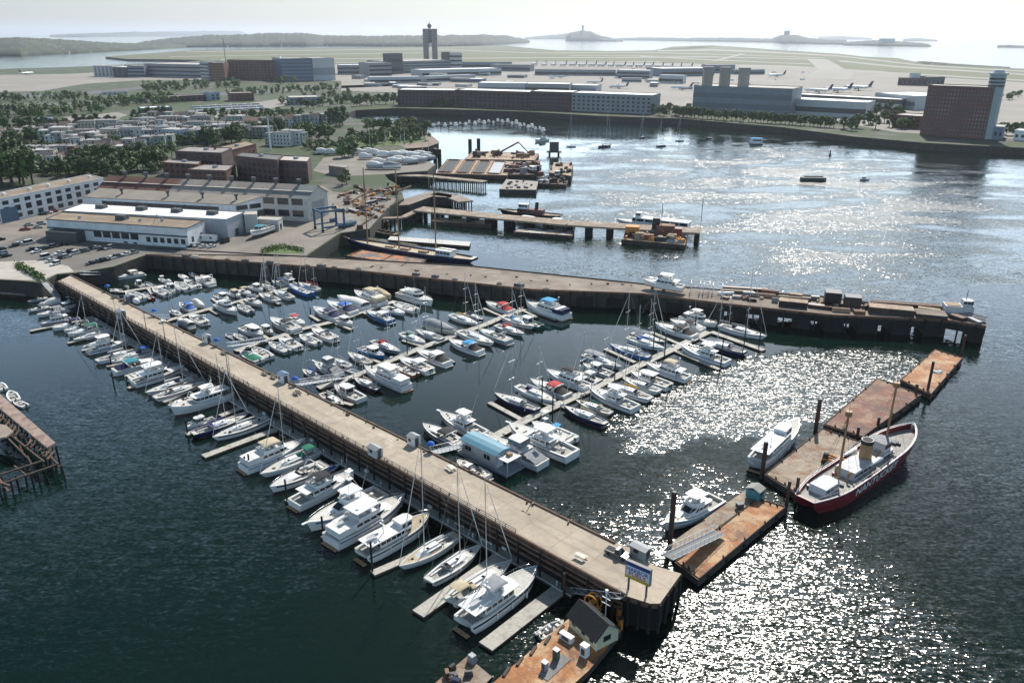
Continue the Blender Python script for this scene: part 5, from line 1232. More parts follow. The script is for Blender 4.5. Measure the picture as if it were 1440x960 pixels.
for l, px in (('round blue canopy on a post by the second dock gangway', (218, 444)), ('round blue canopy on a post by the third dock gangway', (306, 486)), ('round blue canopy on a post by the fourth dock gangway', (416, 541)), ('round blue canopy on a post by the houseboat gangway', (606, 634)), ('round blue canopy on a post by the first dock', (152, 409))):
    p = W2(*px, ZP); t = thing('sun_umbrella', l, 'umbrella', (*p, ZP), 0, 'blue umbrellas on the pier')
    m = MB(); cyl(m, 0, 0, 0, 2.5, .05, 5); m.build('pole', alu, t)
    m = MB(); m.loft([[(r * math.cos(a), r * math.sin(a), z) for a in [k * math.pi / 4 for k in range(8)]] for r, z in ((1.05, 1.85), (.95, 2.15), (.55, 2.5), (.05, 2.65))], 0, True, False, True); m.build('canopy', cvs['blue'], t)
for l, px, h in (('tall dark lamp post on the pier nearest the shore', (208, 476), 9), ('lamp post with cross arm above the navy sailboats', (323, 540), 9.5), ('lamp post with short arm by the second dock', (233, 481), 7), ('dark lamp post near the basin rim of the pier end', (748, 706), 4)):
    p = W2(*px, ZP); t = thing('lamp_post', l, 'lamp post', (*p, ZP), PA, 'lamp posts on the pier')
    m = MB(); cyl(m, 0, 0, 0, h, .14, 6, 0, .09); m.build('post', darkwall, t)
    m = MB(); m.tube([(-.9, 0, h), (.9, 0, h)], .06, 4); m.build('arm', darkwall, t)
    for sx in (-1, 1): m = MB(); m.box(sx * .9, 0, h - .16, .6, .3, .14); m.build('lamp_head', galv, t)
# fuel sign
s0, s1 = V2(W2(884, 823, ZP)), V2(W2(908, 843, ZP)); d = (s1 - s0); wsg = 6.4
wsg = 5.0; c_ = (s0 + s1) / 2; ang = math.atan2(U.y, U.x) + .10
sg = thing('fuel_sign', 'big white HARBOR FUELS sign on posts at the pier end', 'sign', (*c_.xy, ZP), ang)
for x in (-1.8, 1.8): m = MB(); m.box(x, 0, 0, .3, .3, 5.9); m.build('post', darkwall, sg)
m = MB(); m.box(0, 0, 2.6, wsg, .7, 3.5); bd = m.build('cabinet', matte('sign_cabinet', (.25, .24, .23), .7, .15), sg)
m = MB(); m.box(0, -.37, 2.7, wsg - .25, .03, 2.6); m.build('white_panel', whitep, bd)
m = MB(); m.box(0, -.37, 5.31, wsg - .25, .03, .7); m.build('blue_panel', matte('sign_blue', (.02, .05, .22), .5, .1), bd)
m = MB(); m.box(0, -.39, 2.7, wsg - .25, .03, .55); m.build('yellow_band', matte('sign_yellow', (.5, .36, .02), .5, .1), bd)
for txt, z, sz, mt in (('HARBOR', 4.3, 1.15, matte('sign_blue_letters', (.03, .08, .4), .5, .1)), ('FUELS', 3.38, 1.15, matte('sign_red_letters', (.5, .02, .03), .5, .1))):
    me = text_mesh(txt, sz, .02); xs = [v.co.x for v in me.vertices]; mid = (min(xs) + max(xs)) / 2; k = min(1.15, (wsg - .6) / (max(xs) - min(xs)))
    for v in me.vertices: v.co = ((v.co.x - mid) * k, -.43, z + v.co.y)
    me.materials.clear(); me.materials.append(mt); o = bpy.data.objects.new('lettering', me); C.objects.link(o); o.parent = bd
# fuel barge, shack and equipment at the bottom of the picture
ft, fq = barge('orange fuel barge carrying the yellow shack', [(796, 872), (824, 850), (874, 886), (828, 942), (772, 992), (655, 992)], rustA, 1.5, coam=False)
for i, (x, y) in enumerate(((789, 885), (770, 900), (750, 915), (731, 930), (712, 945))):
    p = W2(x, y, 1.5); m = MB(); m.box(p[0] - ft.location.x, p[1] - ft.location.y, 1.5, .5, 2.2, .3, PA + .3); m.build('deck_cleat', rustD, ft)
ha = V2(W2(800, 880, 1.5)); hb2 = V2(W2(838, 915, 1.5)); HU = (hb2 - ha).normalized(); HL = (hb2 - ha).length; HN = Vector((-HU.y, HU.x, 0))
hc = (ha + hb2) / 2 + HN * 2.4
fs = thing('fuel_shack', 'small yellow shack with black shingle roof on the fuel barge', 'shack', (*hc.xy, 1.5), math.atan2(HU.y, HU.x))
yel = matte('pale_yellow_siding', (.6, .57, .38), .75, .1); hx, hy = HL / 2, 2.4
m = MB(); m.loft([[(x, -hy, 0), (x, -hy, 2.6), (x, 0, 4.6), (x, hy, 2.6), (x, hy, 0)] for x in (-hx, hx)], 0, True, True, True); fw_ = m.build('wall', yel, fs)
m = MB(); m.loft([[(x, -hy - .5, 2.25), (x, 0, 4.75), (x, hy + .5, 2.25), (x, hy + .5, 2.1), (x, 0, 4.6), (x, -hy - .5, 2.1)] for x in (-hx - .4, hx + .4)], 0, True, True, True); m.build('roof', matte('black_shingle_roof', (.022, .023, .024), .9, .3, 2), fs)
for x in (-2.4, .2, 2.4): m = MB(); m.box(x, -hy - .02, 1.0 if x else .1, .9, .08, 1.0 if x else 1.95); m.build('window' if x else 'door', winp if x else darkwall, fw_)
m = MB(); m.box(hx + .02, 0, 1.1, .08, 1.6, 1.1); m.build('window', winp, fw_)
for y in (-hy, hy): m = MB(); m.box(hx + .03, y, 0, .12, .14, 2.6); m.build('corner_board', whitep, fw_)
def small_box(name, label, cat, px, z, sx, sy, h, mat, lid=None, rz=None):
    p = W2(*px, z); t = thing(name, label, cat, (*p, z), PA if rz is None else rz)
    m = MB(); m.box(0, 0, 0, sx, sy, h); m.build('cabinet', mat, t); m = MB(); m.box(0, 0, h, sx + .1, sy + .1, .1); m.build('lid', lid or mat, t)
    m = MB(); m.box(0, -sy / 2 - .02, h * .2, sx * .6, .05, h * .6); m.build('panel', darkwall, t); return t
small_box('ice_machine', 'white upright ice box before the yellow shack', 'ice box', (822, 921), 1.5, 1.3, 1.1, 2.2, whitep)
small_box('storage_chest', 'long white chest against the yellow shack wall', 'chest', (797, 899), 1.5, 2.6, 1.0, 1.1, whitep)
small_box('fuel_pump', 'dark fuel pump beside the grey pad on the orange barge', 'fuel pump', (782, 926), 1.5, 1.0, .8, 2.0, matte('pump_green', (.03, .09, .07), .5, .2), whitep)
small_box('fuel_pump', 'grey fuel pump on the pad, nearer the picture edge', 'fuel pump', (766, 941), 1.5, .9, .8, 1.6, galv, whitep)
barge('low grey pad lying on the orange barge under the pumps', [(790, 918), (803, 926), (770, 957), (757, 947)], matte('grey_pad', (.2, .2, .19), .85, .2), 1.62, coam=False, name='fuel_pad')
wbq, _ = barge('grey work float with a heap of machinery at the picture bottom', [(604, 966), (657, 922), (692, 951), (650, 995)], rustC, 1.0, coam=False, name='work_float')
for k in range(9):
    x, y = R.uniform(628, 660), R.uniform(938, 962); p = W2(x, y, 1.0); m = MB(); m.box(p[0] - wbq.location.x, p[1] - wbq.location.y, 1.0, R.uniform(.6, 1.8), R.uniform(.5, 1.2), R.uniform(.5, 1.3), R.random() * 3, 0, .8, .8); m.build('machine', R.choice([darkwall, motorb, brownhull, navy]), wbq)
p = W2(664, 930, 1); m = MB(); m.box(p[0] - wbq.location.x, p[1] - wbq.location.y, 1.0, 1.4, 1.2, 1.5, PA, 0, .8, .8); m.build('winch', galv, wbq)
p = W2(831, 858, 1.5); t = thing('hose_reel', 'orange hoop-shaped hose reel behind the black roof', 'hose reel', (*p, 1.5), PA)
m = MB(); m.tube([(1.5 * math.cos(a), 0, 1.7 + 1.5 * math.sin(a)) for a in [k * math.pi / 8 for k in range(17)]], .16, 6); m.tube([(1.5 * math.cos(a), 1.2, 1.7 + 1.5 * math.sin(a)) for a in [k * math.pi / 8 for k in range(17)]], .16, 6); m.build('hoop', orange, t)
m = MB(); m.tube([(0, -.3, 1.7), (0, 1.5, 1.7)], .5, 8); m.box(0, .6, 0, 2.6, 1.8, .3); m.build('drum', orange, t)
for i, (px, h) in enumerate((((870, 872), 3.6), ((872, 884), 2.4), ((868, 895), 2.0))):
    p = W2(*px, 0); t = thing('mooring_dolphin', ('orange rusty stub pile behind the yellow shack, tallest', 'orange rusty stub pile behind the yellow shack, middle', 'orange rusty stub pile behind the yellow shack, lowest')[i], 'pile', (*p, 0)); m = MB(); cyl(m, 0, 0, -1, h, .5, 9); m.build('shaft', orange, t); m = MB(); cyl(m, 0, 0, h, h + .15, .55, 9); m.build('cap', rustD, t)
p = W2(851, 872, 1.5); t = thing('signal_post', 'white signal post with two cross arms behind the fuel shack', 'post', (*p, 1.5), PA)
m = MB(); cyl(m, 0, 0, 0, 6.2, .12, 6); m.build('post', whitep, t)
for z in (3.6, 4.8): m = MB(); m.box(0, 0, z, 1.8, .12, .14); m.build('cross_arm', whitep, t)
m = MB(); cyl(m, 0, 0, 6.2, 6.7, .3, 8); m.build('lamp', whitep, t)
# orange loader on the grey barge
p = W2(1166, 652, 1.8); t = thing('orange_loader', 'orange boom loader parked on the grey barge behind the lightship', 'loader', (*p, 1.8), PA + .2)
m = MB(); m.box(0, 0, .6, 3.6, 1.9, 1.0, 0, 0, .95, .9); m.build('body', orange, t)
m = MB(); m.box(-1.0, -.3, 1.6, 1.3, 1.2, 1.2, 0, 0, .85, .85); m.build('cab', glass, t)
m = MB(); m.bar((-1.4, .6, 2.5), (4.6, .6, 1.9), .5, .5); m.build('boom', orange, t)
for x in (-1.2, 1.2):
    for y in (-1.05, 1.05): m = MB(); m.tube([(x, y - .2, .6), (x, y + .2, .6)], .6, 10); m.build('wheel', rubber, t)
for l, px, mt in (('green crate on the grey barge beside the lightship', (1152, 668), greenhull), ('dark drum on the orange barge nearest the teal shed', (1040, 713), darkwall)):
    p = W2(*px, 1.8); t = thing('cargo_crate', l, 'crate', (*p, 1.8), .3); m = MB(); m.box(0, 0, 0, 1.5, 1.1, 1.0); m.build('body', mt, t); m = MB(); m.box(0, 0, 1.0, 1.6, 1.2, .1); m.build('lid', mt, t)
p = W2(1336, 494, 1.8)
t = thing('scrap_heap', 'small white heap of tarpaulin on the outermost barge', 'tarpaulin', (*W2(1316, 524, 1.8), 1.8)); m = MB()
for k in range(6): m.box(R.uniform(-1.6, 1.6), R.uniform(-1, 1), 0, R.uniform(.8, 1.8), R.uniform(.6, 1.2), R.uniform(.3, .7), R.random() * 3, 0, .6, .6)
m.build('cloth', cvs['white'], t)
# small open truck at the pier end
def vehicle(name, label, px, z, rz, col, sz=(4.7, 1.85, 1.5), kind='car', group=None, cat='car', shared={}):
    p = W2(*px, z) if not isinstance(px, Vector) else (px.x, px.y)
    t = thing(name, label, cat, (*p, z), rz, group)
    if kind not in shared:
        L_, w_, h_ = sz; m = MB()
        def ring(x, w, z0, z1): return [(x, -w / 2, z0), (x, w / 2, z0), (x, w / 2 * .96, z1), (x, -w / 2 * .96, z1)]
        bh = .95 if kind != 'van' else 1.1
        m.loft([ring(-L_ / 2, w_ * .9, .35, bh * .85), ring(-L_ / 2 + .15, w_, .3, bh), ring(L_ * .2, w_, .3, bh), ring(L_ / 2 - .3, w_ * .96, .3, bh * .86), ring(L_ / 2, w_ * .85, .38, bh * .7)], 0, True, True, True); body = m.build('body', col, t)
        x0, x1 = dict(car=(-L_ * .34, L_ * .2), suv=(-L_ * .46, L_ * .2), van=(-L_ * .48, L_ * .3), pickup=(-L_ * .08, L_ * .22))[kind]
        lo_, hi_ = house_rings(x0, x1, w_ * .92, bh - .02, h_ - bh, .75, .5 if kind == 'car' else .15, .14, .15, .9)
        g_ = MB(); g_.loft([lo_, hi_], 0, True, False, False); gl = g_.build('cabin_glass', glass, t)
        m = MB(); m.add([(x, y, z_ + .004) for x, y, z_ in hi_] + [(x, y, z_ + .06) for x, y, z_ in hi_], [(6, 7, 8, 9, 10, 11)] + [(i, (i + 1) % 6, (i + 1) % 6 + 6, i + 6) for i in range(6)]); rf = m.build('roof', col, t)
        wh = []
        for x in (-L_ * .31, L_ * .31):
            for y in (-w_ / 2 + .08, w_ / 2 - .08): m = MB(); m.tube([(x, y - .12, .34), (x, y + .12, .34)], .34, 10); wh.append(m.build('wheel', rubber, t))
        parts = [body, gl, rf] + wh
        if kind == 'pickup': m = MB(); m.box(-L_ * .29, 0, bh + .003, L_ * .36, w_ * .8, .02); parts.append(m.build('load_bed', rubber, t))
        shared[kind] = [(o.name.split('.')[0], o.data) for o in parts]
    else:
        for nm, da in shared[kind]: o = bpy.data.objects.new(nm, da); C.objects.link(o); o.parent = t
    for o in t.children:
        if o.name.split('.')[0] in ('body', 'roof'): o.material_slots[0].link = 'OBJECT'; o.material_slots[0].material = col
    return t
carc = {n: matte('car_' + n, c_, .3, .04, 1, .2 if n != 'white' else 0) for n, c_ in dict(white=(.66, .66, .66), black=(.015, .015, .017), grey=(.12, .125, .13), silver=(.4, .41, .42), red=(.25, .012, .015), blue=(.03, .06, .16), green=(.03, .08, .05), tan=(.3, .25, .17)).items()}
vehicle('pickup_truck', 'pale pickup truck parked at the pier end behind the fuel sign', (869, 781), ZP, PA + .1, carc['grey'], (5.2, 1.95, 1.75), 'pickup', None, 'pickup')
# ---------------------------------------------------------------- things on the old pier
OA = math.atan2(*(lambda d: (d.y, d.x))(V2(W2(1020, 415, ZP)) - V2(W2(747, 395, ZP))))
yt, yl = boat('fly', (904, 396), (961, 405), 'white flybridge motor yacht standing on blocks on the old pier', 'things stored on the old pier', None, z=9, top='white', hard=1, boot=boot_r, B=5.2)
yt.location.z = ZP + 1.5
for px in ((918, 404), (934, 406), (950, 407)):
    p = W2(*px, ZP); t = thing('boat_stand', 'grey blocking under the white yacht on the old pier', 'boat stand', (*p, ZP), OA, 'blocks under the yacht')
    m = MB(); m.box(0, 0, 0, 1.3, 3.8, .5); m.build('base', fender_t, t); m = MB(); m.box(0, 0, .5, .7, 2.4, 1.3); m.build('prop_block', galv, t)
def frame(label, px, sx, sy, h, mat=whitep):
    p = W2(*px, ZP); t = thing('steel_gantry', label, 'frame', (*p, ZP), OA, 'white frames on the old pier')
    for x in (-sx / 2, 0, sx / 2):
        m = MB()
        for y in (-sy / 2, sy / 2): m.box(x, y, 0, .22, .22, h)
        m.bar((x, -sy / 2, h), (x, sy / 2, h), .22, .25); m.build('portal', mat, t)
    for y in (-sy / 2, sy / 2):
        for z in (h, h * .5): m = MB(); m.bar((-sx / 2, y, z), (sx / 2, y, z), .18, .2); m.build('beam', mat, t)
frame('open white steel frame on the old pier beside the yacht, nearer the yacht', (984, 412), 7, 4.5, 4.5); frame('open white steel frame on the old pier, further from the yacht', (1002, 413), 7, 4, 4)
scrapmats = [fender_t, rustB, rustD, oldpier, rustE, brownhull, galv]
def longbox(name, label, a, b, w, h, mat, cat='timber', z=ZP, group='scrap lying on the old pier', lid=None):
    a, b = V2(W2(*a, z)), V2(W2(*b, z)); c = (a + b) / 2; d = b - a
    t = thing(name, label, cat, (*c.xy, z), math.atan2(d.y, d.x), group)
    m = MB(); m.box(0, 0, 0, d.length, w, h); m.build('body', mat, t)
    if lid: m = MB(); m.box(0, 0, h, d.length * .98, w * 1.06, .2); m.build('cover', lid, t)
    return t
longbox('steel_shed', 'low black steel shed near the far rim of the old pier', (1158, 427), (1181, 429), 5, 5, blackp, 'shed', lid=darkwall)
longbox('steel_shed', 'dark collapsed shed beside the low black shed', (1186, 430), (1209, 432), 4.5, 4, rustD, 'shed', lid=darkwall)
longbox('deck_scow', 'long dark scow hull with pale rim on the old pier', (1220, 437), (1284, 443), 5, 2.2, rustD, 'scow', lid=rustE)
longbox('deck_scow', 'long black hull section along the far rim of the old pier', (1225, 429), (1322, 436), 3, 1.6, blackp, 'scow', lid=fender_t)
longbox('deck_scow', 'dark trough of timbers before the white wheelhouse', (1286, 443), (1330, 447), 6, 1.4, rustD, 'scow', lid=oldpier)
longbox('deck_scow', 'dark open scow hull in the middle of the scrap', (1095, 428), (1135, 432), 4, 2, blackp, 'scow', lid=rustE)
pos = [((1012, 410), (1060, 413)), ((1030, 419), (1042, 420)), ((1014, 419), (1025, 421)), ((1060, 416), (1090, 419)), ((1070, 411), (1095, 414)), ((1100, 421), (1140, 424)), ((1110, 416), (1128, 418)), ((1136, 431), (1170, 435)), ((1170, 437), (1195, 439)), ((1140, 421), (1152, 422)), ((1200, 440), (1216, 441)), ((1208, 427), (1218, 429)), ((1290, 437), (1322, 441)), ((1238, 430), (1262, 432)), ((1350, 444), (1378, 457)), ((1338, 446), (1356, 452)), ((1016, 407), (1080, 411)), ((1085, 424), (1094, 425))]
for i, (a, b) in enumerate(sorted(pos, key=lambda q: q[0][0])):
    longbox('scrap_beam', f'stack of rusty beams on the old pier, {ordw(i)} counted from the yacht', a, b, R.uniform(1.2, 2.6), R.uniform(.5, 1.4), scrapmats[i % 7], lid=scrapmats[(i + 3) % 7])
for i, x in enumerate((165, 171, 262, 275, 320, 345, 380, 432, 452, 470, 505, 585, 612, 640, 702, 730, 768)):
    y = 360 + (x - 205) * .073 if x < 480 else 378 + (x - 480) * .108
    if x < 205: continue
    p = W2(x, y - 2.5, ZP); t = thing('kerb_block', f'low block on the near edge of the old pier, {ordw(i - 2)} from the parking lot', 'block', (*p, ZP), OA + R.uniform(-.3, .3), 'blocks along the old pier edge')
    m = MB(); s_ = R.uniform(.8, 1.6); m.box(0, 0, 0, s_ * 2.6, s_ * 1.2, s_ * .8, 0, 0, .9, .85); m.build('body', R.choice([concrete, oldpier, matte('yellow_kerb', (.45, .35, .12), .8, .2), darkwall]), t)
    m = MB(); m.tube([(-.4, 0, s_ * .8), (-.4, 0, s_ * 1.0), (.4, 0, s_ * 1.0), (.4, 0, s_ * .8)], .07, 4); m.build('lifting_eye', rustD, t)
p = W2(1346, 441, ZP); t = thing('wheelhouse', 'white rust-streaked ship wheelhouse standing at the tip of the old pier', 'wheelhouse', (*p, ZP), OA)
rw = matte('streaked_white_steel', (.52, .52, .52), .6, .12, .6, col2=(.3, .22, .17), thr=(.6, .75), scale2=.5)
m = MB(); m.loft([[(-4.8, -2.6, 0), (3, -2.6, 0), (4.8, -1.2, 0), (4.8, 1.2, 0), (3, 2.6, 0), (-4.8, 2.6, 0)], [(-4.8, -2.6, 3.4), (3, -2.6, 3.4), (4.8, -1.2, 3.4), (4.8, 1.2, 3.4), (3, 2.6, 3.4), (-4.8, 2.6, 3.4)]], 0, True, True, True); m.build('wall', rw, t)
deckhouse(t, 'bridge', .8, 4.4, 3.6, 3.42, 2.0, rw, fr=.1, br=.1, tuck=.05, nose=.3, win=(.4, .8), side=2)
m = MB(); m.tube([(2, 0, 5.4), (2, 0, 9)], .1, 5); m.box(2, 0, 7.2, .15, 1.6, .12); m.build('mast', darkwall, t)
m = MB(); m.box(-2, 0, 3.42, 4.5, 4.2, .2); m.build('roof', rustE, t)
m = MB(); m.bar((1, 0, 0), (1, 0, 0.01), .1, .1)
p = W2(1360, 446, ZP); t = thing('crane_boom', 'dark lattice boom lying at the very tip of the old pier', 'boom', (*p, ZP), OA - .9)
m = MB()
for y in (-.5, .5):
    for z in (.3, 1.3): m.bar((-7, y, z), (7, y, z + .8), .16, .16)
for k in range(9): m.bar((-7 + k * 1.6, -.5, .3 + k * .09), (-6 + k * 1.6, .5, 1.3 + k * .09), .1, .1)
m.build('lattice', rustB, t); m = MB(); m.box(-7.2, 0, 0, 1.2, 1.4, 1.6); m.build('foot', rustD, t)
def clutter(t, quad, n, z, mats, s0=.5, s1=2.2, h1=1.6, name='debris'):
    for k in range(n):
        u, v = R.random(), R.random(); x, y = ((quad[0][j] * (1 - u) + quad[1][j] * u) * (1 - v) + (quad[3][j] * (1 - u) + quad[2][j] * u) * v for j in (0, 1))
        p = W2(x, y, z); m = MB(); m.box(p[0] - t.location.x, p[1] - t.location.y, z - t.location.z, R.uniform(s0, s1) * R.choice((1, 1, 2.5)), R.uniform(s0, s1) * .6, R.uniform(.2, h1), R.random() * 3.1, 0, R.uniform(.6, 1), R.uniform(.6, 1)); m.build(name, R.choice(mats), t)
clutter(old, [(1008, 411), (1330, 440), (1330, 447), (1010, 421)], 60, ZP, scrapmats + [piles, whitep], .6, 2.6, 1.5); clutter(pier, [(130, 402), (850, 756), (845, 760), (130, 406)], 30, ZP, [darkwall, fender_t, rustD, dt], .25, .7, .6); clutter(pier, [(110, 411), (860, 824), (862, 818), (115, 408)], 14, ZP, [darkwall, fender_t, galv], .25, .7, .5); clutter(old, [(480, 366), (900, 402), (900, 409), (480, 374)], 16, ZP, [fender_t, oldpier, rustD, concrete], .4, 1.3, .7)
# ---------------------------------------------------------------- schooner, tugs and spoil barges
a, b = V2(W2(487, 338, 3)), V2(W2(668, 364, 3)); L_ = (b - a).length; c = (a + b) / 2; d = (a - b).normalized()
sch = thing('schooner', 'dark blue three-masted schooner lying behind the old pier', 'schooner', (*c.xy, 0), math.atan2(d.y, d.x))
hbx = hull(sch, L_, 9.5, 3.0, 'ship', navy, boot_k, deckw, [(.03, .97, .7)], rise=.45, stern=.6, msole=decktan)
deckhouse(sch, 'deckhouse', -L_ * .34, -L_ * .22, 5.4, 2.4, 3.0, whitep, fr=.1, br=.1, tuck=.05, nose=.15, win=(.5, .8), side=4, roof=whitep, over=.3)
for x in (-.12, .02, .14): m = MB(); m.box(L_ * x, 0, 2.3, 5, 2.6, 1.1, 0, 0, .95, .85); m.build('cabin_skylight', teak, sch)
for px, ty in (((521, 341), 236), ((571, 345), 240), ((623, 352), 243)):
    x = (V2(W2(*px, 3)) - c).dot(d); base = c + d * x; hh = 30
    for k in range(60, 600):
        v = CROT.transposed() @ Vector((base.x, base.y, k / 10 - CAMH))
        if 480 + FPX * v.y / v.z <= ty: hh = k / 10; break
    m = MB(); m.tube([(x, 0, 2), (x, 0, hh)], [.38, .24], 8); mo = m.build('mast', buff, sch)
    m = MB(); m.tube([(x - .3, 0, 5), (x - L_ * .17, 0, 5.4)], .2, 6); m.build('boom', buff, mo)
    m = MB(); m.tube([(x - .5 - k * L_ * .02, 0, 5.5) for k in range(8)], [.35, .4, .38, .4, .36, .38, .33, .2], 7); m.build('furled_sail', cvs['tan'], mo)
    m = MB()
    for sy in (-1, 1):
        for dx in (-1.5, 0, 1.5): m.tube([(x + dx, sy * 4.3, 3.2), (x, 0, hh * .86)], .05, 3)
    m.build('shroud', darkwall, mo)
m = MB(); m.tube([(L_ / 2 - 1, 0, 4.2), (L_ / 2 + 9, 0, 6.4)], [.3, .16], 7); m.build('bowsprit', buff, sch)
barge('work float with orange sheets and grey pipes beside the schooner', [(485, 360), (507, 351), (602, 363), (590, 374)], rust_mat('orange_work_deck', (.5, .2, .06), (.12, .12, .12), (.25, .26, .27)), 1.3)
barge('long white-topped float behind the schooner stern', [(545, 337), (549, 332), (662, 340), (660, 346)], matte('pale_float_deck', (.52, .51, .48), .8, .12), 1.2, coam=False, name='float')
def tug(label, p, q, mh, house, stack=blackp, B=8.0, z=1.5, group='tugs and work boats'):
    a, b = V2(W2(*p, z)), V2(W2(*q, z)); L_ = (a - b).length; c = (a + b) / 2; d = (a - b).normalized()
    t = thing('tugboat', label, 'tugboat', (*c.xy, 0), math.atan2(d.y, d.x), group)
    hull(t, L_, min(B, L_ * .32), 1.7, 'ship', mh, boot_k, rustD, [(.03, .9, .6)], rise=.9, stern=.75, msole=rustE)
    B = min(B, L_ * .32)
    hi = deckhouse(t, 'deckhouse', -L_ * .22, L_ * .2, B * .62, 1.4, 2.8, house, fr=.1, br=.1, tuck=.05, nose=.2, win=(.5, .78), side=4)
    deckhouse(t, 'pilothouse', L_ * .03, L_ * .18, B * .5, hi[0][2] + .01, 2.6, whitep, roof=whitep, fr=.1, br=.1, tuck=.08, nose=.35, win=(.42, .85), side=2, over=.25)
    m = MB(); m.tube([(-L_ * .1, 0, hi[0][2]), (-L_ * .11, 0, hi[0][2] + 4.2)], [1.1, 1.0], 10); m.build('funnel', stack, t)
    m = MB(); m.tube([(L_ * .02, 0, hi[0][2]), (L_ * .0, 0, hi[0][2] + 7)], [.16, .1], 6); m.box(L_ * .01, 0, hi[0][2] + 4.2, .2, 1.8, .14); m.build('mast', buff, t)
    m = MB(); m.tube([(L_ * .5, -.9, 2.6), (L_ * .515, 0, 2.7), (L_ * .5, .9, 2.6)], .5, 7); m.build('bow_fender', rubber, t)
    return t
redh = matte('dull_red_house', (.14, .045, .04), .7, .2)
tug('black tug with red deckhouse and black funnel across the long timber pier', (702, 297), (790, 303), blackp, redh)
tug('red-housed tug among the spoil barges', (734, 240), (772, 250), blackp, redh)
tug('small dark tug at the outer end of the spoil barges', (772, 253), (800, 248), blackp, brick)
tug('distant white tug with red hull before the brick waterfront block', (820, 161), (850, 161), redhull, whitep)
boat('pilot', (724, 309), (764, 316), 'white fishing boat moored at the long timber pier, nearer the tug', 'tugs and work boats', None, outb=0, B=6, over=1)
boat('pilot', (766, 312), (806, 318), 'white fishing boat with blue house moored at the timber pier, further out', 'tugs and work boats', None, outb=0, B=6, cab=matte('pale_blue_house', (.4, .47, .55), .6, .1))
barge('pale flat barge with white sheets moored before the timber pier', [(722, 326), (730, 320), (808, 325), (804, 332)], matte('pale_barge_deck', (.48, .46, .42), .85, .2, .3, col2=(.25, .2, .15), thr=(.5, .6), scale2=.2), 1.6)
barge('dark low barge lying under the timber pier near its root', [(606, 311), (612, 306), (692, 310), (690, 317)], rustE, 1.8)
wb, wq = barge('dark work barge loaded with orange winches and a black stack', [(874, 337), (882, 327), (966, 334), (963, 345)], rustE, 2.2)
for k, (x, y, sx, sy, h, mt) in enumerate(((889, 329, 8, 6, 5, orange), (899, 333, 5, 4, 3, rustE), (912, 334, 6, 5, 2.5, rustB), (922, 328, 4.5, 4.5, 9, blackp), (935, 330, 11, 7, 6, rustB), (945, 335, 5, 4, 3, rustE), (953, 332, 4.5, 4.5, 5, redhull), (905, 330, 7, 4, 2, galv), (928, 335, 3, 3, 2, rustE))):
    p = W2(x, y + 2, 2.2); m = MB(); m.box(p[0] - wb.location.x, p[1] - wb.location.y, 2.2, sx, sy, h, OA, 0, .85, .85); m.build(('winch_house', 'crate', 'drum', 'stack', 'machinery_house', 'crate', 'tank', 'pallet', 'crate')[k], mt, wb)
clutter(wb, [(876, 336), (884, 329), (964, 335), (961, 343)], 40, 2.2, [rustB, rustD, rustE, galv, blackp, orange], 1, 4, 3, 'deck_gear')
for x, y, h in ((929, 330, 17), (985, 322, 14)):
    p = W2(x, y, 3); t = thing('signal_mast', 'thin dark mast rising over the ' + ('work barge' if x < 950 else 'outer tip of the timber pier'), 'mast', (*p, 2.2 if x < 950 else 5.5)); m = MB(); cyl(m, 0, 0, 0, h, .16, 5); m.build('pole', darkwall, t); m = MB(); m.box(0, 0, h * .7, 1.6, .12, .12); m.build('yard', darkwall, t)
# long white excursion boat beyond the timber pier
a, b = V2(W2(866, 310, 1.5)), V2(W2(975, 322, 1.5)); L_ = (a - b).length; c = (a + b) / 2; d = (a - b).normalized()
t = thing('excursion_boat', 'long white excursion boat with dark side windows beyond the timber pier', 'ferry', (*c.xy, 0), math.atan2(d.y, d.x), 'tugs and work boats')
hull(t, L_, 8, 2.0, 'ship', gel, boot_b, deckw, None, rise=.3, stern=.8)
deckhouse(t, 'saloon', -L_ * .45, L_ * .28, 6.8, 2.0, 3.0, whitep, roof=gel, fr=.8, br=.2, tuck=.1, nose=.08, win=(.4, .85), side=6, over=.2)
deckhouse(t, 'pilothouse', L_ * .16, L_ * .24, 4, 5.2, 2.2, whitep, roof=gel, fr=.3, br=.1, tuck=.1, nose=.3, win=(.4, .85), side=1)
b1, q1 = barge('tan spoil barge with four open holds, the third filled and pale', [(613, 244), (629, 224), (722, 227), (713, 247)], rustE, 3.2, coam=True)
q = [V2(p) for p in q1]
def bil(u, v): return (q[0] * (1 - u) + q[3] * u) * (1 - v) + (q[1] * (1 - u) + q[2] * u) * v
for k, (u0, u1, mt) in enumerate(((.03, .19, rubber), (.29, .43, rubber), (.51, .65, rubber), (.73, .88, matte('grey_sludge', (.3, .32, .33), .5, .15)))):
    m = MB(); m.prism([(bil(u, v).x, bil(u, v).y) for u, v in ((u0, .1), (u1, .1), (u1, .9), (u0, .9))], 3.2, 3.32); m.build('hold', mt, b1)
    for v in (.07, .93):
        m = MB(); m.bar((*bil(u0, v).xy, 4.2), (*bil(u1, v).xy, 4.2), .5, 1.0); m.build('hold_coaming', rustB, b1)
    for u in (u0 - .015, u1 + .015):
        m = MB(); m.bar((*bil(u, .07).xy, 4.2), (*bil(u, .93).xy, 4.2), .5, 1.0); m.build('hold_coaming', rustB, b1)
b2, _ = barge('crane barge with long-armed rusty excavator behind the spoil barge', [(653, 224), (664, 213), (758, 216), (752, 226)], rustE, 2.6)
p0 = V2(W2(698, 219, 2.6)); ex = thing('excavator', 'long-armed rusty excavator standing on the crane barge', 'excavator', (*p0.xy, 2.6), 0)
sc_ = mpp(700, 220)
m = MB()
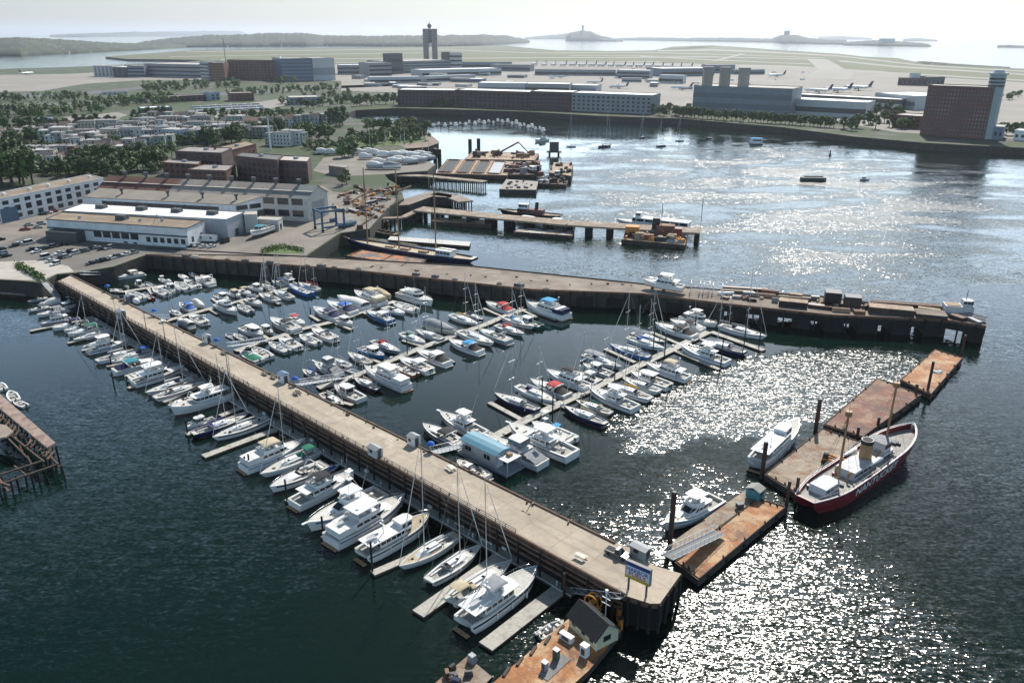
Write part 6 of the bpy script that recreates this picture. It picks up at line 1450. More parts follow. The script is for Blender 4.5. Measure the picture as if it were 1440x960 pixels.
for y in (-2, 2): m.box(0, y, 0, 7, 1.4, 1.5, 0, 0, .9, 1)
m.build('track', rubber, ex)
m = MB(); m.box(-1, 0, 1.5, 7.5, 4.6, 3.0, 0, 0, .95, .9); m.build('body', rustB, ex)
m = MB(); m.box(2, 1.3, 1.6, 2, 1.8, 3.6); m.build('cab', glass, ex)
m = MB(); m.bar((2, 0, 3), (30 * sc_, 0, 12), 1.2, 1.5); m.build('boom', rustB, ex)
m = MB(); m.bar((30 * sc_, 0, 12), (44 * sc_, 0, 3.5), 1.0, 1.2); m.build('stick', rustB, ex)
m = MB(); m.box(44 * sc_, 0, 1.5, 2.2, 2, 2.2, 0, 0, .7, .8); m.build('bucket', rustD, ex)
for k, (x, y, sx, sy, h, mt) in enumerate(((676, 218, 9, 4, 3, rustE), (668, 221, 4, 3, 5, rustD), (735, 221, 12, 5, 3, rustB), (748, 218, 5, 4, 4, rustE))):
    p = W2(x, y, 2.6); m = MB(); m.box(p[0] - b2.location.x, p[1] - b2.location.y, 2.6, sx, sy, h, .05, 0, .9, .8); m.build('deck_gear', mt, b2)
clutter(b2, [(656, 222), (664, 214), (754, 216), (750, 224)], 26, 2.6, [rustD, rustB, blackp, rustE], 1, 5, 3.5, 'deck_gear')
b3, _ = barge('rusty barge with tan deck load at the outer end of the spoil fleet', [(772, 243), (779, 228), (806, 231), (803, 248)], rustE, 4.5)
b4, _ = barge('cluttered barge of pumps and pipes between the spoil barge and the tug', [(713, 246), (724, 227), (752, 232), (760, 246)], rustD, 2.4)
for k in range(34):
    u, v = R.random(), R.random(); p = W2(714 + u * 44, 234 + v * 11, 2.4); m = MB(); m.box(p[0] - b4.location.x, p[1] - b4.location.y, 2.4, R.uniform(3, 8), R.uniform(2, 4), R.uniform(1, 4.5), R.random() * 3, 0, .85, .8); m.build('pump_gear', R.choice([rustB, rustE, galv, rustD, redh]), b4)
b5, _ = barge('black floating workshop with pale flat roof at the trestle end', [(702, 266), (712, 252), (757, 255), (754, 267)], matte('workshop_roof', (.26, .23, .2), .8, .25), 3.0, coam=False, name='floating_workshop', side=blackp)
b6, _ = barge('low dark workboat hull between the floating workshop and red tug', [(752, 258), (766, 250), (799, 254), (796, 260)], rustD, 2.0)
for l, px, ty in (('dark stub dolphin off the boat yard point, nearer shore', (612, 224), 209), ('dark stub dolphin off the boat yard point, further out', (618, 224), 210), ('dark stub dolphin behind the crane barge, nearer shore', (661, 208), 196), ('dark stub dolphin behind the crane barge, further out', (673, 208), 195)): pile_thing(px, ty, 1.7, l, piles, 'timber dolphins')
clutter(b5, [(704, 265), (713, 254), (755, 256), (752, 265)], 14, 3.0, [galv, rustD, darkwall], 1, 3, 1.6, 'roof_gear'); clutter(b6, [(754, 257), (767, 251), (797, 254), (794, 259)], 20, 2, [rustB, rustD, whitep, blackp], 1, 4, 3, 'deck_gear'); clutter(b3, [(773, 242), (780, 230), (804, 232), (802, 246)], 14, 4.5, [rustD, rustB, blackp], 1, 4, 2.4, 'deck_gear')
def floater(name, label, cat, px, z0, parts, rz=0):
    p = W2(*px); t = thing(name, label, cat, (*p, 0), rz)
    for nm, f, mt in parts: m = MB(); f(m); m.build(nm, mt, t)
floater('channel_platform', 'dark square platform on piles among the moored yachts', 'platform', (779, 218), 0, (('leg_block', lambda m: [cyl(m, x, y, -1, 3, .8, 7) for x in (-4, 4) for y in (-3, 3)], piles), ('base', lambda m: m.box(0, 0, 2.4, 13, 8, .8), rustD), ('cabin', lambda m: m.box(0, 0, 3.2, 8, 6, 8), darkwall), ('roof', lambda m: m.box(0, 0, 11.2, 8.6, 6.6, .5), galv)))
floater('houseboat', 'white two-storey houseboat alone on the glittering water', 'houseboat', (1063, 203), 0, (('float', lambda m: m.box(0, 0, -.3, 12, 7, 1.2), darkwall), ('wall', lambda m: m.box(0, 0, .9, 10.5, 5.6, 4.6), whitep), ('roof', lambda m: m.box(0, 0, 5.5, 11.4, 6.4, .4), cvs['sky']), ('window_band', lambda m: m.box(0, -2.82, 3.4, 8.5, .08, 1.2), glass)))
floater('fuel_lighter', 'long dark green lighter drifting on the bright open water', 'lighter', (1143, 255), 0, (('hull', lambda m: m.loft([[(x, y * k, z) for y, z in ((-2.6, .2), (-2.9, 1.6), (-2.0, 2.9), (0, 3.2), (2.0, 2.9), (2.9, 1.6), (2.6, .2), (0, -.5))] for x, k in ((-9, .7), (-8, 1), (8, 1), (9, .7))], 0, True, True, True), matte('dull_green_hull', (.03, .055, .045), .6, .2)), ('deck_pipe', lambda m: m.tube([(-7, 0, 3.5), (7, 0, 3.5)], .35, 6), rustD), ('end_post', lambda m: cyl(m, -8, 0, 2.5, 4.2, .25, 6), rustD)), -.05)
floater('channel_buoy', 'small dark channel buoy on the glittering harbour', 'buoy', (1167, 219), 0, (('float', lambda m: cyl(m, 0, 0, -.5, .9, 1.2, 10), rustD), ('tower', lambda m: m.box(0, 0, .9, 1.3, 1.3, 3.6, 0, 0, .4, .4), blackp), ('lamp', lambda m: cyl(m, 0, 0, 4.5, 5.2, .3, 6), galv)))
# little marina far up the harbour
t = thing('floating_dock', 'thin dark floating dock of the little marina far up the harbour', 'dock', (0, 0, 0))
m = MB(); pts = [W2(588, 176, .7), W2(640, 175.5, .7), (W2(708, 170.5, .7))]
for a, b in zip(pts, pts[1:]): m.bar((*a, .7), (*b, .7), 3, .8)
m.build('walkway', docks, t)
m = MB(); m.bar((*W2(708, 170.5, .7), .7), (*W2(768, 184, .7), .7), 3, .8); m.build('walkway', docks, t)
for i, x in enumerate((594, 620, 631, 650, 662, 676, 690, 706, 722, 740, 757)):
    y = 176 - max(0, x - 640) * .08 if x < 708 else 170.5 + (x - 708) * .225
    p = W2(x, y); m = MB(); cyl(m, *p, -1, 9, .45, 6); m.build('guide_pile', piles, t)
proto = None
for i, x in enumerate([600, 610, 617, 626, 634, 641, 647, 655, 660, 668, 674, 681, 687, 694, 700, 706, 714, 720, 726, 731, 737, 743, 748, 753, 759, 764]):
    y = 176 - max(0, x - 640) * .08 if x < 708 else 170.5 + (x - 708) * .225
    p = W2(x, y + (1.3 if i % 2 else -1.0)); t = thing('small_cruiser', f'tiny pale boat at the far little marina, {ordw(i)} from the park shore', 'motorboat', (*p, 0), 1.57 + R.uniform(-.2, .2), 'boats of the far little marina')
    if proto is None:
        hull(t, 10, 3.4, 1.2, 'power', gel, boot_b, deckw, None); deckhouse(t, 'cabin', -2, 2.4, 2.6, 1.2, 1.7, gel, fr=1.2, win=(.4, .8), side=1); proto = t
    else:
        for ch in proto.children:
            o = ch.copy(); C.objects.link(o); o.parent = t
            for g in ch.children: o2 = g.copy(); C.objects.link(o2); o2.parent = o
    s_ = R.uniform(.8, 1.35); t.scale = (s_, s_, s_)
# ---------------------------------------------------------------- ruined timber pier at the left
rp = thing('ruined_pier', 'ruined timber pier of bare beams and black piles with one planked strip', 'pier', (*W2(0, 580, 5), 0)); ro = W2(0, 580, 5)
def rw_(px, py, z=5.0): p = W2(px, py, z); return (p[0] - ro[0], p[1] - ro[1], z)
m = MB(); e0, e1, i1, i0 = W2(-30, 527, 5), W2(78, 622, 5), W2(66, 629, 5), W2(-30, 549, 5); m.prism([rel(p, ro) for p in (e0, e1, i1, i0)], 4.4, 5.0); m.build('planked_strip', matte('worn_pink_planks', (.30, .22, .18), .9, .25, .5, col2=(.16, .11, .09), thr=(.5, .62), scale2=.4), rp)
m = MB(); m.prism([rel(W2(*p, 4.6), ro) for p in ((-30, 592), (8, 597), (19, 606), (8, 614), (-30, 622))], 4.1, 4.6); m.build('deck_remnant', oldpier, rp)
for k in range(26):   # cross caps left along the strip
    u = k / 25; a = rw_(-28 + u * 104, 551 + u * 82, 4.5); b = rw_(-40 + u * 106 + R.uniform(-4, 4), 562 + u * 83 + R.uniform(-3, 4), 4.3)
    m = MB(); m.bar(a, b, R.uniform(.25, .5), .35); m.build('cap_beam', R.choice([fender_t, docks, piles]), rp)
for k in range(30):
    u = (k // 2) / 14; x, y = -25 + u * 104, 549 + u * 80
    if k % 2: x -= 10; y += 10
    a = rw_(x, y, 4.4); m = MB(); cyl(m, a[0], a[1], -2, 4.4 + R.uniform(-.4, .5), .25, 6); m.build('pile', piles, rp)
for (x0, y0, x1, y1, z0, z1) in ((-30, 560, 70, 640, 4.2, 4.0), (-30, 575, 62, 648, 4.0, 3.8), (-30, 676, 62, 646, 3.6, 3.7), (-30, 690, 80, 652, 3.2, 3.5), (12, 616, 44, 648, 4, 2.5), (20, 610, 34, 640, 4.2, 2), (60, 630, 82, 652, 4.4, 3.6), (66, 634, 84, 656, 4.2, 3.2), (-10, 660, 12, 690, 3.4, 2.8), (38, 640, 56, 672, 3.6, .5), (20, 654, 38, 668, 3.4, 2.6), (-20, 670, 14, 682, 3.6, 3.2)):
    m = MB(); m.bar(rw_(x0, y0, z0), rw_(x1, y1, z1), .38, .4); m.build('loose_beam', R.choice([fender_t, docks]), rp)
for x, y in ((0, 690), (8, 700), (18, 690), (36, 672), (46, 678), (56, 680), (66, 672), (76, 668), (72, 660), (80, 662), (60, 660), (-10, 695), (5, 684), (26, 684)):
    a = rw_(x, y, 0); m = MB(); cyl(m, a[0], a[1], -2, R.uniform(2.6, 4.2), .27, 6); m.build('pile', piles, rp)
for i, (px, h, ln) in enumerate((((92, 672), 3.2, -.6), ((118, 1000), 2, 0))[:1]):
    p = W2(*px); t = thing('leaning_pile', 'lone black pile leaning in the water off the ruined pier', 'pile', (*p, 0)); m = MB(); m.tube([(0, 0, -2), (ln, .3, h)], .26, 6); m.build('shaft', piles, t); m = MB(); m.tube([(ln, .3, h), (ln * 1.04, .31, h + .15)], .28, 6); m.build('head', docks, t)
# piles of the east trestle wrecks: two broken wooden hulls
for lab, p, q in (('broken wooden hull stranded beside the derelict trestle', (508, 322), (560, 331)), ('rotten dark hull stranded under the crane wreck', (500, 317), (545, 312))):
    a, b = V2(W2(*p, 1)), V2(W2(*q, 1)); L_ = (a - b).length; c = (a + b) / 2; d = a - b
    t = thing('wrecked_hull', lab, 'wreck', (*c.xy, 0), math.atan2(d.y, d.x), 'wrecks by the trestle'); hull(t, L_, 6, 1.6, 'ship', docks, boot_k, oldpier, [(.1, .8, 1.1)], rise=.5, stern=.7, msole=docks)
    for k in range(4): m = MB(); m.bar((-L_ * .3 + k * 4, -2.6, 1.9), (-L_ * .3 + k * 4 + .4, 2.6, 1.8), .35, .35); m.build('deck_beam', fender_t, t)
# ---------------------------------------------------------------- shipyard buildings
def win_grid(parent, a, b, zs, n, ww, wh, mat=winp, off=.06, name='window', u0=.03, u1=.97, cap=100):
    """n windows along wall a-b (local xy) in rows at heights zs; each window a mesh of its own"""
    a, b = V2(a), V2(b); d = (b - a); L_ = d.length; d.normalize(); nn = Vector((d.y, -d.x, 0)); rz = math.atan2(d.y, d.x)
    for z in zs:
        for k in range(n):
            p = a + d * L_ * (u0 + (u1 - u0) * (k + .5) / n) + nn * (off - .1)
            m = MB(); m.box(p.x, p.y, z, ww, .2, wh, rz); m.build(name, mat, parent)
def quad_world(pxs, hs): return [V2(W2(p[0], p[1], ZL + h)) for p, h in zip(pxs, hs)]
def bld(name, label, cat, q, h, wall, roof, group=None, para=.5, trim=None):
    """flat-roofed block on four world corners: front-left, front-right, back-right, back-left"""
    c = (q[0] + q[1] + q[2] + q[3]) / 4; t = thing(name, label, cat, (*c.xy, ZL), 0, group); l = [(p.x - c.x, p.y - c.y) for p in q]
    m = MB(); m.prism(l, 0, h); wl_ = m.build('wall', wall, t)
    m = MB(); m.prism([(x * 1.004, y * 1.004) for x, y in l], h + .003, h + .12); m.build('roof', roof, t)
    if para:
        m = MB()
        for i in range(4): m.bar((*[v * 1.004 for v in l[i]], h + para), (*[v * 1.004 for v in l[(i + 1) % 4]], h + para), .35, para - .125)
        m.build('parapet', trim or wall, t)
    return t, wl_, l
def rooftop(t, l, h, spots, mat=galv, sx=2.4, sy=1.8, sz=1.3, name='roof_vent'):
    for u, v in spots:
        x = (l[0][0] * (1 - u) + l[1][0] * u) * (1 - v) + (l[3][0] * (1 - u) + l[2][0] * u) * v; y = (l[0][1] * (1 - u) + l[1][1] * u) * (1 - v) + (l[3][1] * (1 - u) + l[2][1] * u) * v
        m = MB(); m.box(x, y, h + .125, sx, sy, sz, -.2, 0, .9, .9); m.build(name, mat, t)
q = quad_world([(65, 309), (262, 322), (287, 311), (88, 299)], [9] * 4)
t, w_, l = bld('boatyard_office', 'long low white office building with brown gravel roof before the parked cars', 'building', q, 9, whitew, brownroof, 'shipyard sheds', .5, darkwall)
win_grid(w_, l[0], l[1], (2.2,), 5, 4.2, 3.4, u0=.33, u1=.66); win_grid(w_, l[0], l[1], (1.6,), 6, 2.2, 2.4, u0=.70, u1=.99); win_grid(w_, l[1], l[2], (2,), 2, 1.8, 2.4)
a_, b_ = V2(l[0]), V2(l[1]); nn = Vector(((b_ - a_).y, -(b_ - a_).x, 0)).normalized()
m = MB(); m.bar((*(a_ + nn * .3).xy, 5.6), (*(b_ + nn * .3).xy, 5.6), .8, .5); m.build('canopy', darkwall, t)
m = MB(); d_ = (b_ - a_); p0, p1 = a_ + d_ * .05 + nn * 3, a_ + d_ * .27 + nn * 3; m.bar((*p0.xy, 5), (*p1.xy, 5), 6, 5); m.build('loading_annex', darkwall, t)
rooftop(t, l, 9, ((.48, .6),), darkwall, 5, 4, 2.2); rooftop(t, l, 9, ((.2, .4), (.62, .5), (.75, .7)), galv, 1.2, 1.2, 1.2)
p = (V2(l[0]) * .25 + V2(l[1]) * .75) * .55 + (V2(l[3]) * .25 + V2(l[2]) * .75) * .45; m = MB()
for k in range(6):
    an = k * math.pi / 3; m.tube([(p.x + 2.2 * math.cos(an), p.y + 2.2 * math.sin(an), 9.1), (p.x, p.y, 13.5)], .07, 4)
m.build('antenna_tripod', galv, t)
q = quad_world([(88, 297), (318, 309), (343, 299), (117, 287)], [9.6] * 4)
t, w_, l = bld('boatyard_shed', 'white-roofed long shed with pale metal side wall behind the office', 'shed', q, 9.6, matte('pale_metal_siding', (.36, .38, .40), .6, .12), whiteroof, 'shipyard sheds', .3, darkwall)
rooftop(t, l, 9.6, ((.17, .6), (.42, .62), (.64, .6), (.86, .55)), darkwall, 5, 3.5, 1.8); win_grid(w_, l[1], l[2], (.2,), 1, 3.2, 3.4, darkwall, name='door')
# clerestory shed: single slope up to the tall shed
q = quad_world([(118, 278), (329, 289), (368, 277), (141, 265.5)], [11, 11, 13.6, 13.6]); c = ctr_of(q)
t = thing('boatyard_shed', 'sloping tan-roofed shed with a row of clerestory windows', 'shed', (*c.xy, ZL), 0, 'shipyard sheds'); l = [(p.x - c.x, p.y - c.y) for p in q]
m = MB(); hs = (11, 11, 13.6, 13.6); m.add([(x, y, 0) for x, y in l] + [(x, y, h) for (x, y), h in zip(l, hs)], [(0, 1, 5, 4), (1, 2, 6, 5), (2, 3, 7, 6), (3, 0, 4, 7), (4, 5, 6, 7)]); w_ = m.build('wall', whitew, t)
m = MB(); m.add([(x * 1.01, y * 1.01, h + .03) for (x, y), h in zip(l, hs)] + [(x * 1.01, y * 1.01, h + .4) for (x, y), h in zip(l, hs)], [(4, 5, 6, 7), (0, 1, 5, 4), (1, 2, 6, 5), (2, 3, 7, 6), (3, 0, 4, 7)]); m.build('roof', matte('tan_felt_roof', (.27, .24, .2), .9, .12, .1, col2=(.21, .185, .155), thr=(.5, .65), scale2=.08), t)
win_grid(w_, l[0], l[1], (7.6,), 11, 6.2, 2.3, u0=.12, u1=.9); win_grid(w_, l[1], l[2], (8.2,), 2, 6, 2.4); win_grid(w_, l[1], l[2], (.1,), 1, 9, 7, darkwall, name='door', u0=.5, u1=.98)
for u in (.2, .5, .72, .93):
    x, y = (l[0][k] * (1 - u) + l[1][k] * u for k in (0, 1)); x, y = x * .5 + .5 * (l[3][0] * (1 - u) + l[2][0] * u), y * .5 + .5 * (l[3][1] * (1 - u) + l[2][1] * u)
    m = MB(); cyl(m, x, y, 12, 14.6, .5, 8); m.tube([(x, y, 14.6), (x, y, 15.8)], .95, 9); m.build('roof_ventilator', darkwall, t)
# the tall gabled shed with the rusted corrugated roof
def corrugated():
    m, nt, b, N, L = nodes_of('corrugated_roof')
    tc = N('ShaderNodeTexCoord').outputs['UV']; sp = N('ShaderNodeSeparateXYZ'); L(tc, sp.inputs[0])
    v = N('ShaderNodeTexVoronoi'); v.inputs['Scale'].default_value = 1.0; mp = N('ShaderNodeMapping'); mp.inputs['Scale'].default_value = (17, 2, 1); L(tc, mp.inputs[0])
    br = N('ShaderNodeTexBrick'); br.inputs['Scale'].default_value = 1; br.inputs['Mortar Size'].default_value = 0; br.inputs['Brick Width'].default_value = 1; br.inputs['Row Height'].default_value = 1; br.offset = 0
    br.inputs['Color1'].default_value = (0, 0, 0, 1); br.inputs['Color2'].default_value = (1, 1, 1, 1); L(mp.outputs[0], br.inputs['Vector'])
    rnd = ramp(nt, br.outputs['Color'], [(0, 0.0), (1, 1.0)])
    tan_ = ramp(nt, rnd, [(.0, (.27, .235, .2)), (1, (.34, .30, .26))]); rust = ramp(nt, rnd, [(.0, (.13, .055, .04)), (1, (.22, .12, .09))])
    xr = N('ShaderNodeMath'); xr.operation = 'ADD'; n_ = N('ShaderNodeMath'); n_.operation = 'MULTIPLY'; n_.inputs[1].default_value = .22; L(rnd, n_.inputs[0]); L(sp.outputs[0], xr.inputs[0]); L(n_.outputs[0], xr.inputs[1])
    col = mixc(nt, ramp(nt, xr.outputs[0], [(.47, 0.0), (.5, 1.0)]), rust, tan_)
    col = mixc(nt, ramp(nt, sp.outputs[0], [(.925, 0.0), (.93, 1.0)]), col, (.24, .26, .25))
    f = ramp(nt, noise(nt, .5, 5, .65), [(.3, .82), (.7, 1.1)]); L(mixc(nt, 1.0, col, f, 'MULTIPLY'), b.inputs['Base Color']); b.inputs['Roughness'].default_value = .8
    return m
corr = corrugated()
qa = quad_world([(138, 264), (432, 279)], [12.5, 12.5]); cbk = V2(W2(460, 270, ZL + 12.5)); q = [qa[0], qa[1], cbk, qa[0] + (cbk - qa[1])]; c = ctr_of(q)
t = thing('boatyard_shed', 'tallest gabled shed with rusty and tan corrugated roof', 'shed', (*c.xy, ZL), 0, 'shipyard sheds'); l = [V2((p.x - c.x, p.y - c.y)) for p in q]
RH = 17.6; m0, m1 = (l[0] + l[3]) / 2, (l[1] + l[2]) / 2
m = MB(); vs = [(*p.xy, 0) for p in l] + [(*p.xy, 12.5) for p in l] + [(*m0.xy, RH), (*m1.xy, RH)]
m.add(vs, [(0, 1, 5, 4), (1, 2, 6, 9, 5), (2, 3, 7, 6), (3, 0, 4, 8, 7)]); w_ = m.build('wall', dirtywhite, t)
e = (l[1] - l[0]).normalized() * .6; s_ = (l[0] - l[3]).normalized() * .8
def roof_uv(o, fn):
    uv = o.data.uv_layers.new(name='UVMap')
    for lp in o.data.loops: uv.data[lp.index].uv = fn(o.data.vertices[lp.vertex_index].co)
rv = [(*(l[0] - e + s_).xy, 12.2), (*(l[1] + e + s_).xy, 12.2), (*(m1 + e).xy, RH + .25), (*(m0 - e).xy, RH + .25), (*(l[2] + e - s_).xy, 12.2), (*(l[3] - e - s_).xy, 12.2)]
m = MB(); m.add(rv, [(0, 1, 2, 3), (3, 2, 4, 5)]); o = m.build('roof', corr, t)
L0 = (l[1] - l[0]); LL = L0.length; L0n = L0.normalized(); S0 = (l[3] - l[0]); SL = S0.length; S0n = S0.normalized()
roof_uv(o, lambda co: ((V2(co) - l[0]).dot(L0n) / LL, abs((V2(co) - l[0]).dot(S0n) / SL)))
m = MB(); m.bar((*(m0 * .5 + l[0] * .5 - e).xy, 15.35), (*(m1 * .5 + l[1] * .5 + e).xy, 15.35), 2.6, .12); m.build('skylight_strip', matte('dull_skylight', (.42, .40, .36), .7, .1), t)
for k in range(9):
    u = .08 + .105 * k; p = m0 + (m1 - m0) * u + s_ * .2; m = MB(); cyl(m, p.x, p.y, RH - .2, RH + 1.6, .8, 8); m.tube([(p.x, p.y, RH + 1.6), (p.x, p.y, RH + 3.0)], 1.3, 9); m.build('roof_ventilator', darkwall, t)
win_grid(w_, l[0], l[1], (8.6, 2.4), 3, 6.4, 3.4, u0=.79, u1=.985)
win_grid(w_, l[1], l[2], (.1,), 1, 12, 9.5, matte('roller_door', (.28, .3, .3), .6, .15), name='door'); win_grid(w_, l[1], l[2], (.12,), 1, 3.5, 5, dirtywhite, .12, 'door', .1, .35)
# white three-storey building at the left edge
q = quad_world([(-60, 292), (145, 251), (124, 246), (-60, 283.5)], [12.6] * 4)
t, w_, l = bld('warehouse', 'long white three-storey warehouse with brown roof at the picture edge', 'warehouse', q, 12.6, whitew, brownroof, 'shipyard sheds', .4)
win_grid(w_, l[0], l[1], (9.2,), 13, 3.6, 2.0); win_grid(w_, l[0], l[1], (5.0,), 13, 3.4, 2.9); win_grid(w_, l[0], l[1], (1.4,), 13, 3.4, 2.2)
m = MB(); a_, b_ = V2(l[0]), V2(l[1]); d_ = b_ - a_; nn = Vector((d_.y, -d_.x, 0)).normalized(); m.bar((*(a_ + d_ * .24 + nn * .2).xy, 7.4), (*(a_ + d_ * .345 + nn * .2).xy, 7.4), .4, 7.3); m.build('door', matte('blue_loading_door', (.07, .13, .2), .6, .2), w_)
rooftop(t, l, 12.6, ((.3, .5), (.48, .5), (.62, .5), (.78, .5), (.95, .5)), whitep, 1.6, 1.6, 1.2)
for lab, pxq, h in (('small plain white annex beside the clerestory shed door', [(343, 302), (361, 301.5), (361, 297), (346, 298)], 9.0), ('low grey outbuilding behind the boat on its trailer', [(361, 308), (391, 310), (397, 306), (366, 304.5)], 5.5)):
    t, w_, l = bld('outbuilding', lab, 'outbuilding', quad_world(pxq, [h] * 4), h, dirtywhite, concrete, 'shipyard sheds', .2); win_grid(w_, l[1], l[2], (.1,), 1, 2.6, 3, winp, name='door')
BR = [('dark brick block with flat roof, leftmost of the brick mills behind the shed', [(246, 213), (311, 216), (326, 209), (266, 207)], 14, brickd, flatroof, 7), ('long brick mill running back behind the dark brick block', [(313, 215), (360, 203), (346, 199), (302, 209)], 12, brick, brownroof, 7),
      ('low brick house with pale flat roof before the dark brick block', [(228, 229), (278, 232), (284, 226), (240, 224)], 8.5, brick, flatroof, 6), ('low brick house with grey flat roof and chimney, nearest the tall shed', [(264, 239), (318, 241), (331, 233), (288, 232)], 8.5, brick, flatroof, 8),
      ('large dark brick mill with blocked windows', [(331, 220), (390, 226), (398, 219), (342, 215)], 15, brickd, matte('dark_tar_roof', (.12, .115, .11), .9, .2, .2), 8), ('brick mill wing with pale roof at the end of the large dark mill', [(390.5, 226), (432, 228), (437, 221), (398.5, 220)], 14, brickd, concrete, 5)]
for lab, pxq, h, wl_, rf, n in BR:
    t, w_, l = bld('brick_mill', lab, 'brick building', quad_world(pxq, [h] * 4), h, wl_, rf, 'brick mills behind the shipyard', .6)
    win_grid(w_, l[0], l[1], [2 + 4 * k for k in range(int(h // 4.2))], n, 2.4, 2.2); rooftop(t, l, h, ((.55, .5),), galv, 3, 2.5, 1.6)
p = W2(306, 238, ZL); t = thing('chimney', 'thin brick chimney rising over the low brick houses', 'chimney', (*p, ZL)); m = MB(); cyl(m, 0, 0, 0, 17, 1.1, 10, 0, .8); m.build('shaft', brick, t); m = MB(); cyl(m, 0, 0, 17, 17.6, 1.0, 10); m.build('rim', brickd, t)
p = W2(381, 212, ZL); t = thing('flagpole', 'slender white pole standing behind the large dark brick mill', 'pole', (*p, ZL)); m = MB(); cyl(m, 0, 0, 0, 27, .9, 8, 0, .45); m.build('shaft', whitep, t); m = MB(); cyl(m, 0, 0, 27, 27.6, .9, 8); m.build('cap', galv, t)
# ---------------------------------------------------------------- cars and yard things
CARS = [(20, 347, 'black', 'suv'), (27, 344, 'white', 'car'), (36, 341, 'grey', 'suv'), (42, 343, 'white', 'van'), (44, 352, 'black', 'car'), (51, 355, 'white', 'car'), (61, 351, 'green', 'suv'), (68, 349.5, 'black', 'car'), (77, 347.5, 'grey', 'suv'), (87, 345.5, 'black', 'pickup'),
        (83, 357.5, 'white', 'car'), (84, 364, 'black', 'car'), (94, 362, 'silver', 'suv'), (97, 356, 'black', 'suv'), (108, 356.5, 'white', 'suv'), (120, 354, 'grey', 'suv'), (128, 351, 'black', 'car'), (136, 349.5, 'silver', 'car'), (144, 351, 'black', 'car'), (153, 350, 'silver', 'suv'),
        (66, 363, 'white', 'van'), (72, 368, 'white', 'car'), (78, 372.5, 'white', 'suv'), (128, 371.5, 'black', 'car'), (137, 369, 'grey', 'car'), (148, 367, 'black', 'suv'), (157, 364.5, 'white', 'car'), (167, 361.5, 'grey', 'suv'), (177, 359, 'white', 'car'), (188, 356.5, 'silver', 'pickup'),
        (2, 352, 'black', 'car'), (3, 358.5, 'grey', 'suv'), (9, 361, 'black', 'suv'), (1, 338, 'black', 'car'), (41, 317, 'silver', 'car'), (36, 323.5, 'red', 'pickup'), (54, 320.5, 'silver', 'car'), (59, 315.5, 'silver', 'suv'), (75, 298, 'red', 'van'), (60, 302, 'black', 'pickup'), (68, 300, 'white', 'car'),
        (278, 346.5, 'silver', 'car'), (287, 347.5, 'white', 'car'), (298, 347.5, 'white', 'car'), (316, 341.5, 'black', 'van'), (182, 341, 'black', 'car'), (195, 342, 'black', 'suv'), (269, 347, 'black', 'car')]
KN = dict(car='sedan', suv='wagon', van='van', pickup='pickup truck')
zone = lambda x, y: 'beside the white trailer' if x > 260 else 'in the shade of the white office' if 180 <= x <= 200 and y < 350 else 'parked along the basin sea wall' if x > 115 and y > 355 else 'before the long white warehouse' if y < 325 else 'at the forecourt end of the lot' if x < 80 and y > 362 and x > 60 else 'at the picture edge of the lot' if x < 12 else 'in the parking rows'
cnt = {}
for x, y, cn, kd in sorted(CARS): cnt.setdefault((cn, kd, zone(x, y)), []).append((x, y))
for (cn, kd, zn), ls_ in cnt.items():
    for i, (x, y) in enumerate(ls_):
        lab = f'{cn} {KN[kd]} {zn}' + (f', {ordw(i)} from the street' if len(ls_) > 1 else '')
        vehicle('parked_' + KN[kd].replace(' ', '_'), lab, (x, y), ZL + .06, rad(62) + R.uniform(-.1, .1) + (math.pi if R.random() < .5 else 0) if y > 326 else rad(20), carc[cn], dict(car=(4.7, 1.85, 1.48), suv=(4.8, 1.95, 1.8), van=(5.4, 2.05, 2.3), pickup=(5.4, 2.0, 1.85))[kd], kd, 'cars parked at the shipyard', KN[kd])
p = W2(292, 340, ZL); t = thing('office_trailer', 'white office trailer before the pale metal side wall', 'trailer', (*p, ZL), -.12); m = MB(); m.box(0, 0, .6, 9, 2.8, 2.9); m.build('body', whitep, t); m = MB(); m.box(0, 0, 3.503, 9.2, 3, .15); m.build('roof', galv, t)
for x in (-2.5, 2.5): m = MB(); m.box(x, -1.42, 1.8, 1.1, .08, .9); m.build('window', winp, t)
for x in (-3.5, 3.5): m = MB(); m.box(x, 0, 0, .6, 2, .6); m.build('foot', darkwall, t)
tb, L_ = boat('pilot', (352, 330), (381, 319), 'white pilothouse boat with teal top standing on its trailer in the yard', 'boats ashore', None, z=9, top='teal', boot=boot_b)
tb.location.z = ZL + 1.5
p = tb.location; t = thing('boat_trailer', 'dark trailer under the white boat with teal top', 'trailer', (p.x, p.y, ZL), tb.rotation_euler.z)
m = MB(); m.box(0, 0, .7, 11, .3, .3); m.box(0, .9, .7, 9, .25, .25); m.box(0, -.9, .7, 9, .25, .25)
for x in (-3, 0, 3): m.box(x, 0, .72, .2, 2.2, .26)
m.build('chassis', darkwall, t)
for x in (-1, .2):
    for y in (-1.2, 1.2): m = MB(); m.tube([(x, y - .15, .4), (x, y + .15, .4)], .4, 9); m.build('wheel', rubber, t)
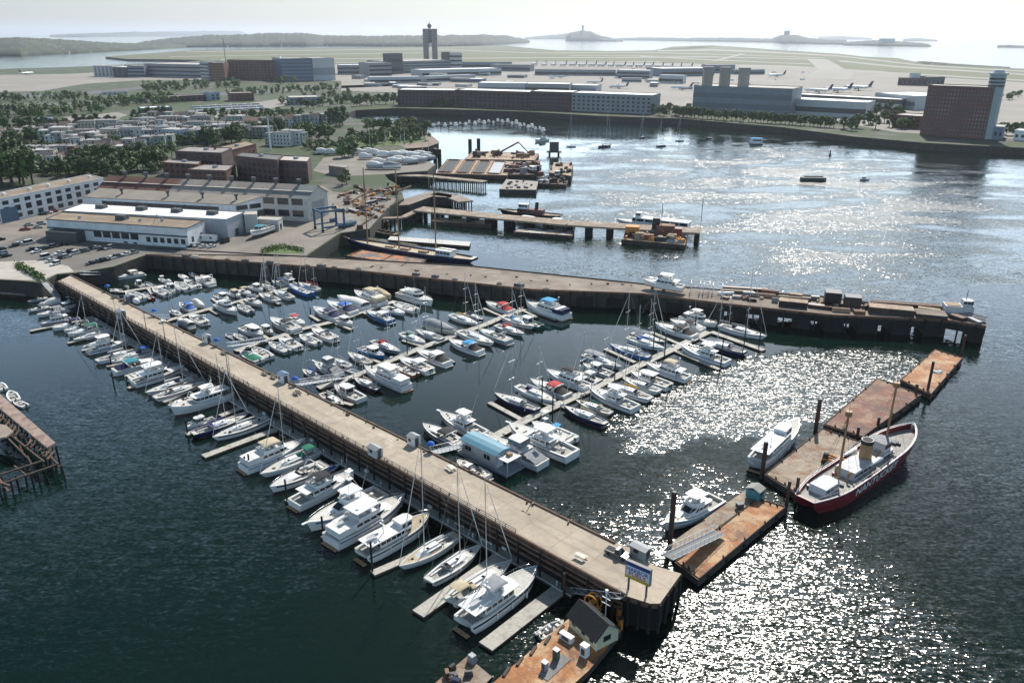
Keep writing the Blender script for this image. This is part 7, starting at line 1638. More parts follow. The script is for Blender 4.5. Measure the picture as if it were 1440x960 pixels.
# travel lift
p = V2(W2(464, 322, ZL)); t = thing('travel_lift', 'blue gantry boat lift at the edge of the slip', 'boat lift', (*p.xy, ZL), rad(38))
for x in (-6, 6):
    for y in (-4.5, 4.5):
        m = MB(); m.box(x, y, .9, .8, .8, 9); m.build('leg', trav, t); m = MB(); m.tube([(x, y - .35, .75), (x, y + .35, .75)], .75, 10); m.build('wheel', rubber, t)
for y in (-4.5, 4.5):
    m = MB(); m.bar((-6.5, y, 10.6), (6.5, y, 10.6), .8, .9); m.build('side_beam', trav, t); m = MB(); m.bar((-6, y, 2.6), (6, y, 2.6), .5, .6); m.build('lower_beam', trav, t)
m = MB(); m.bar((-6, -4.5, 10.6), (-6, 4.5, 10.6), .8, .9); m.build('cross_beam', trav, t); m = MB(); m.box(4, 4.5, 2.62, 3, 1.6, 1.6); m.build('engine_box', trav, t)
ob, L_ = boat('covered', (474, 318), (498, 312), 'teal-hulled covered boat on the ground beside the blue lift', 'boats ashore', None, z=8, hull=teal, cover='grey'); ob.location.z = ZL + .8
# wreck yard scrap by the slip
sy = [(500, 262, 517, 270), (478, 276, 498, 270), (506, 290, 530, 284), (512, 296, 540, 290), (520, 272, 540, 268), (505, 300, 524, 304), (533, 268, 553, 272), (488, 280, 503, 284), (540, 276, 556, 270), (498, 288, 516, 292), (525, 280, 545, 282), (548, 262, 556, 268), (470, 292, 481, 298), (512, 278, 524, 274), (490, 296, 503, 300), (530, 294, 538, 298)]
for i, (x0, y0, x1, y1) in enumerate(sorted(sy)):
    q_ = longbox('scrap_pile', f'heap of rusty scrap in the wreck yard, {ordw(i)} from the tall shed', (x0, y0), (x1, y1), R.uniform(1, 2.4), R.uniform(.5, 1.4), [rustB, rustD, orange, rustE, brownhull, docks][i % 6], 'scrap', ZL, 'scrap in the wreck yard', [rustE, rustB, rustD, galv][i % 4]); q_.rotation_euler = (0, 0, 0); bpy.context.view_layer.update()
    for o_ in q_.children: o_.rotation_euler = (0, 0, math.atan2((W(x1, y1, ZL) - W(x0, y0, ZL)).y, (W(x1, y1, ZL) - W(x0, y0, ZL)).x))
    clutter(q_, [(x0 - 3, y0 - 2), (x1 + 3, y1 - 2), (x1 + 3, y1 + 3), (x0 - 3, y0 + 3)], 13, ZL, [rustB, rustD, orange, rustE, docks, galv, redhull, blackp], .6, 2.6, 2.0, 'scrap')
def boomthing(lab, a, za, b, zb, mat):
    a, b = Vector((*W2(*a, za), za)), Vector((*W2(*b, zb), zb)); t = thing('crane_boom', lab, 'boom', (a.x, a.y, ZL), 0, 'booms in the wreck yard')
    m = MB(); m.bar((0, 0, za - ZL + .5), tuple(b - a + Vector((0, 0, za - ZL + .5))), .9, .9); m.build('lattice', mat, t); m = MB(); m.box(0, 0, 0, 3, 3, 2.2, .4, 0, .8, .8); m.build('cab', rustD, t)
boomthing('pale crane boom leaning over the wreck yard, longest', (504, 292), 8, (519, 264), 16, buff); boomthing('crane boom slanting down beside the tall shed', (488, 286), 7, (520, 268), 11, rustE); boomthing('boom pointing at the trestle over the wrecked hulls', (506, 318), 8, (527, 304), 12, rustE); boomthing('short boom beside the stone jetty', (556, 270), 8, (578, 262), 10, rustB)
# laid-up boats in the boatyard across the inlet
YB = [(455, 217, 12), (468, 218, 11), (478, 218, 10), (506, 218, 13), (521, 217, 12), (530, 219, 12), (543, 222, 14), (560, 222, 14), (570, 221, 14), (582, 223, 14), (595, 222, 15), (565, 229, 14), (578, 231, 13), (590, 229, 14), (530, 238, 15), (552, 238, 14), (536, 232, 12), (603, 226, 12), (556, 231, 13), (515, 224, 11)]
for i, (x, y, L_) in enumerate(YB):
    c = V2(W2(x, y, ZL)); a = R.uniform(-.3, .5); s0 = thing('laid_up_boat', f'shrink-wrapped white boat laid up in the boatyard, {ordw(i)} counted from the brick mills' if i else 'shrink-wrapped white boat laid up nearest the brick mills', 'laid-up boat', (c.x, c.y, ZL + 1.2), a, 'laid-up boats in the boatyard')
    b_covered(s0, L_, L_ * .34, dict(hull=R.choice([gel, greyhull, gel, cream]), cover=R.choice(['white', 'white', 'white', 'grey'])))
    s0.scale = (1, 1, 1.35)
    if i in (4, 6, 8, 10, 17, 11): m = MB(); m.tube([(0, 0, 1), (0, 0, 15)], .16, 5); m.build('mast', alu, s0)
for i, (x, y) in enumerate(((520, 243), (533, 244), (540, 243), (545, 245))):
    c = V2(W2(x, y + 6, 1)); t, _ = boat('open', (x + 6, y + 8), (x - 4, y + 12), f'small white motorboat under the trestle root, {ordw(i)} from the mills', 'skiffs by the trestle', None)
t, w_, l = bld('outbuilding', 'small tan outbuilding with blue door in the boatyard', 'outbuilding', quad_world([(462, 233), (486, 236), (490, 232), (466, 230)], [6] * 4), 6, matte('tan_wall', (.32, .27, .21), .8, .15), flatroof, 'shipyard sheds', .2); win_grid(w_, l[0], l[1], (.1,), 1, 5, 4, cvs['grey'], name='door', u0=.02, u1=.4)
# ---------------------------------------------------------------- trees
def leafmat(name, c): return matte(name, c, .7, .25, .35, rnd=.35)
GREENS = [[leafmat('leaf_dark_%d' % i, tuple(v * k for v in (.055, .105, .026))) for i, k in enumerate((.75, 1.05, 1.5))], [leafmat('leaf_mid_%d' % i, tuple(v * k for v in (.095, .16, .038))) for i, k in enumerate((.7, 1.0, 1.4))], [leafmat('leaf_olive_%d' % i, tuple(v * k for v in (.135, .18, .05))) for i, k in enumerate((.7, 1.0, 1.35))]]
bark = matte('tree_bark', (.07, .055, .04), .9, .25)
def tree_proto(seed, pal, wid, n_clump, leaf, tall=1.0, per=55):
    r = random.Random(seed); m = MB()
    for k in range(n_clump):
        a = r.uniform(0, 6.283); u = r.random() ** .55; zz = r.uniform(.30, .93)
        prof = math.sin(math.pi * min(1, max(0, (zz - .2) / .8)) ** .8) ** .6
        cx, cy, cz = math.cos(a) * u * wid * .42 * prof, math.sin(a) * u * wid * .42 * prof, zz * tall
        rr = wid * r.uniform(.12, .2); mi = r.choice((0, 1, 1, 2))
        for _ in range(per):
            d = Vector((r.gauss(0, 1), r.gauss(0, 1), r.gauss(0, 1))).normalized(); p = Vector((cx, cy, cz)) + Vector((d.x, d.y, d.z * .75)) * rr * r.uniform(.55, 1.08)
            n = (d + Vector((r.gauss(0, .5), r.gauss(0, .5), r.gauss(.3, .5)))).normalized(); s = leaf * r.uniform(.6, 1.3)
            x = n.orthogonal().normalized(); y = n.cross(x); x, y = x * s, y * s * r.uniform(.6, 1)
            m.add([p - x - y * .3, p + y, p + x - y * .2, p - y], [(0, 3, 2, 1)], mi)
    tr = MB(); tr.tube([(0, 0, 0), (.01, 0, .22), (.0, .02, .5), (.02, .01, .8)], [.035, .026, .018, .006], 6)
    for k in range(5):
        a = k * 1.3; tr.tube([(0, 0, .25 + .07 * k), (math.cos(a) * wid * .2, math.sin(a) * wid * .2, .42 + .07 * k)], [.014, .005], 4)
    me = m.build('crown', pal); mt = tr.build('trunk', bark)
    da = (me.data, mt.data); bpy.data.objects.remove(me); bpy.data.objects.remove(mt); return da
TP = [[tree_proto(10 * p + s, GREENS[p], w, n, .045) for s, (w, n) in enumerate(((.85, 20), (.7, 17), (1.0, 24)))] for p in range(3)]
SH = [['dark broad', 'dark upright', 'dark spreading'], ['green rounded', 'green upright', 'green spreading'], ['olive rounded', 'olive upright', 'olive spreading']]
SP = [['dense', 'narrow', 'wide-crowned']] * 3
TCOUNT = {}
def tree_at(x, y, h, pal, place, group, z=ZL, pi=None):
    p = W2(x, y, z); k = R.randrange(3) if pi is None else pi
    key = (pal, k, place); i = TCOUNT.get(key, 0); TCOUNT[key] = i + 1
    t = thing('tree', f'{SH[pal][k]} tree {place}, {ordw(i)} of its shape', 'tree', (*p, z), R.uniform(0, 6.28), group)
    s = h * R.uniform(.88, 1.12); t.scale = (s * R.uniform(.9, 1.15), s * R.uniform(.9, 1.15), s)
    for nm, da in zip(('crown', 'trunk'), TP[pal][k]): o = bpy.data.objects.new(nm, da); C.objects.link(o); o.parent = t
def wood(label, lines):
    m = MB(); r = random.Random(len(label))
    for x0, y0, x1, y1, n, h, jx, jy in lines:
        for i in range(n):
            u = r.random(); p = W2(x0 + (x1 - x0) * u + r.uniform(-jx, jx), y0 + (y1 - y0) * u + r.uniform(-jy, jy), ZL); s = h * r.uniform(.7, 1.25); mi0 = r.choice((0, 0, 1, 1, 2)) * 3
            for c in range(6):
                a = r.uniform(0, 6.28); q = Vector((p[0] + math.cos(a) * s * .25 * r.random(), p[1] + math.sin(a) * s * .25 * r.random(), ZL + s * r.uniform(.25, .85))); rr = s * r.uniform(.16, .26); mi = mi0 + r.choice((0, 1, 1, 2))
                for _ in range(22):
                    d = Vector((r.gauss(0, 1), r.gauss(0, 1), r.gauss(0, 1))).normalized(); e = q + d * rr * r.uniform(.6, 1.1); nn = (d + Vector((r.gauss(0, .5), r.gauss(0, .5), r.gauss(.3, .5)))).normalized(); x = nn.orthogonal().normalized() * s * .075 * r.uniform(.6, 1.3); y = nn.cross(x)
                    m.add([e - x, e + y, e + x, e - y], [(0, 1, 2, 3)], mi)
    return prop(m.build('woodland', [g for q in GREENS for g in q]), label, 'woods', kind='stuff')
def grove(place, x0, y0, x1, y1, n, h, pals, jx=3, jy=1.5, group=None):
    for i in range(n):
        u = (i + .5) / n; tree_at(x0 + (x1 - x0) * u + R.uniform(-jx, jx), y0 + (y1 - y0) * u + R.uniform(-jy, jy), h, R.choice(pals), place, group or 'trees ' + place)
grove('at the picture edge beside the long warehouse', -8, 262, 46, 256, 9, 22, (0, 0, 1), 4, 4); grove('at the picture edge beside the long warehouse', -6, 244, 30, 236, 6, 20, (0,), 4, 3)
grove('behind the long white warehouse', 78, 247, 160, 244, 10, 13, (0, 1, 1), 4, 3); grove('behind the rusty shed roof', 100, 237, 232, 236, 15, 15, (0, 1, 1), 5, 4)
grove('in front of the dark brick block', 180, 228, 246, 222, 8, 13, (0, 1), 4, 3)
grove('among the western rowhouses', 8, 208, 60, 190, 9, 13, (0, 0, 1), 6, 4); grove('beyond the western rowhouses', 5, 184, 165, 178, 22, 12, (0, 0, 1), 4, 2.5)
grove('between the rowhouse streets', 60, 216, 200, 206, 9, 11, (0, 1), 8, 6); grove('beside the tall grey apartment rows', 290, 207, 345, 200, 8, 17, (0, 0), 6, 3); grove('round the eastern rowhouses', 330, 192, 400, 186, 7, 14, (0, 1), 6, 3)
grove('north of the brick mills', 240, 208, 300, 205, 5, 12, (0, 1), 5, 2)
grove('along the near edge of the bus lot', 262, 170, 425, 164, 22, 11, (1, 1, 0), 4, 2.5); grove('behind the pale lot in the west', 190, 172, 235, 168, 5, 14, (0,), 4, 2)
grove('above the cove shore', 420, 196, 470, 196, 10, 15, (0, 1), 5, 4); grove('beside the cove road', 470, 178, 484, 176, 3, 19, (0,), 3, 1)
grove('on the waterfront park lawn', 490, 206, 600, 190, 14, 12, (1, 1, 2), 8, 6); grove('at the head of the park point', 510, 184, 592, 184, 9, 13, (1, 2), 5, 2.5); grove('in the boatyard', 478, 226, 495, 220, 4, 12, (1, 0), 4, 3)
grove('beside the tall shed gable', 478, 262, 490, 258, 2, 9, (2,), 2, 1)
grove('before the blue glass garage', 385, 119, 420, 117, 5, 14, (2, 1), 3, 1.5)
grove('along the cove beyond the park', 420, 152, 500, 146, 12, 12, (0, 1), 5, 3); grove('before the western end of the waterfront block', 500, 148, 560, 147, 9, 15, (0, 1, 1), 4, 2); grove('before the brick waterfront block', 600, 150, 690, 151, 7, 11, (0,), 6, .6)
grove('beside the eastern end of the waterfront block', 915, 160, 975, 163, 10, 12, (0, 1, 2), 3, 2.5); grove('in the row before the grey hangar', 945, 164, 1175, 180, 40, 12, (0, 0, 1), 1.5, .6); grove('between the hangar and the tall hotel', 1178, 180, 1300, 176, 14, 14, (0, 1, 2), 5, 5)
grove('between the hangar and the tall hotel', 1215, 160, 1265, 165, 6, 16, (0, 1), 4, 3); grove('right of the tall hotel', 1400, 187, 1450, 190, 7, 12, (0, 1), 4, 3); grove('at the airfield edge behind the tall hotel', 1400, 140, 1440, 136, 7, 11, (1, 2), 4, 3)
wood('belt of woods and scrub along the highway below the airport', [(-20, 143, 125, 140, 45, 11, 6, 2.2), (-20, 166, 140, 156, 80, 12, 8, 5), (120, 152, 250, 142, 70, 12, 8, 4), (200, 128, 340, 120, 70, 13, 6, 3.5), (320, 134, 480, 126, 60, 10, 6, 2.5), (400, 146, 490, 136, 30, 11, 8, 4)])
wood('back-garden trees and bushes filling the gaps between the rowhouses', [(0, 215, 230, 208, 70, 6.5, 6, 10), (0, 196, 240, 186, 90, 6.5, 8, 8), (230, 200, 430, 184, 70, 6.5, 8, 9), (180, 178, 440, 170, 60, 8, 8, 4), (430, 208, 600, 196, 60, 5, 6, 6), (20, 246, 240, 238, 60, 9, 8, 5), (440, 214, 500, 205, 25, 7, 8, 5), (480, 204, 598, 190, 60, 7, 9, 7)])
sm = MB(); rr_ = random.Random(5)
for k in range(900):
    u = rr_.random(); x, y = 25 + u * 36 + rr_.gauss(0, 2.5), 374 + u * 20 + rr_.gauss(0, 1.5); p = Vector((*W2(x, y, ZL), ZL + rr_.uniform(.1, 1.8))); n = Vector((rr_.gauss(0, 1), rr_.gauss(0, 1), rr_.gauss(.6, .6))).normalized(); a = n.orthogonal().normalized() * .4; b = n.cross(a)
    sm.add([p - a, p + b, p + a, p - b], [(0, 1, 2, 3)], rr_.choice((0, 1, 2)))
t = prop(sm.build('shrub_bed', GREENS[1]), 'overgrown green weeds across the pale forecourt', 'weeds', kind='stuff')
sm = MB()
for k in range(900):
    u = rr_.random(); x, y = 368 + u * 58 + rr_.gauss(0, 1.5), 354 - 6 * math.sin(u * 3) + rr_.gauss(0, 1.6); p = Vector((*W2(x, y, ZL), ZL + rr_.uniform(.1, 1.0))); n = Vector((rr_.gauss(0, 1), rr_.gauss(0, 1), rr_.gauss(.6, .6))).normalized(); a = n.orthogonal().normalized() * .35; b = n.cross(a)
    sm.add([p - a, p + b, p + a, p - b], [(0, 1, 2, 3)], rr_.choice((0, 1, 2)))
t = prop(sm.build('weed_patch', GREENS[2]), 'yellowish weeds growing at the root of the old pier', 'weeds', kind='stuff')
# ---------------------------------------------------------------- rowhouses
HC = dict(white=(.5, .5, .49), grey=(.25, .26, .27), cream=(.4, .37, .3), tan=(.3, .26, .21), pale_green=(.27, .32, .27), brick=(.17, .08, .06), brown=(.2, .14, .11), pale_blue=(.32, .36, .41))
HM = {k: matte('house_' + k, v, .85, .12, .4) for k, v in HC.items()}
RF = [matte('pale_flat_roof', (.24, .24, .235), .9, .2, .3), matte('grey_flat_roof', (.13, .13, .13), .9, .25, .3), matte('white_house_roof', (.38, .38, .37), .8, .12, .3), slate]
def house_proto(kind):
    w, dp, h = dict(flat=(8.5, 13, 10.5), gable=(8, 12, 7.5), wide=(17, 12, 11.5))[kind]; t = thing('proto', None, None)
    m = MB(); m.box(0, 0, 0, w, dp, h); wl_ = m.build('wall', HM['white'], t)
    if kind == 'gable':
        m = MB(); m.loft([[(x, -dp / 2 - .4, h - .2), (x, 0, h + 3.6), (x, dp / 2 + .4, h - .2), (x, dp / 2 + .4, h - .4), (x, 0, h + 3.4), (x, -dp / 2 - .4, h - .4)] for x in (-w / 2 - .4, w / 2 + .4)], 0, True, True, True)
        g = MB(); g.loft([[(x, -dp / 2, h), (x, 0, h + 3.3), (x, dp / 2, h)] for x in (-w / 2, w / 2)], 0, True, True, True); g.build('gable_wall', HM['white'], t)
    else:
        m = MB(); m.box(0, 0, h + .003, w + .5, dp + .5, .5)
    m.build('roof', RF[0], t)
    c = MB(); c.box(w * .25, dp * .2, h, .9, .9, 2.0 if kind != 'gable' else 4.2); c.build('chimney', brick, t)
    n = dict(flat=2, gable=2, wide=5)[kind]
    for z in (1.6, 4.8, 8.0)[:2 if kind == 'gable' else 3]:
        for k in range(n):
            m = MB(); m.box(-w / 2 + w * (k + .5) / n, -dp / 2, z, 1.3, .12, 1.7); m.build('window', winp, wl_)
    for z in (4.8, 8.0)[:1 if kind == 'gable' else 2]:
        for sx in (-1, 1):
            for y in (-3, 3): m = MB(); m.box(sx * w / 2, y, z, .12, 1.2, 1.7); m.build('window', winp, wl_)
    return [(o.name.split('.')[0], o.data, [g.data for g in o.children]) for o in t.children], t
HP = {}
for k in ('flat', 'gable', 'wide'):
    HP[k], t = house_proto(k)
    for o in list(t.children):
        for g in list(o.children): bpy.data.objects.remove(g)
        bpy.data.objects.remove(o)
    bpy.data.objects.remove(t)
HN_ = dict(flat='flat-roofed rowhouse', gable='gabled house', wide='flat-roofed apartment house'); HCNT = {}
def house(x, y, kind, col, rz, place, group, sc_=1.0):
    p = W2(x, y, ZL); key = (kind, col, place); i = HCNT.get(key, 0); HCNT[key] = i + 1
    t = thing('rowhouse' if kind != 'gable' else 'house', f'{col.replace("_", " ")} {HN_[kind]} {place}, {ordw(i)} from the west', 'house', (*p, ZL), rz, group)
    t.scale = (R.uniform(.9, 1.1) * sc_, R.uniform(.9, 1.1) * sc_, R.uniform(.85, 1.15) * sc_); rf = R.choice(RF[:3] if R.random() < .35 else RF[:2]) if kind != 'gable' else R.choice((slate, RF[1], HM['brown']))
    for nm, da, sub in HP[kind]:
        o = bpy.data.objects.new(nm, da); C.objects.link(o); o.parent = t
        if nm in ('wall', 'gable_wall', 'roof'): o.material_slots[0].link = 'OBJECT'; o.material_slots[0].material = rf if nm == 'roof' else HM[col]
        for g in sub: g2 = bpy.data.objects.new('window', g); C.objects.link(g2); g2.parent = o
def hrow(place, x0, y0, x1, y1, n, kinds, cols, rz):
    for i in range(n):
        u = (i + .5) / n; house(x0 + (x1 - x0) * u, y0 + (y1 - y0) * u + R.uniform(-.7, .7), R.choice(kinds), R.choice(cols), rad(rz) + R.uniform(-.04, .04), place, 'rowhouses of the neighbourhood')
WH = ('white', 'grey', 'cream', 'tan', 'pale_green', 'white')
hrow('in the farthest western row', 60, 191, 118, 189, 6, ('flat', 'gable'), WH, 12); hrow('in the second western row', 62, 200, 150, 200, 8, ('flat', 'gable', 'wide'), WH, 12); hrow('in the row above the edge trees', 44, 222, 106, 226, 7, ('flat', 'flat', 'gable'), ('brick', 'brown', 'grey', 'white', 'tan'), 16)
hrow('in the row behind the warehouse trees', 96, 214, 200, 216, 10, ('flat', 'gable', 'flat'), WH, 10); hrow('in the row beyond the pale lot', 122, 189, 190, 188, 7, ('flat', 'wide'), WH, 8); hrow('in the central row', 152, 201, 240, 199, 8, ('flat', 'wide'), WH, 8)
hrow('beside the green-sided decks', 196, 214, 244, 209, 5, ('flat',), ('pale_green', 'grey', 'white'), 8); hrow('in the tall grey row', 244, 203, 304, 200, 6, ('wide', 'flat'), ('grey', 'white', 'grey', 'pale_blue'), -14); hrow('in the north-central row', 190, 182, 300, 179, 10, ('flat', 'flat', 'wide'), WH, 6)
hrow('near the big dark trees', 330, 188, 380, 186, 5, ('flat', 'gable'), WH, -8); hrow('in the white apartment group', 384, 205, 430, 202, 4, ('wide', 'flat'), ('white', 'pale_green', 'white', 'grey'), -12); hrow('south of the bus lot', 312, 178, 400, 178, 8, ('flat', 'gable'), WH, 4)
hrow('near the cove', 404, 178, 474, 174, 6, ('gable', 'flat'), ('pale_blue', 'white', 'grey'), -6); hrow('at the picture edge', -10, 206, 32, 200, 4, ('flat', 'gable'), WH, 14); hrow('against the warehouse trees', 30, 240, 84, 238, 5, ('flat', 'gable'), ('brick', 'white', 'brown'), 16); hrow('behind the central trees', 240, 190, 330, 187, 8, ('flat', 'wide'), WH, 4)
hrow('behind the second western row', 70, 206, 148, 206, 8, ('flat', 'gable'), WH, 12); hrow('between the central rows', 155, 195, 240, 194, 9, ('flat', 'gable', 'flat'), WH, 8); hrow('in the brick street', 110, 221, 190, 223, 8, ('flat', 'gable'), ('brick', 'brown', 'tan', 'grey'), 12)
hrow('in the middle north row', 190, 187, 300, 184, 10, ('flat', 'gable'), WH, 5); hrow('in the east street', 300, 194, 380, 193, 8, ('flat', 'flat', 'gable'), WH, -8); hrow('in the far west street', 5, 196, 60, 195, 5, ('flat', 'gable'), WH, 14); hrow('in the street under the pale pole', 250, 196, 330, 193, 8, ('flat', 'gable'), ('brick', 'grey', 'white', 'brown'), -4); hrow('on the lower west street', 20, 231, 90, 232, 6, ('flat', 'gable'), ('brick', 'brown', 'cream', 'grey'), 16); hrow('in the last row before the bus lot', 200, 174, 290, 172, 8, ('flat', 'gable'), WH, 4)
# low halls, lots and parked trucks further back
def fblock(name, label, cat, a, b, ytop, depth, wall, roof, group=None, bands=0, cols=0, para=.8, z=ZL, rows=0, bmat=None, ww=None):
    A, Bq = V2(W2(*a, z)), V2(W2(*b, z)); d = Bq - A; n = Vector((-d.y, d.x, 0)).normalized(); n = n if n.y > 0 else -n
    h = 5.0
    for k in range(20, 2600):
        v = CROT.transposed() @ Vector((A.x, A.y, z + k / 10 - CAMH))
        if 480 + FPX * v.y / v.z <= ytop: h = k / 10; break
    q = [A, Bq, Bq + n * depth, A + n * depth]; t, w_, l = bld(name, label, cat, q, h, wall, roof, group, para)
    t.location.z = z; f0, f1 = V2(l[0]), V2(l[1])
    if bands:
        for k in range(bands):
            zz = h * (k + .75) / (bands + .3); m = MB(); o = (f1 - f0).normalized(); o = Vector((o.y, -o.x, 0)) * .2
            m.bar((*(f0 + o).xy, zz), (*(f1 + o).xy, zz), .5, h / (bands + .3) * .42); m.build('window_band', bmat or winp, w_)
    if cols:
        rws = rows or max(1, int(h / 4.2)); budget = 100; o = (f1 - f0); L_ = o.length; o.normalize(); nn = Vector((o.y, -o.x, 0)); big = MB(); wz = h / (rws + .6); wx = ww or L_ / cols * .45
        for r_ in range(rws - 1, -1, -1):
            for k in range(cols):
                p = f0 + o * L_ * (k + .5) / cols; zz = wz * (r_ + .5)
                tgt = MB() if budget > 0 else big; tgt.box(p.x, p.y, zz, wx, .3, wz * .5, math.atan2(o.y, o.x))
                if budget > 0: tgt.build('window', bmat or winp, w_); budget -= 1
        if big.v: prop(big.build('window', bmat or winp, w_), kind='stuff')
    return t, l, h
lg = matte('light_grey_wall', (.42, .44, .45), .7, .1); mg = matte('mid_grey_wall', (.24, .255, .27), .7, .12); bg = matte('blue_grey_wall', (.15, .19, .24), .6, .12); dg = matte('dark_blue_glass_wall', (.06, .1, .16), .35, .15)
fblock('depot_hall', 'long low hall with pale roof beside the highway', 'hall', (229, 145), (300, 141), 137, 20, brickd, flatroof, 'halls behind the neighbourhood', cols=9); fblock('depot_hall', 'pale blue stair block between the two long halls', 'hall', (297, 142), (310, 141), 131, 16, matte('pale_blue_block', (.3, .36, .42), .7, .1), flatroof, 'halls behind the neighbourhood', cols=2)
fblock('depot_hall', 'brick hall beside the bus lot', 'hall', (325, 143), (358, 142), 132, 30, brick, flatroof, 'halls behind the neighbourhood', cols=6); fblock('depot_hall', 'green-edged low hall by the bright white roof', 'hall', (200, 160), (243, 158), 153, 25, matte('green_fascia', (.06, .16, .12), .7, .1), whiteroof, 'halls behind the neighbourhood', cols=6)
fblock('depot_hall', 'low hall with pale roof beyond the bus lot', 'hall', (408, 148), (450, 147), 138, 40, mg, concrete, 'halls behind the neighbourhood', cols=7); fblock('depot_hall', 'tan hall beneath the highway trees', 'hall', (144, 134), (180, 133), 130, 20, dirtywhite, flatroof, 'halls behind the neighbourhood', cols=5); fblock('depot_hall', 'blue-roofed shed among the western trees', 'hall', (48, 174), (74, 173), 168, 14, lg, skyroof, 'halls behind the neighbourhood', cols=3)
tk = None; spots = [(276 + (i % 9) * 10.5 + (i // 9) * 4 + R.uniform(-2, 2), 152.5 + (i // 9) * 3.2 - (i % 9) * .5) for i in range(27)]
for i, (x, y) in enumerate(sorted(spots)):
    p = W2(x, y, ZL); t = thing('parked_bus', f'white bus or truck parked in the pale lot, {ordw(i)} from the west', 'bus', (*p, ZL), rad(20) + R.uniform(-.1, .1), 'vehicles in the bus lot')
    if tk is None:
        m = MB(); m.box(0, 0, .5, 11, 2.6, 2.7); m.build('body', whitep, t); m = MB(); m.box(-.3, 0, 1.9, 10, 2.66, .9); m.build('window_band', glass, t); m = MB()
        for xx in (-3.6, 3.6): m.tube([(xx, -1.3, .5), (xx, 1.3, .5)], .5, 8)
        m.build('wheel_axle', rubber, t); tk = t
    else:
        for ch in tk.children: o = ch.copy(); C.objects.link(o); o.parent = t
# ---------------------------------------------------------------- the airport across the harbour
AG = 'airport buildings'
whr = whiteroof; flr = concrete
fblock('terminal_hall', 'grey terminal shed at the inlet edge of the airport', 'terminal', (133, 108), (160, 108), 93, 70, lg, flr, AG, cols=5); fblock('terminal_hall', 'dark square hall beside the grey terminal shed', 'terminal', (160, 109), (180, 109), 95, 60, darkwall, whr, AG, cols=3); fblock('terminal_hall', 'blue-grey block joining the dark hall and long garage', 'terminal', (181, 109), (204, 109), 93, 50, bg, flr, AG, bands=3)
fblock('rental_garage', 'long banded rental garage with pale roof', 'garage', (205, 108), (283, 110), 90, 100, mg, flr, AG, bands=3, bmat=darkwall); fblock('stair_tower', 'grey stair tower at the end of the long garage', 'tower', (283.5, 112), (295, 113), 87, 30, lg, flr, AG, bands=5)
fblock('airport_hotel', 'small brick hotel wing with tan window grid', 'hotel', (296, 114), (317, 114), 89, 40, brick, flr, AG, cols=7, rows=6, bmat=buff); fblock('airport_hotel', 'long dark brick hotel in the middle of the airport edge', 'hotel', (322, 112), (393, 113), 84.5, 40, brick, flr, AG, cols=14, rows=7); fblock('stair_tower', 'slim white stair tower at the end of the long brick hotel', 'tower', (393, 113), (397, 113), 80.5, 12, whitep, whr, AG, cols=1, rows=7)
fblock('airport_garage', 'big blue glass garage beside the brick hotel', 'garage', (398, 115), (441, 114), 83, 80, dg, flr, AG, bands=6, bmat=bg); fblock('airport_garage', 'plain grey windowless block joined to the blue glass garage', 'garage', (441.5, 114), (472, 113), 82.5, 80, lg, flr, AG, bands=1, bmat=mg)
fblock('terminal_hall', 'low pale terminal under the control tower approach', 'terminal', (475, 105), (520, 105), 92, 60, mg, whr, AG, bands=2); fblock('terminal_hall', 'brown square block before the central garage', 'terminal', (520, 108), (551, 107), 89, 50, mg, flr, AG, bands=3)
fblock('airport_garage', 'central banded parking garage beneath the control tower', 'garage', (553, 104), (634, 101), 87, 110, mg, flr, AG, bands=4, bmat=darkwall); fblock('stair_tower', 'dark stair block rising at the left end of the central garage', 'tower', (548, 105), (567, 104), 76, 20, darkwall, flr, AG, bands=2); fblock('stair_tower', 'tall grey stair block at the right end of the central garage', 'tower', (633, 101), (650, 101), 75, 40, lg, flr, AG, bands=4); fblock('stair_tower', 'dark machine house on the central garage roof', 'tower', (621, 97), (634, 97), 74, 20, darkwall, flr, AG, bands=1)
fblock('terminal_hall', 'wide white-roofed terminal in the middle of the airport', 'terminal', (594, 109), (705, 106), 99, 60, lg, whr, AG, bands=1); fblock('terminal_hall', 'white canopy block before the wide white terminal', 'terminal', (600, 116), (668, 113), 108, 20, lg, whr, AG, bands=1); fblock('terminal_hall', 'low white hall left of the white canopy block', 'terminal', (520, 118), (592, 117), 109, 30, lg, whr, AG, bands=1)
fblock('cargo_hall', 'long pale cargo hall behind the waterfront block', 'hall', (672, 129), (738, 130), 117, 45, lg, whr, AG, bands=1, bmat=mg); fblock('cargo_hall', 'cargo hall with dark middle behind the waterfront block', 'hall', (738.5, 130), (800, 131), 118, 45, mg, whr, AG, bands=1); fblock('cargo_hall', 'pale square-ended hall at the end of the cargo row', 'hall', (800.5, 129), (838, 130), 120, 40, lg, whr, AG, bands=1, bmat=mg)
for i, (a, b, yt_, lab) in enumerate((((560, 149), (640, 150), 127, 'western part of the dark brick waterfront block'), ((640.5, 150), (745, 154), 127, 'middle part of the dark brick waterfront block with white tent'), ((745.5, 154), (803, 156), 129, 'eastern-middle part of the dark brick waterfront block'), ((803.5, 156), (915, 161), 131, 'easternmost grey-banded part of the waterfront block'))):
    fblock('waterfront_block', lab, 'office block', a, b, yt_, 40, brickd if i < 3 else mg, whr, AG, cols=16, rows=4)
t, l, h = fblock('terminal_hall', 'grey concourse behind the parked airliners', 'terminal', (752, 106), (866, 107), 98, 40, mg, flr, AG, bands=1)
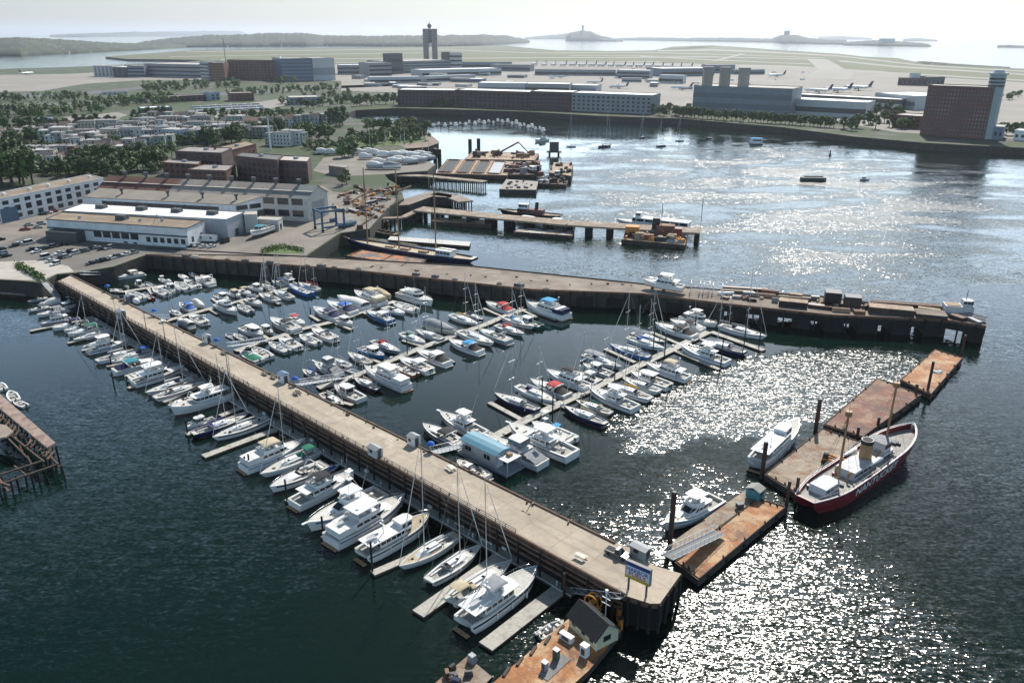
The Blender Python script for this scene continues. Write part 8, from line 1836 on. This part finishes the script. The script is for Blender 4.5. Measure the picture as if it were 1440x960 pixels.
fblock('terminal_hall', 'dark concourse block before the white hangar roof', 'terminal', (867, 110), (913, 111), 99, 40, mg, whr, AG, bands=2); fblock('terminal_hall', 'white-roofed hangar left of the grey hangar', 'hangar', (930, 108), (1004, 107), 97, 80, bg, whr, AG, bands=1); fblock('terminal_hall', 'dark low hall beyond the white hangar roof', 'terminal', (992, 103), (1033, 103), 92, 40, bg, flr, AG, bands=1); fblock('terminal_hall', 'dark hall beside the airliner with grey tail', 'terminal', (1033.5, 105), (1075, 105), 98.5, 40, bg, flr, AG, bands=1); fblock('terminal_hall', 'small pale hall before the dark concourse', 'terminal', (926, 117), (960, 118), 106, 25, lg, whr, AG, bands=1)
fblock('terminal_hall', 'square pale terminal at the root of the airliner row', 'terminal', (690, 100), (745, 101), 91, 40, mg, flr, AG, bands=1); fblock('terminal_hall', 'low concourse behind the wide white terminal', 'terminal', (650, 96), (720, 96), 88, 30, bg, flr, AG, bands=1)
t, l, h = fblock('hangar', 'big blue-grey hangar with three stacks on its roof', 'hangar', (973, 157), (1110, 164), 121, 55, matte('hangar_panels', (.17, .20, .225), .6, .1, .15), flr, AG, bands=0, cols=14, rows=2, bmat=matte('hangar_panel_dark', (.12, .145, .165), .6, .1), ww=9)
for i, x in enumerate((985, 1010, 1037)):
    u = (x - 973) / 137; px = l[0][0] * (1 - u) + l[1][0] * u + (l[3][0] - l[0][0]) * .35; py = l[0][1] * (1 - u) + l[1][1] * u + (l[3][1] - l[0][1]) * .35
    m = MB(); m.box(px, py, h, 12, 9, 21); m.box(px, py, h + 21, 13, 10, 2); m.build('stack', matte('tan_stack', (.3, .28, .24), .7, .12), t)
fblock('warehouse', 'low white-fronted warehouse beside the hangar, nearer the water', 'warehouse', (1112, 161), (1216, 167), 140, 40, lg, whr, AG, bands=1, bmat=darkwall); fblock('warehouse', 'second low warehouse behind the white-fronted one', 'warehouse', (1114, 146), (1264, 155), 133, 30, darkwall, whr, AG, bands=1, bmat=lg); fblock('hangar', 'white-roofed hangar beside the tall brick hotel', 'hangar', (1228, 149), (1285, 155), 131, 70, lg, whr, AG, bands=1, bmat=bg)
fblock('fire_station', 'low brick station with pale control cab behind the hotel', 'station', (1262, 120), (1302, 121), 110, 30, brickd, flr, AG, cols=6, rows=1); fblock('fire_station', 'dark square block right of the low brick station', 'station', (1302.5, 121), (1327, 121), 109, 30, darkwall, flr, AG, cols=4, rows=1); fblock('fire_station', 'small pale glass cab above the low brick station', 'station', (1281, 120), (1292, 120), 104, 12, lg, whr, AG, bands=1)
fblock('brick_annex', 'low brick annex with pale roof left of the tall hotel', 'annex', (1254, 179), (1292, 182), 162, 30, brick, flr, AG, cols=6, rows=2); fblock('pavilion', 'glass waterfront pavilion at the foot of the tall hotel', 'pavilion', (1376, 195), (1408, 197), 178, 30, bg, concrete, AG, cols=5, rows=1); fblock('tent_hall', 'white tent hall at the picture edge right of the hotel', 'tent', (1424, 197), (1450, 199), 184, 20, whitep, whr, AG, cols=3, rows=1)
# low service blocks crowding the terminal area
rb = random.Random(21); bl_ = []
for k in range(40):
    x = rb.uniform(478, 965); y = rb.choice((101, 106, 111, 116, 121, 125)) + rb.uniform(-1.5, 1.5)
    if 735 < x < 870 and y > 108: continue
    bl_.append((x, y))
for i, (x, y) in enumerate(sorted(bl_)):
    wd = rb.uniform(9, 32); hh = rb.uniform(2.5, 6)
    fblock('service_block', f'low airport service block in the terminal area, {ordw(i)} from the west', 'service building', (x, y), (x + wd, y + wd * rb.uniform(-.02, .03)), y - hh, rb.uniform(15, 35), rb.choice((lg, mg, bg, dirtywhite)), rb.choice((whr, flr, flatroof)), 'service blocks of the airport', bands=rb.choice((0, 1)), bmat=darkwall, para=.4)
SV = None
for i in range(46):
    x, y = rb.uniform(560, 1130), rb.uniform(97, 126)
    p = W2(x, y, ZL); t = thing('service_vehicle', f'airport truck on the apron, {ordw(i)} placed', 'truck', (*p, ZL + .1), rb.uniform(0, 3), 'trucks on the airport apron'); t['label'] = 'small airport truck or loader on the pale apron'
    if SV is None:
        m = MB(); m.box(0, 0, .5, 9, 3, 3.2); a_ = m.build('body', whitep, t); m = MB(); m.box(5.4, 0, .4, 2, 2.6, 2.4); b_ = m.build('cab', darkwall, t); SV = (a_, b_)
    else:
        for q_ in SV: o = q_.copy(); C.objects.link(o); o.parent = t
# the tall brick hotel
t, l, h = fblock('tall_hotel', 'tall dark brick waterfront hotel with pale round tower', 'hotel', (1293, 190), (1384, 196), 121, 30, matte('hotel_brick', (.15, .062, .05), .8, .18), flr, AG, cols=20, rows=12, bmat=matte('hotel_window', (.14, .145, .15), .2, .5, .05))
cp = V2(l[1]) * .75 + V2(l[2]) * .25
m = MB(); cyl(m, cp.x, cp.y, 0, h + 12, 7, 20); tw = m.build('round_tower', matte('pale_green_tower', (.3, .36, .36), .5, .12), t)
for k in range(3): m = MB(); cyl(m, cp.x, cp.y, h + 1 + k * 3.2, h + 2.6 + k * 3.2, 7.15, 20); m.build('window_band', winp, tw)
m = MB(); cyl(m, cp.x, cp.y, h + 12, h + 13.5, 8.4, 20); cyl(m, cp.x, cp.y, h + 13.5, h + 16, 5.5, 20, 0, 4); m.build('tower_cap', lg, tw)
# control tower: two shafts carrying a linking block and a domed cab
z0 = ZL; bs = V2(W2(606, 92, ZL)); mp_ = mpp(606, 92, ZL); ct = thing('control_tower', 'twin-shafted airport control tower with domed cab', 'control tower', (*bs.xy, ZL), 0, AG)
tc_ = matte('tower_concrete', (.17, .165, .165), .8, .1, .05); H1 = 47 * mp_ * 1.02
for x in (-6, 6.3): m = MB(); m.box(x * mp_, 0, 0, 7.2 * mp_, 9 * mp_, H1); m.build('shaft', tc_, ct)
m = MB(); m.box(-2.3 * mp_, 0, 29 * mp_, 14 * mp_, 8 * mp_, 18.6 * mp_); lk = m.build('linking_block', matte('tower_dark_block', (.1, .1, .11), .6, .1), ct)
for k in range(5): m = MB(); m.box(-2.3 * mp_, -4 * mp_, (31 + k * 3.2) * mp_, 13 * mp_, .6, 1.4 * mp_); m.build('window_band', winp, lk)
m = MB(); cyl(m, -.5 * mp_, 0, H1, H1 + 2.5 * mp_, 2.0 * mp_, 12); cyl(m, -.5 * mp_, 0, H1 + 2.5 * mp_, H1 + 5 * mp_, 3.2 * mp_, 12, 0, 2.8 * mp_); cyl(m, -.5 * mp_, 0, H1 + 5 * mp_, H1 + 7 * mp_, 2.6 * mp_, 12, 0, .8 * mp_); m.build('cab', darkwall, ct)
m = MB(); cyl(m, -.5 * mp_, 0, H1 + 7 * mp_, H1 + 10 * mp_, .2 * mp_, 5); m.build('antenna', darkwall, ct)
p = W2(319, 100, ZL); t = thing('radio_mast', 'thin radio mast standing behind the brick hotel', 'mast', (*p, ZL)); m = MB(); cyl(m, 0, 0, 0, 36 * mp_, 1.1, 6, 0, .6); m.build('pole', darkwall, t); m = MB(); m.box(0, 0, 30 * mp_, 8, .6, .6); m.build('yard', darkwall, t)
# airliners
def airliner(name, label, px, L_, rz, tail, group, cache={}):
    p = W2(*px, ZL); t = thing(name, label, 'airliner', (*p, ZL), rz, group)
    if not cache:
        m = MB(); m.tube([(.5, 0, .10), (.47, 0, .105), (.38, 0, .11), (-.25, 0, .11), (-.42, 0, .13), (-.5, 0, .14)], [.012, .035, .05, .05, .03, .01], 10); a = m.build('fuselage', gel, t)
        m = MB()
        for s in (-1, 1): m.add([(.10, s * .04, .085), (-.08, s * .04, .085), (-.2, s * .46, .115), (-.15, s * .46, .115)] + [(.10, s * .04, .10), (-.08, s * .04, .10), (-.2, s * .46, .12), (-.15, s * .46, .12)], [(0, 1, 2, 3), (4, 7, 6, 5), (0, 4, 5, 1), (1, 5, 6, 2), (2, 6, 7, 3), (3, 7, 4, 0)]); m.add([(-.4, s * .02, .135), (-.47, s * .02, .135), (-.5, s * .17, .14), (-.47, s * .17, .14), (-.4, s * .02, .143), (-.47, s * .02, .143), (-.5, s * .17, .146), (-.47, s * .17, .146)], [(0, 1, 2, 3), (4, 7, 6, 5), (0, 4, 5, 1), (1, 5, 6, 2), (2, 6, 7, 3), (3, 7, 4, 0)])
        b = m.build('wing', galv, t)
        m = MB(); m.add([(-.34, -.006, .15), (-.47, -.006, .15), (-.53, -.006, .33), (-.46, -.006, .33), (-.34, .006, .15), (-.47, .006, .15), (-.53, .006, .33), (-.46, .006, .33)], [(0, 1, 2, 3), (4, 7, 6, 5), (0, 4, 5, 1), (1, 5, 6, 2), (2, 6, 7, 3), (3, 7, 4, 0)]); c = m.build('tail_fin', darkwall, t)
        e = []
        for s in (-1, 1): m = MB(); m.tube([(.09, s * .15, .06), (-.01, s * .15, .06)], [.026, .02], 8); e.append(m.build('engine', galv, t))
        m = MB(); m.box(.36, 0, 0, .012, .012, .09); m.box(-.05, .05, 0, .014, .014, .08); m.box(-.05, -.05, 0, .014, .014, .08); g = m.build('landing_gear', rubber, t)
        cache['x'] = [(o.name.split('.')[0], o.data) for o in [a, b, c, g] + e]
    else:
        for nm, da in cache['x']: o = bpy.data.objects.new(nm, da); C.objects.link(o); o.parent = t
    for o in t.children:
        if o.name.startswith('tail_fin'): o.material_slots[0].link = 'OBJECT'; o.material_slots[0].material = tail
    t.scale = (L_, L_, L_); return t
tl = [matte('tail_navy', (.02, .03, .08), .4, .1), matte('tail_dark', (.05, .05, .06), .4, .1), matte('tail_purple', (.04, .02, .09), .4, .1), matte('tail_brown', (.25, .1, .06), .4, .1)]
for i in range(17):
    airliner('airliner', f'dark-tailed airliner in the far concourse row, {ordw(i)} from the tower', (752 + i * 13.4, 92.5 + i * .25 + .3 * (i % 2)), 54 * R.uniform(.9, 1.1), rad(110) + R.uniform(-.15, .15), tl[0 if i % 3 else 1], 'airliners at the far concourse')
for lab, px, L_, rz, tk_ in (('airliner with purple tail behind the warehouses, nearest the hangar', (1150, 131), 46, 2.6, 2), ('airliner with purple tail behind the warehouses, middle of three', (1176, 130), 50, 2.6, 2), ('airliner with purple tail behind the warehouses, nearest the tall hotel', (1205, 127), 50, 2.6, 2), ('airliner with grey tail beside the dark hall', (1092, 108.5), 44, 3.3, 1), ('airliner with dark tail behind the cargo hall', (836, 118), 34, 3.0, 1), ('airliner with dark tail on the pale apron', (870, 124.5), 36, 2.9, 0), ('airliner with brown tail left of the grey hangar', (958, 126.5), 40, 2.8, 3), ('pale airliner at the inlet apron', (38, 105.5), 40, 1.3, 1), ('airliner nosed in at the wide white terminal', (788, 110), 34, 3.0, 1)):
    airliner('airliner', lab, px, L_, rz, tl[tk_], 'airliners on the apron')
# waterside floats before the hotel
barge('low dark ferry float before the brick annex', [(1158, 185), (1160, 181), (1226, 188), (1224, 192)], bg, 3.0, coam=False, name='ferry_float'); barge('long dark float before the tall hotel', [(1256, 195), (1258, 191), (1304, 196), (1300, 200)], rustD, 2.2, coam=False, name='ferry_float'); barge('dark low wharf with white tent before the waterfront block', [(650, 154), (652, 150.5), (698, 151), (700, 154.5)], bg, 3.5, coam=False, name='wharf')
for lab, px, s_ in (('white peaked tent on the waterfront wharf', (674, 152), 1.0), ('white tent beside the ferry float', (1187, 174), 1.2)):
    p = W2(*px, ZL if px[0] > 1000 else 3.6); t = thing('event_tent', lab, 'tent', (*p, ZL if px[0] > 1000 else 3.6)); m = MB()
    for x in (-5, 0, 5): m.loft([[(x - 2.4, -3, 3), (x + 2.4, -3, 3), (x + 2.4, 3, 3), (x - 2.4, 3, 3)], [(x - .2, -.2, 6), (x + .2, -.2, 6), (x + .2, .2, 6), (x - .2, .2, 6)]], 0, True, True, True)
    m.build('canopy', cvs['white'], t); m = MB()
    for x in (-7.3, -2.5, 2.5, 7.3):
        for y in (-2.9, 2.9): m.box(x, y, 0, .3, .3, 3)
    m.build('post', whitep, t)
# ---------------------------------------------------------------- far shores
def forest_mat(name, c0, c1, specks):
    m, nt, b, N, L = nodes_of(name)
    a = ramp(nt, noise(nt, .012, 6, .75), [(.38, c0), (.62, c1)])
    if specks:
        v = N('ShaderNodeTexVoronoi'); v.inputs['Scale'].default_value = .035; L(N('ShaderNodeTexCoord').outputs['Object'], v.inputs['Vector'])
        s = ramp(nt, v.outputs['Distance'], [(.16, 1.0), (.24, 0.0)]); g = ramp(nt, noise(nt, .004, 3), [(.42, 0.0), (.6, specks)])
        a = mixc(nt, mixc(nt, 1.0, s, g, 'MULTIPLY'), a, (.4, .38, .35))
    L(a, b.inputs['Base Color']); b.inputs['Roughness'].default_value = .95; return m
fm = forest_mat('wooded_hills', (.016, .024, .014), (.06, .075, .035), .9); fm2 = forest_mat('far_hills', (.03, .042, .03), (.05, .062, .04), 0)
def hills(label, pts, depth, mat, step=2.0, bump=.55, seed=1, name='hills'):
    """pts: (x, y of the water line, y of the crest) left to right; the crest stands back from the shore"""
    r = random.Random(seed); xs = []; x = pts[0][0]; cr_ = 0.0
    while x < pts[-1][0]: xs.append(x); x += step
    xs.append(pts[-1][0]); rows = []
    def at(x):
        for a, b in zip(pts, pts[1:]):
            if a[0] <= x <= b[0]:
                u = (x - a[0]) / (b[0] - a[0]); return a[1] + (b[1] - a[1]) * u, a[2] + (b[2] - a[2]) * u
        return pts[-1][1:]
    for x in xs:
        yb, yt_ = at(x); f = V2(W2(x, yb)); n = f.normalized(); m_ = mpp(x, yb); col = []; cr_ = .6 * cr_ + .55 * r.uniform(-1, 1)
        for k, (back, hf) in enumerate(((0, -.02), (.0, .12), (.12, .38), (.3, .68), (.5, .92), (.7, 1.0), (1.0, .8), (1.3, 0))):
            dist = back * depth; p = f + n * dist
            ht = max(4.0, (yb - yt_) * m_ * (1 + dist / f.length) - CAMH * dist / f.length)
            jz = m_ * bump * cr_ * (.5 if .6 < hf < .9 else 1 if hf >= .9 else 0) * min(1, (yb - yt_) / 3)
            col.append((p.x, p.y, max(-2, ht * hf + jz)))
        rows.append(col)
    m = MB(); n = len(rows[0]); vs = [p for c in rows for p in c]; m.add(vs, [(i * n + j, (i + 1) * n + j, (i + 1) * n + j + 1, i * n + j + 1) for i in range(len(rows) - 1) for j in range(n - 1)], 0, True)
    return prop(m.build(name, mat), label, 'hills', kind='structure')
hills('wooded headland with scattered houses across the inlet', [(-160, 82, 55), (0, 79.5, 53.5), (30, 79, 52.5), (60, 77, 54), (110, 75, 57), (170, 72, 60.5), (215, 70, 62), (262, 67, 62.5)], 900, fm, 1.2, 1.0, 3)
hills('long wooded shore with houses behind the airfield', [(196, 66, 59), (214, 66, 57), (260, 66.5, 52), (300, 66, 49.5), (340, 66, 49), (380, 65.5, 47.5), (430, 65.5, 47.5), (455, 65, 50.5), (520, 65.5, 51.5), (600, 65.5, 51), (680, 64, 50.5), (715, 62, 52), (745, 60.5, 57)], 1200, fm, 1.2, 1.0, 4)
hills('faint far ridge on the horizon in the north', [(70, 52.5, 49.5), (120, 52.5, 47), (200, 51.5, 45.5), (280, 51, 45.2), (335, 50.5, 45.5), (346, 50, 48)], 2500, fm2, 3, .5, 5)
hills('low wooded spit running out to the hilly island', [(738, 55.5, 53.5), (770, 55, 51), (800, 55, 49)], 700, fm2, 1.5, .7, 6)
hills('hilly island crowned by a water tower', [(795, 57.5, 52), (802, 58, 47.5), (818, 58, 45.5), (830, 58, 46.5), (845, 58.5, 52), (858, 58.5, 54), (876, 59, 57.5)], 700, fm2, 1.2, .6, 7)
hills('long low wooded island across the outer harbour', [(868, 57, 54.5), (900, 57, 53.5), (960, 58, 54.5), (1000, 58.5, 54), (1085, 60, 55.5), (1098, 61, 51.5), (1118, 61.5, 52), (1140, 62, 56), (1190, 63, 58)], 800, fm2, 1.5, .7, 8)
hills('island with pale buildings further out', [(1186, 64, 60), (1232, 64.5, 58), (1260, 65, 59), (1304, 66, 62.5), (1310, 66, 65)], 700, fm2, 1.5, .5, 9)
hills('faint low island near the outer horizon', [(1150, 55, 53), (1180, 55.5, 52.5), (1226, 56, 54.5)], 900, fm2, 3, .3, 10); hills('faint low islet on the outer horizon', [(1270, 58, 56), (1290, 58, 55), (1318, 58.5, 57)], 900, fm2, 3, .3, 11); hills('small dark island at the picture edge', [(1402, 67, 64.5), (1415, 67, 64), (1440, 67.5, 65), (1470, 68, 65.5)], 500, fm2, 2, .4, 12)
hills('low dark knoll at the end of the airfield', [(1280, 90, 88), (1296, 90.5, 86.5), (1316, 91.5, 88), (1350, 93, 91), (1380, 95, 92.2), (1420, 97.5, 95.5)], 120, fm, 2, .3, 13)
hills('grassy mound beyond the runways', [(922, 72, 70.5), (950, 71.5, 67.5), (985, 70, 65.6), (1004, 69, 67)], 150, turf, 3, .1, 14)
def island_block(name, label, cat, px, w, h, mat, y=0, round_=False):
    m_ = mpp(*px); p = V2(W2(*px)); p = p + p.normalized() * 350; z = y * m_; t = thing(name, label, cat, (*p.xy, z)); m = MB()
    if round_: cyl(m, 0, 0, 0, h * m_ * .6, w * m_ * .35, 10); m.build('shaft', mat, t); m = MB(); cyl(m, 0, 0, h * m_ * .6, h * m_, w * m_ * .5, 12); m.build('tank', mat, t)
    else: m.box(0, 0, 0, w * m_, w * m_ * .6, h * m_); m.build('wall', mat, t); m = MB(); m.box(0, 0, h * m_, w * m_ * 1.03, w * m_ * .63, h * m_ * .08); m.build('roof', flatroof, t)
island_block('water_tower', 'small water tower on the hilly island crest', 'water tower', (819, 58), 3.2, 7.5, mg, 11, True); island_block('island_building', 'square block on top of the long low island', 'building', (1105, 61), 6, 6.5, mg, 7); island_block('island_building', 'pale long block on the island with buildings', 'building', (1246, 65), 16, 5, lg, 3)
# ---------------------------------------------------------------- the hazy air
m = MB(); m.box(0, 29000, -3.0, 74000, 63000, 420)
hz, nt, b, N, L = nodes_of('sea_haze'); nt.nodes.remove(b); v = N('ShaderNodeVolumePrincipled'); v.inputs['Color'].default_value = (.86, .91, 1.0, 1); v.inputs['Density'].default_value = 3.4e-5; v.inputs['Anisotropy'].default_value = .45
L(v.outputs[0], nt.nodes['Material Output'].inputs['Volume'])
prop(m.build('haze', hz), 'pale summer haze over the harbour', 'haze', kind='stuff')
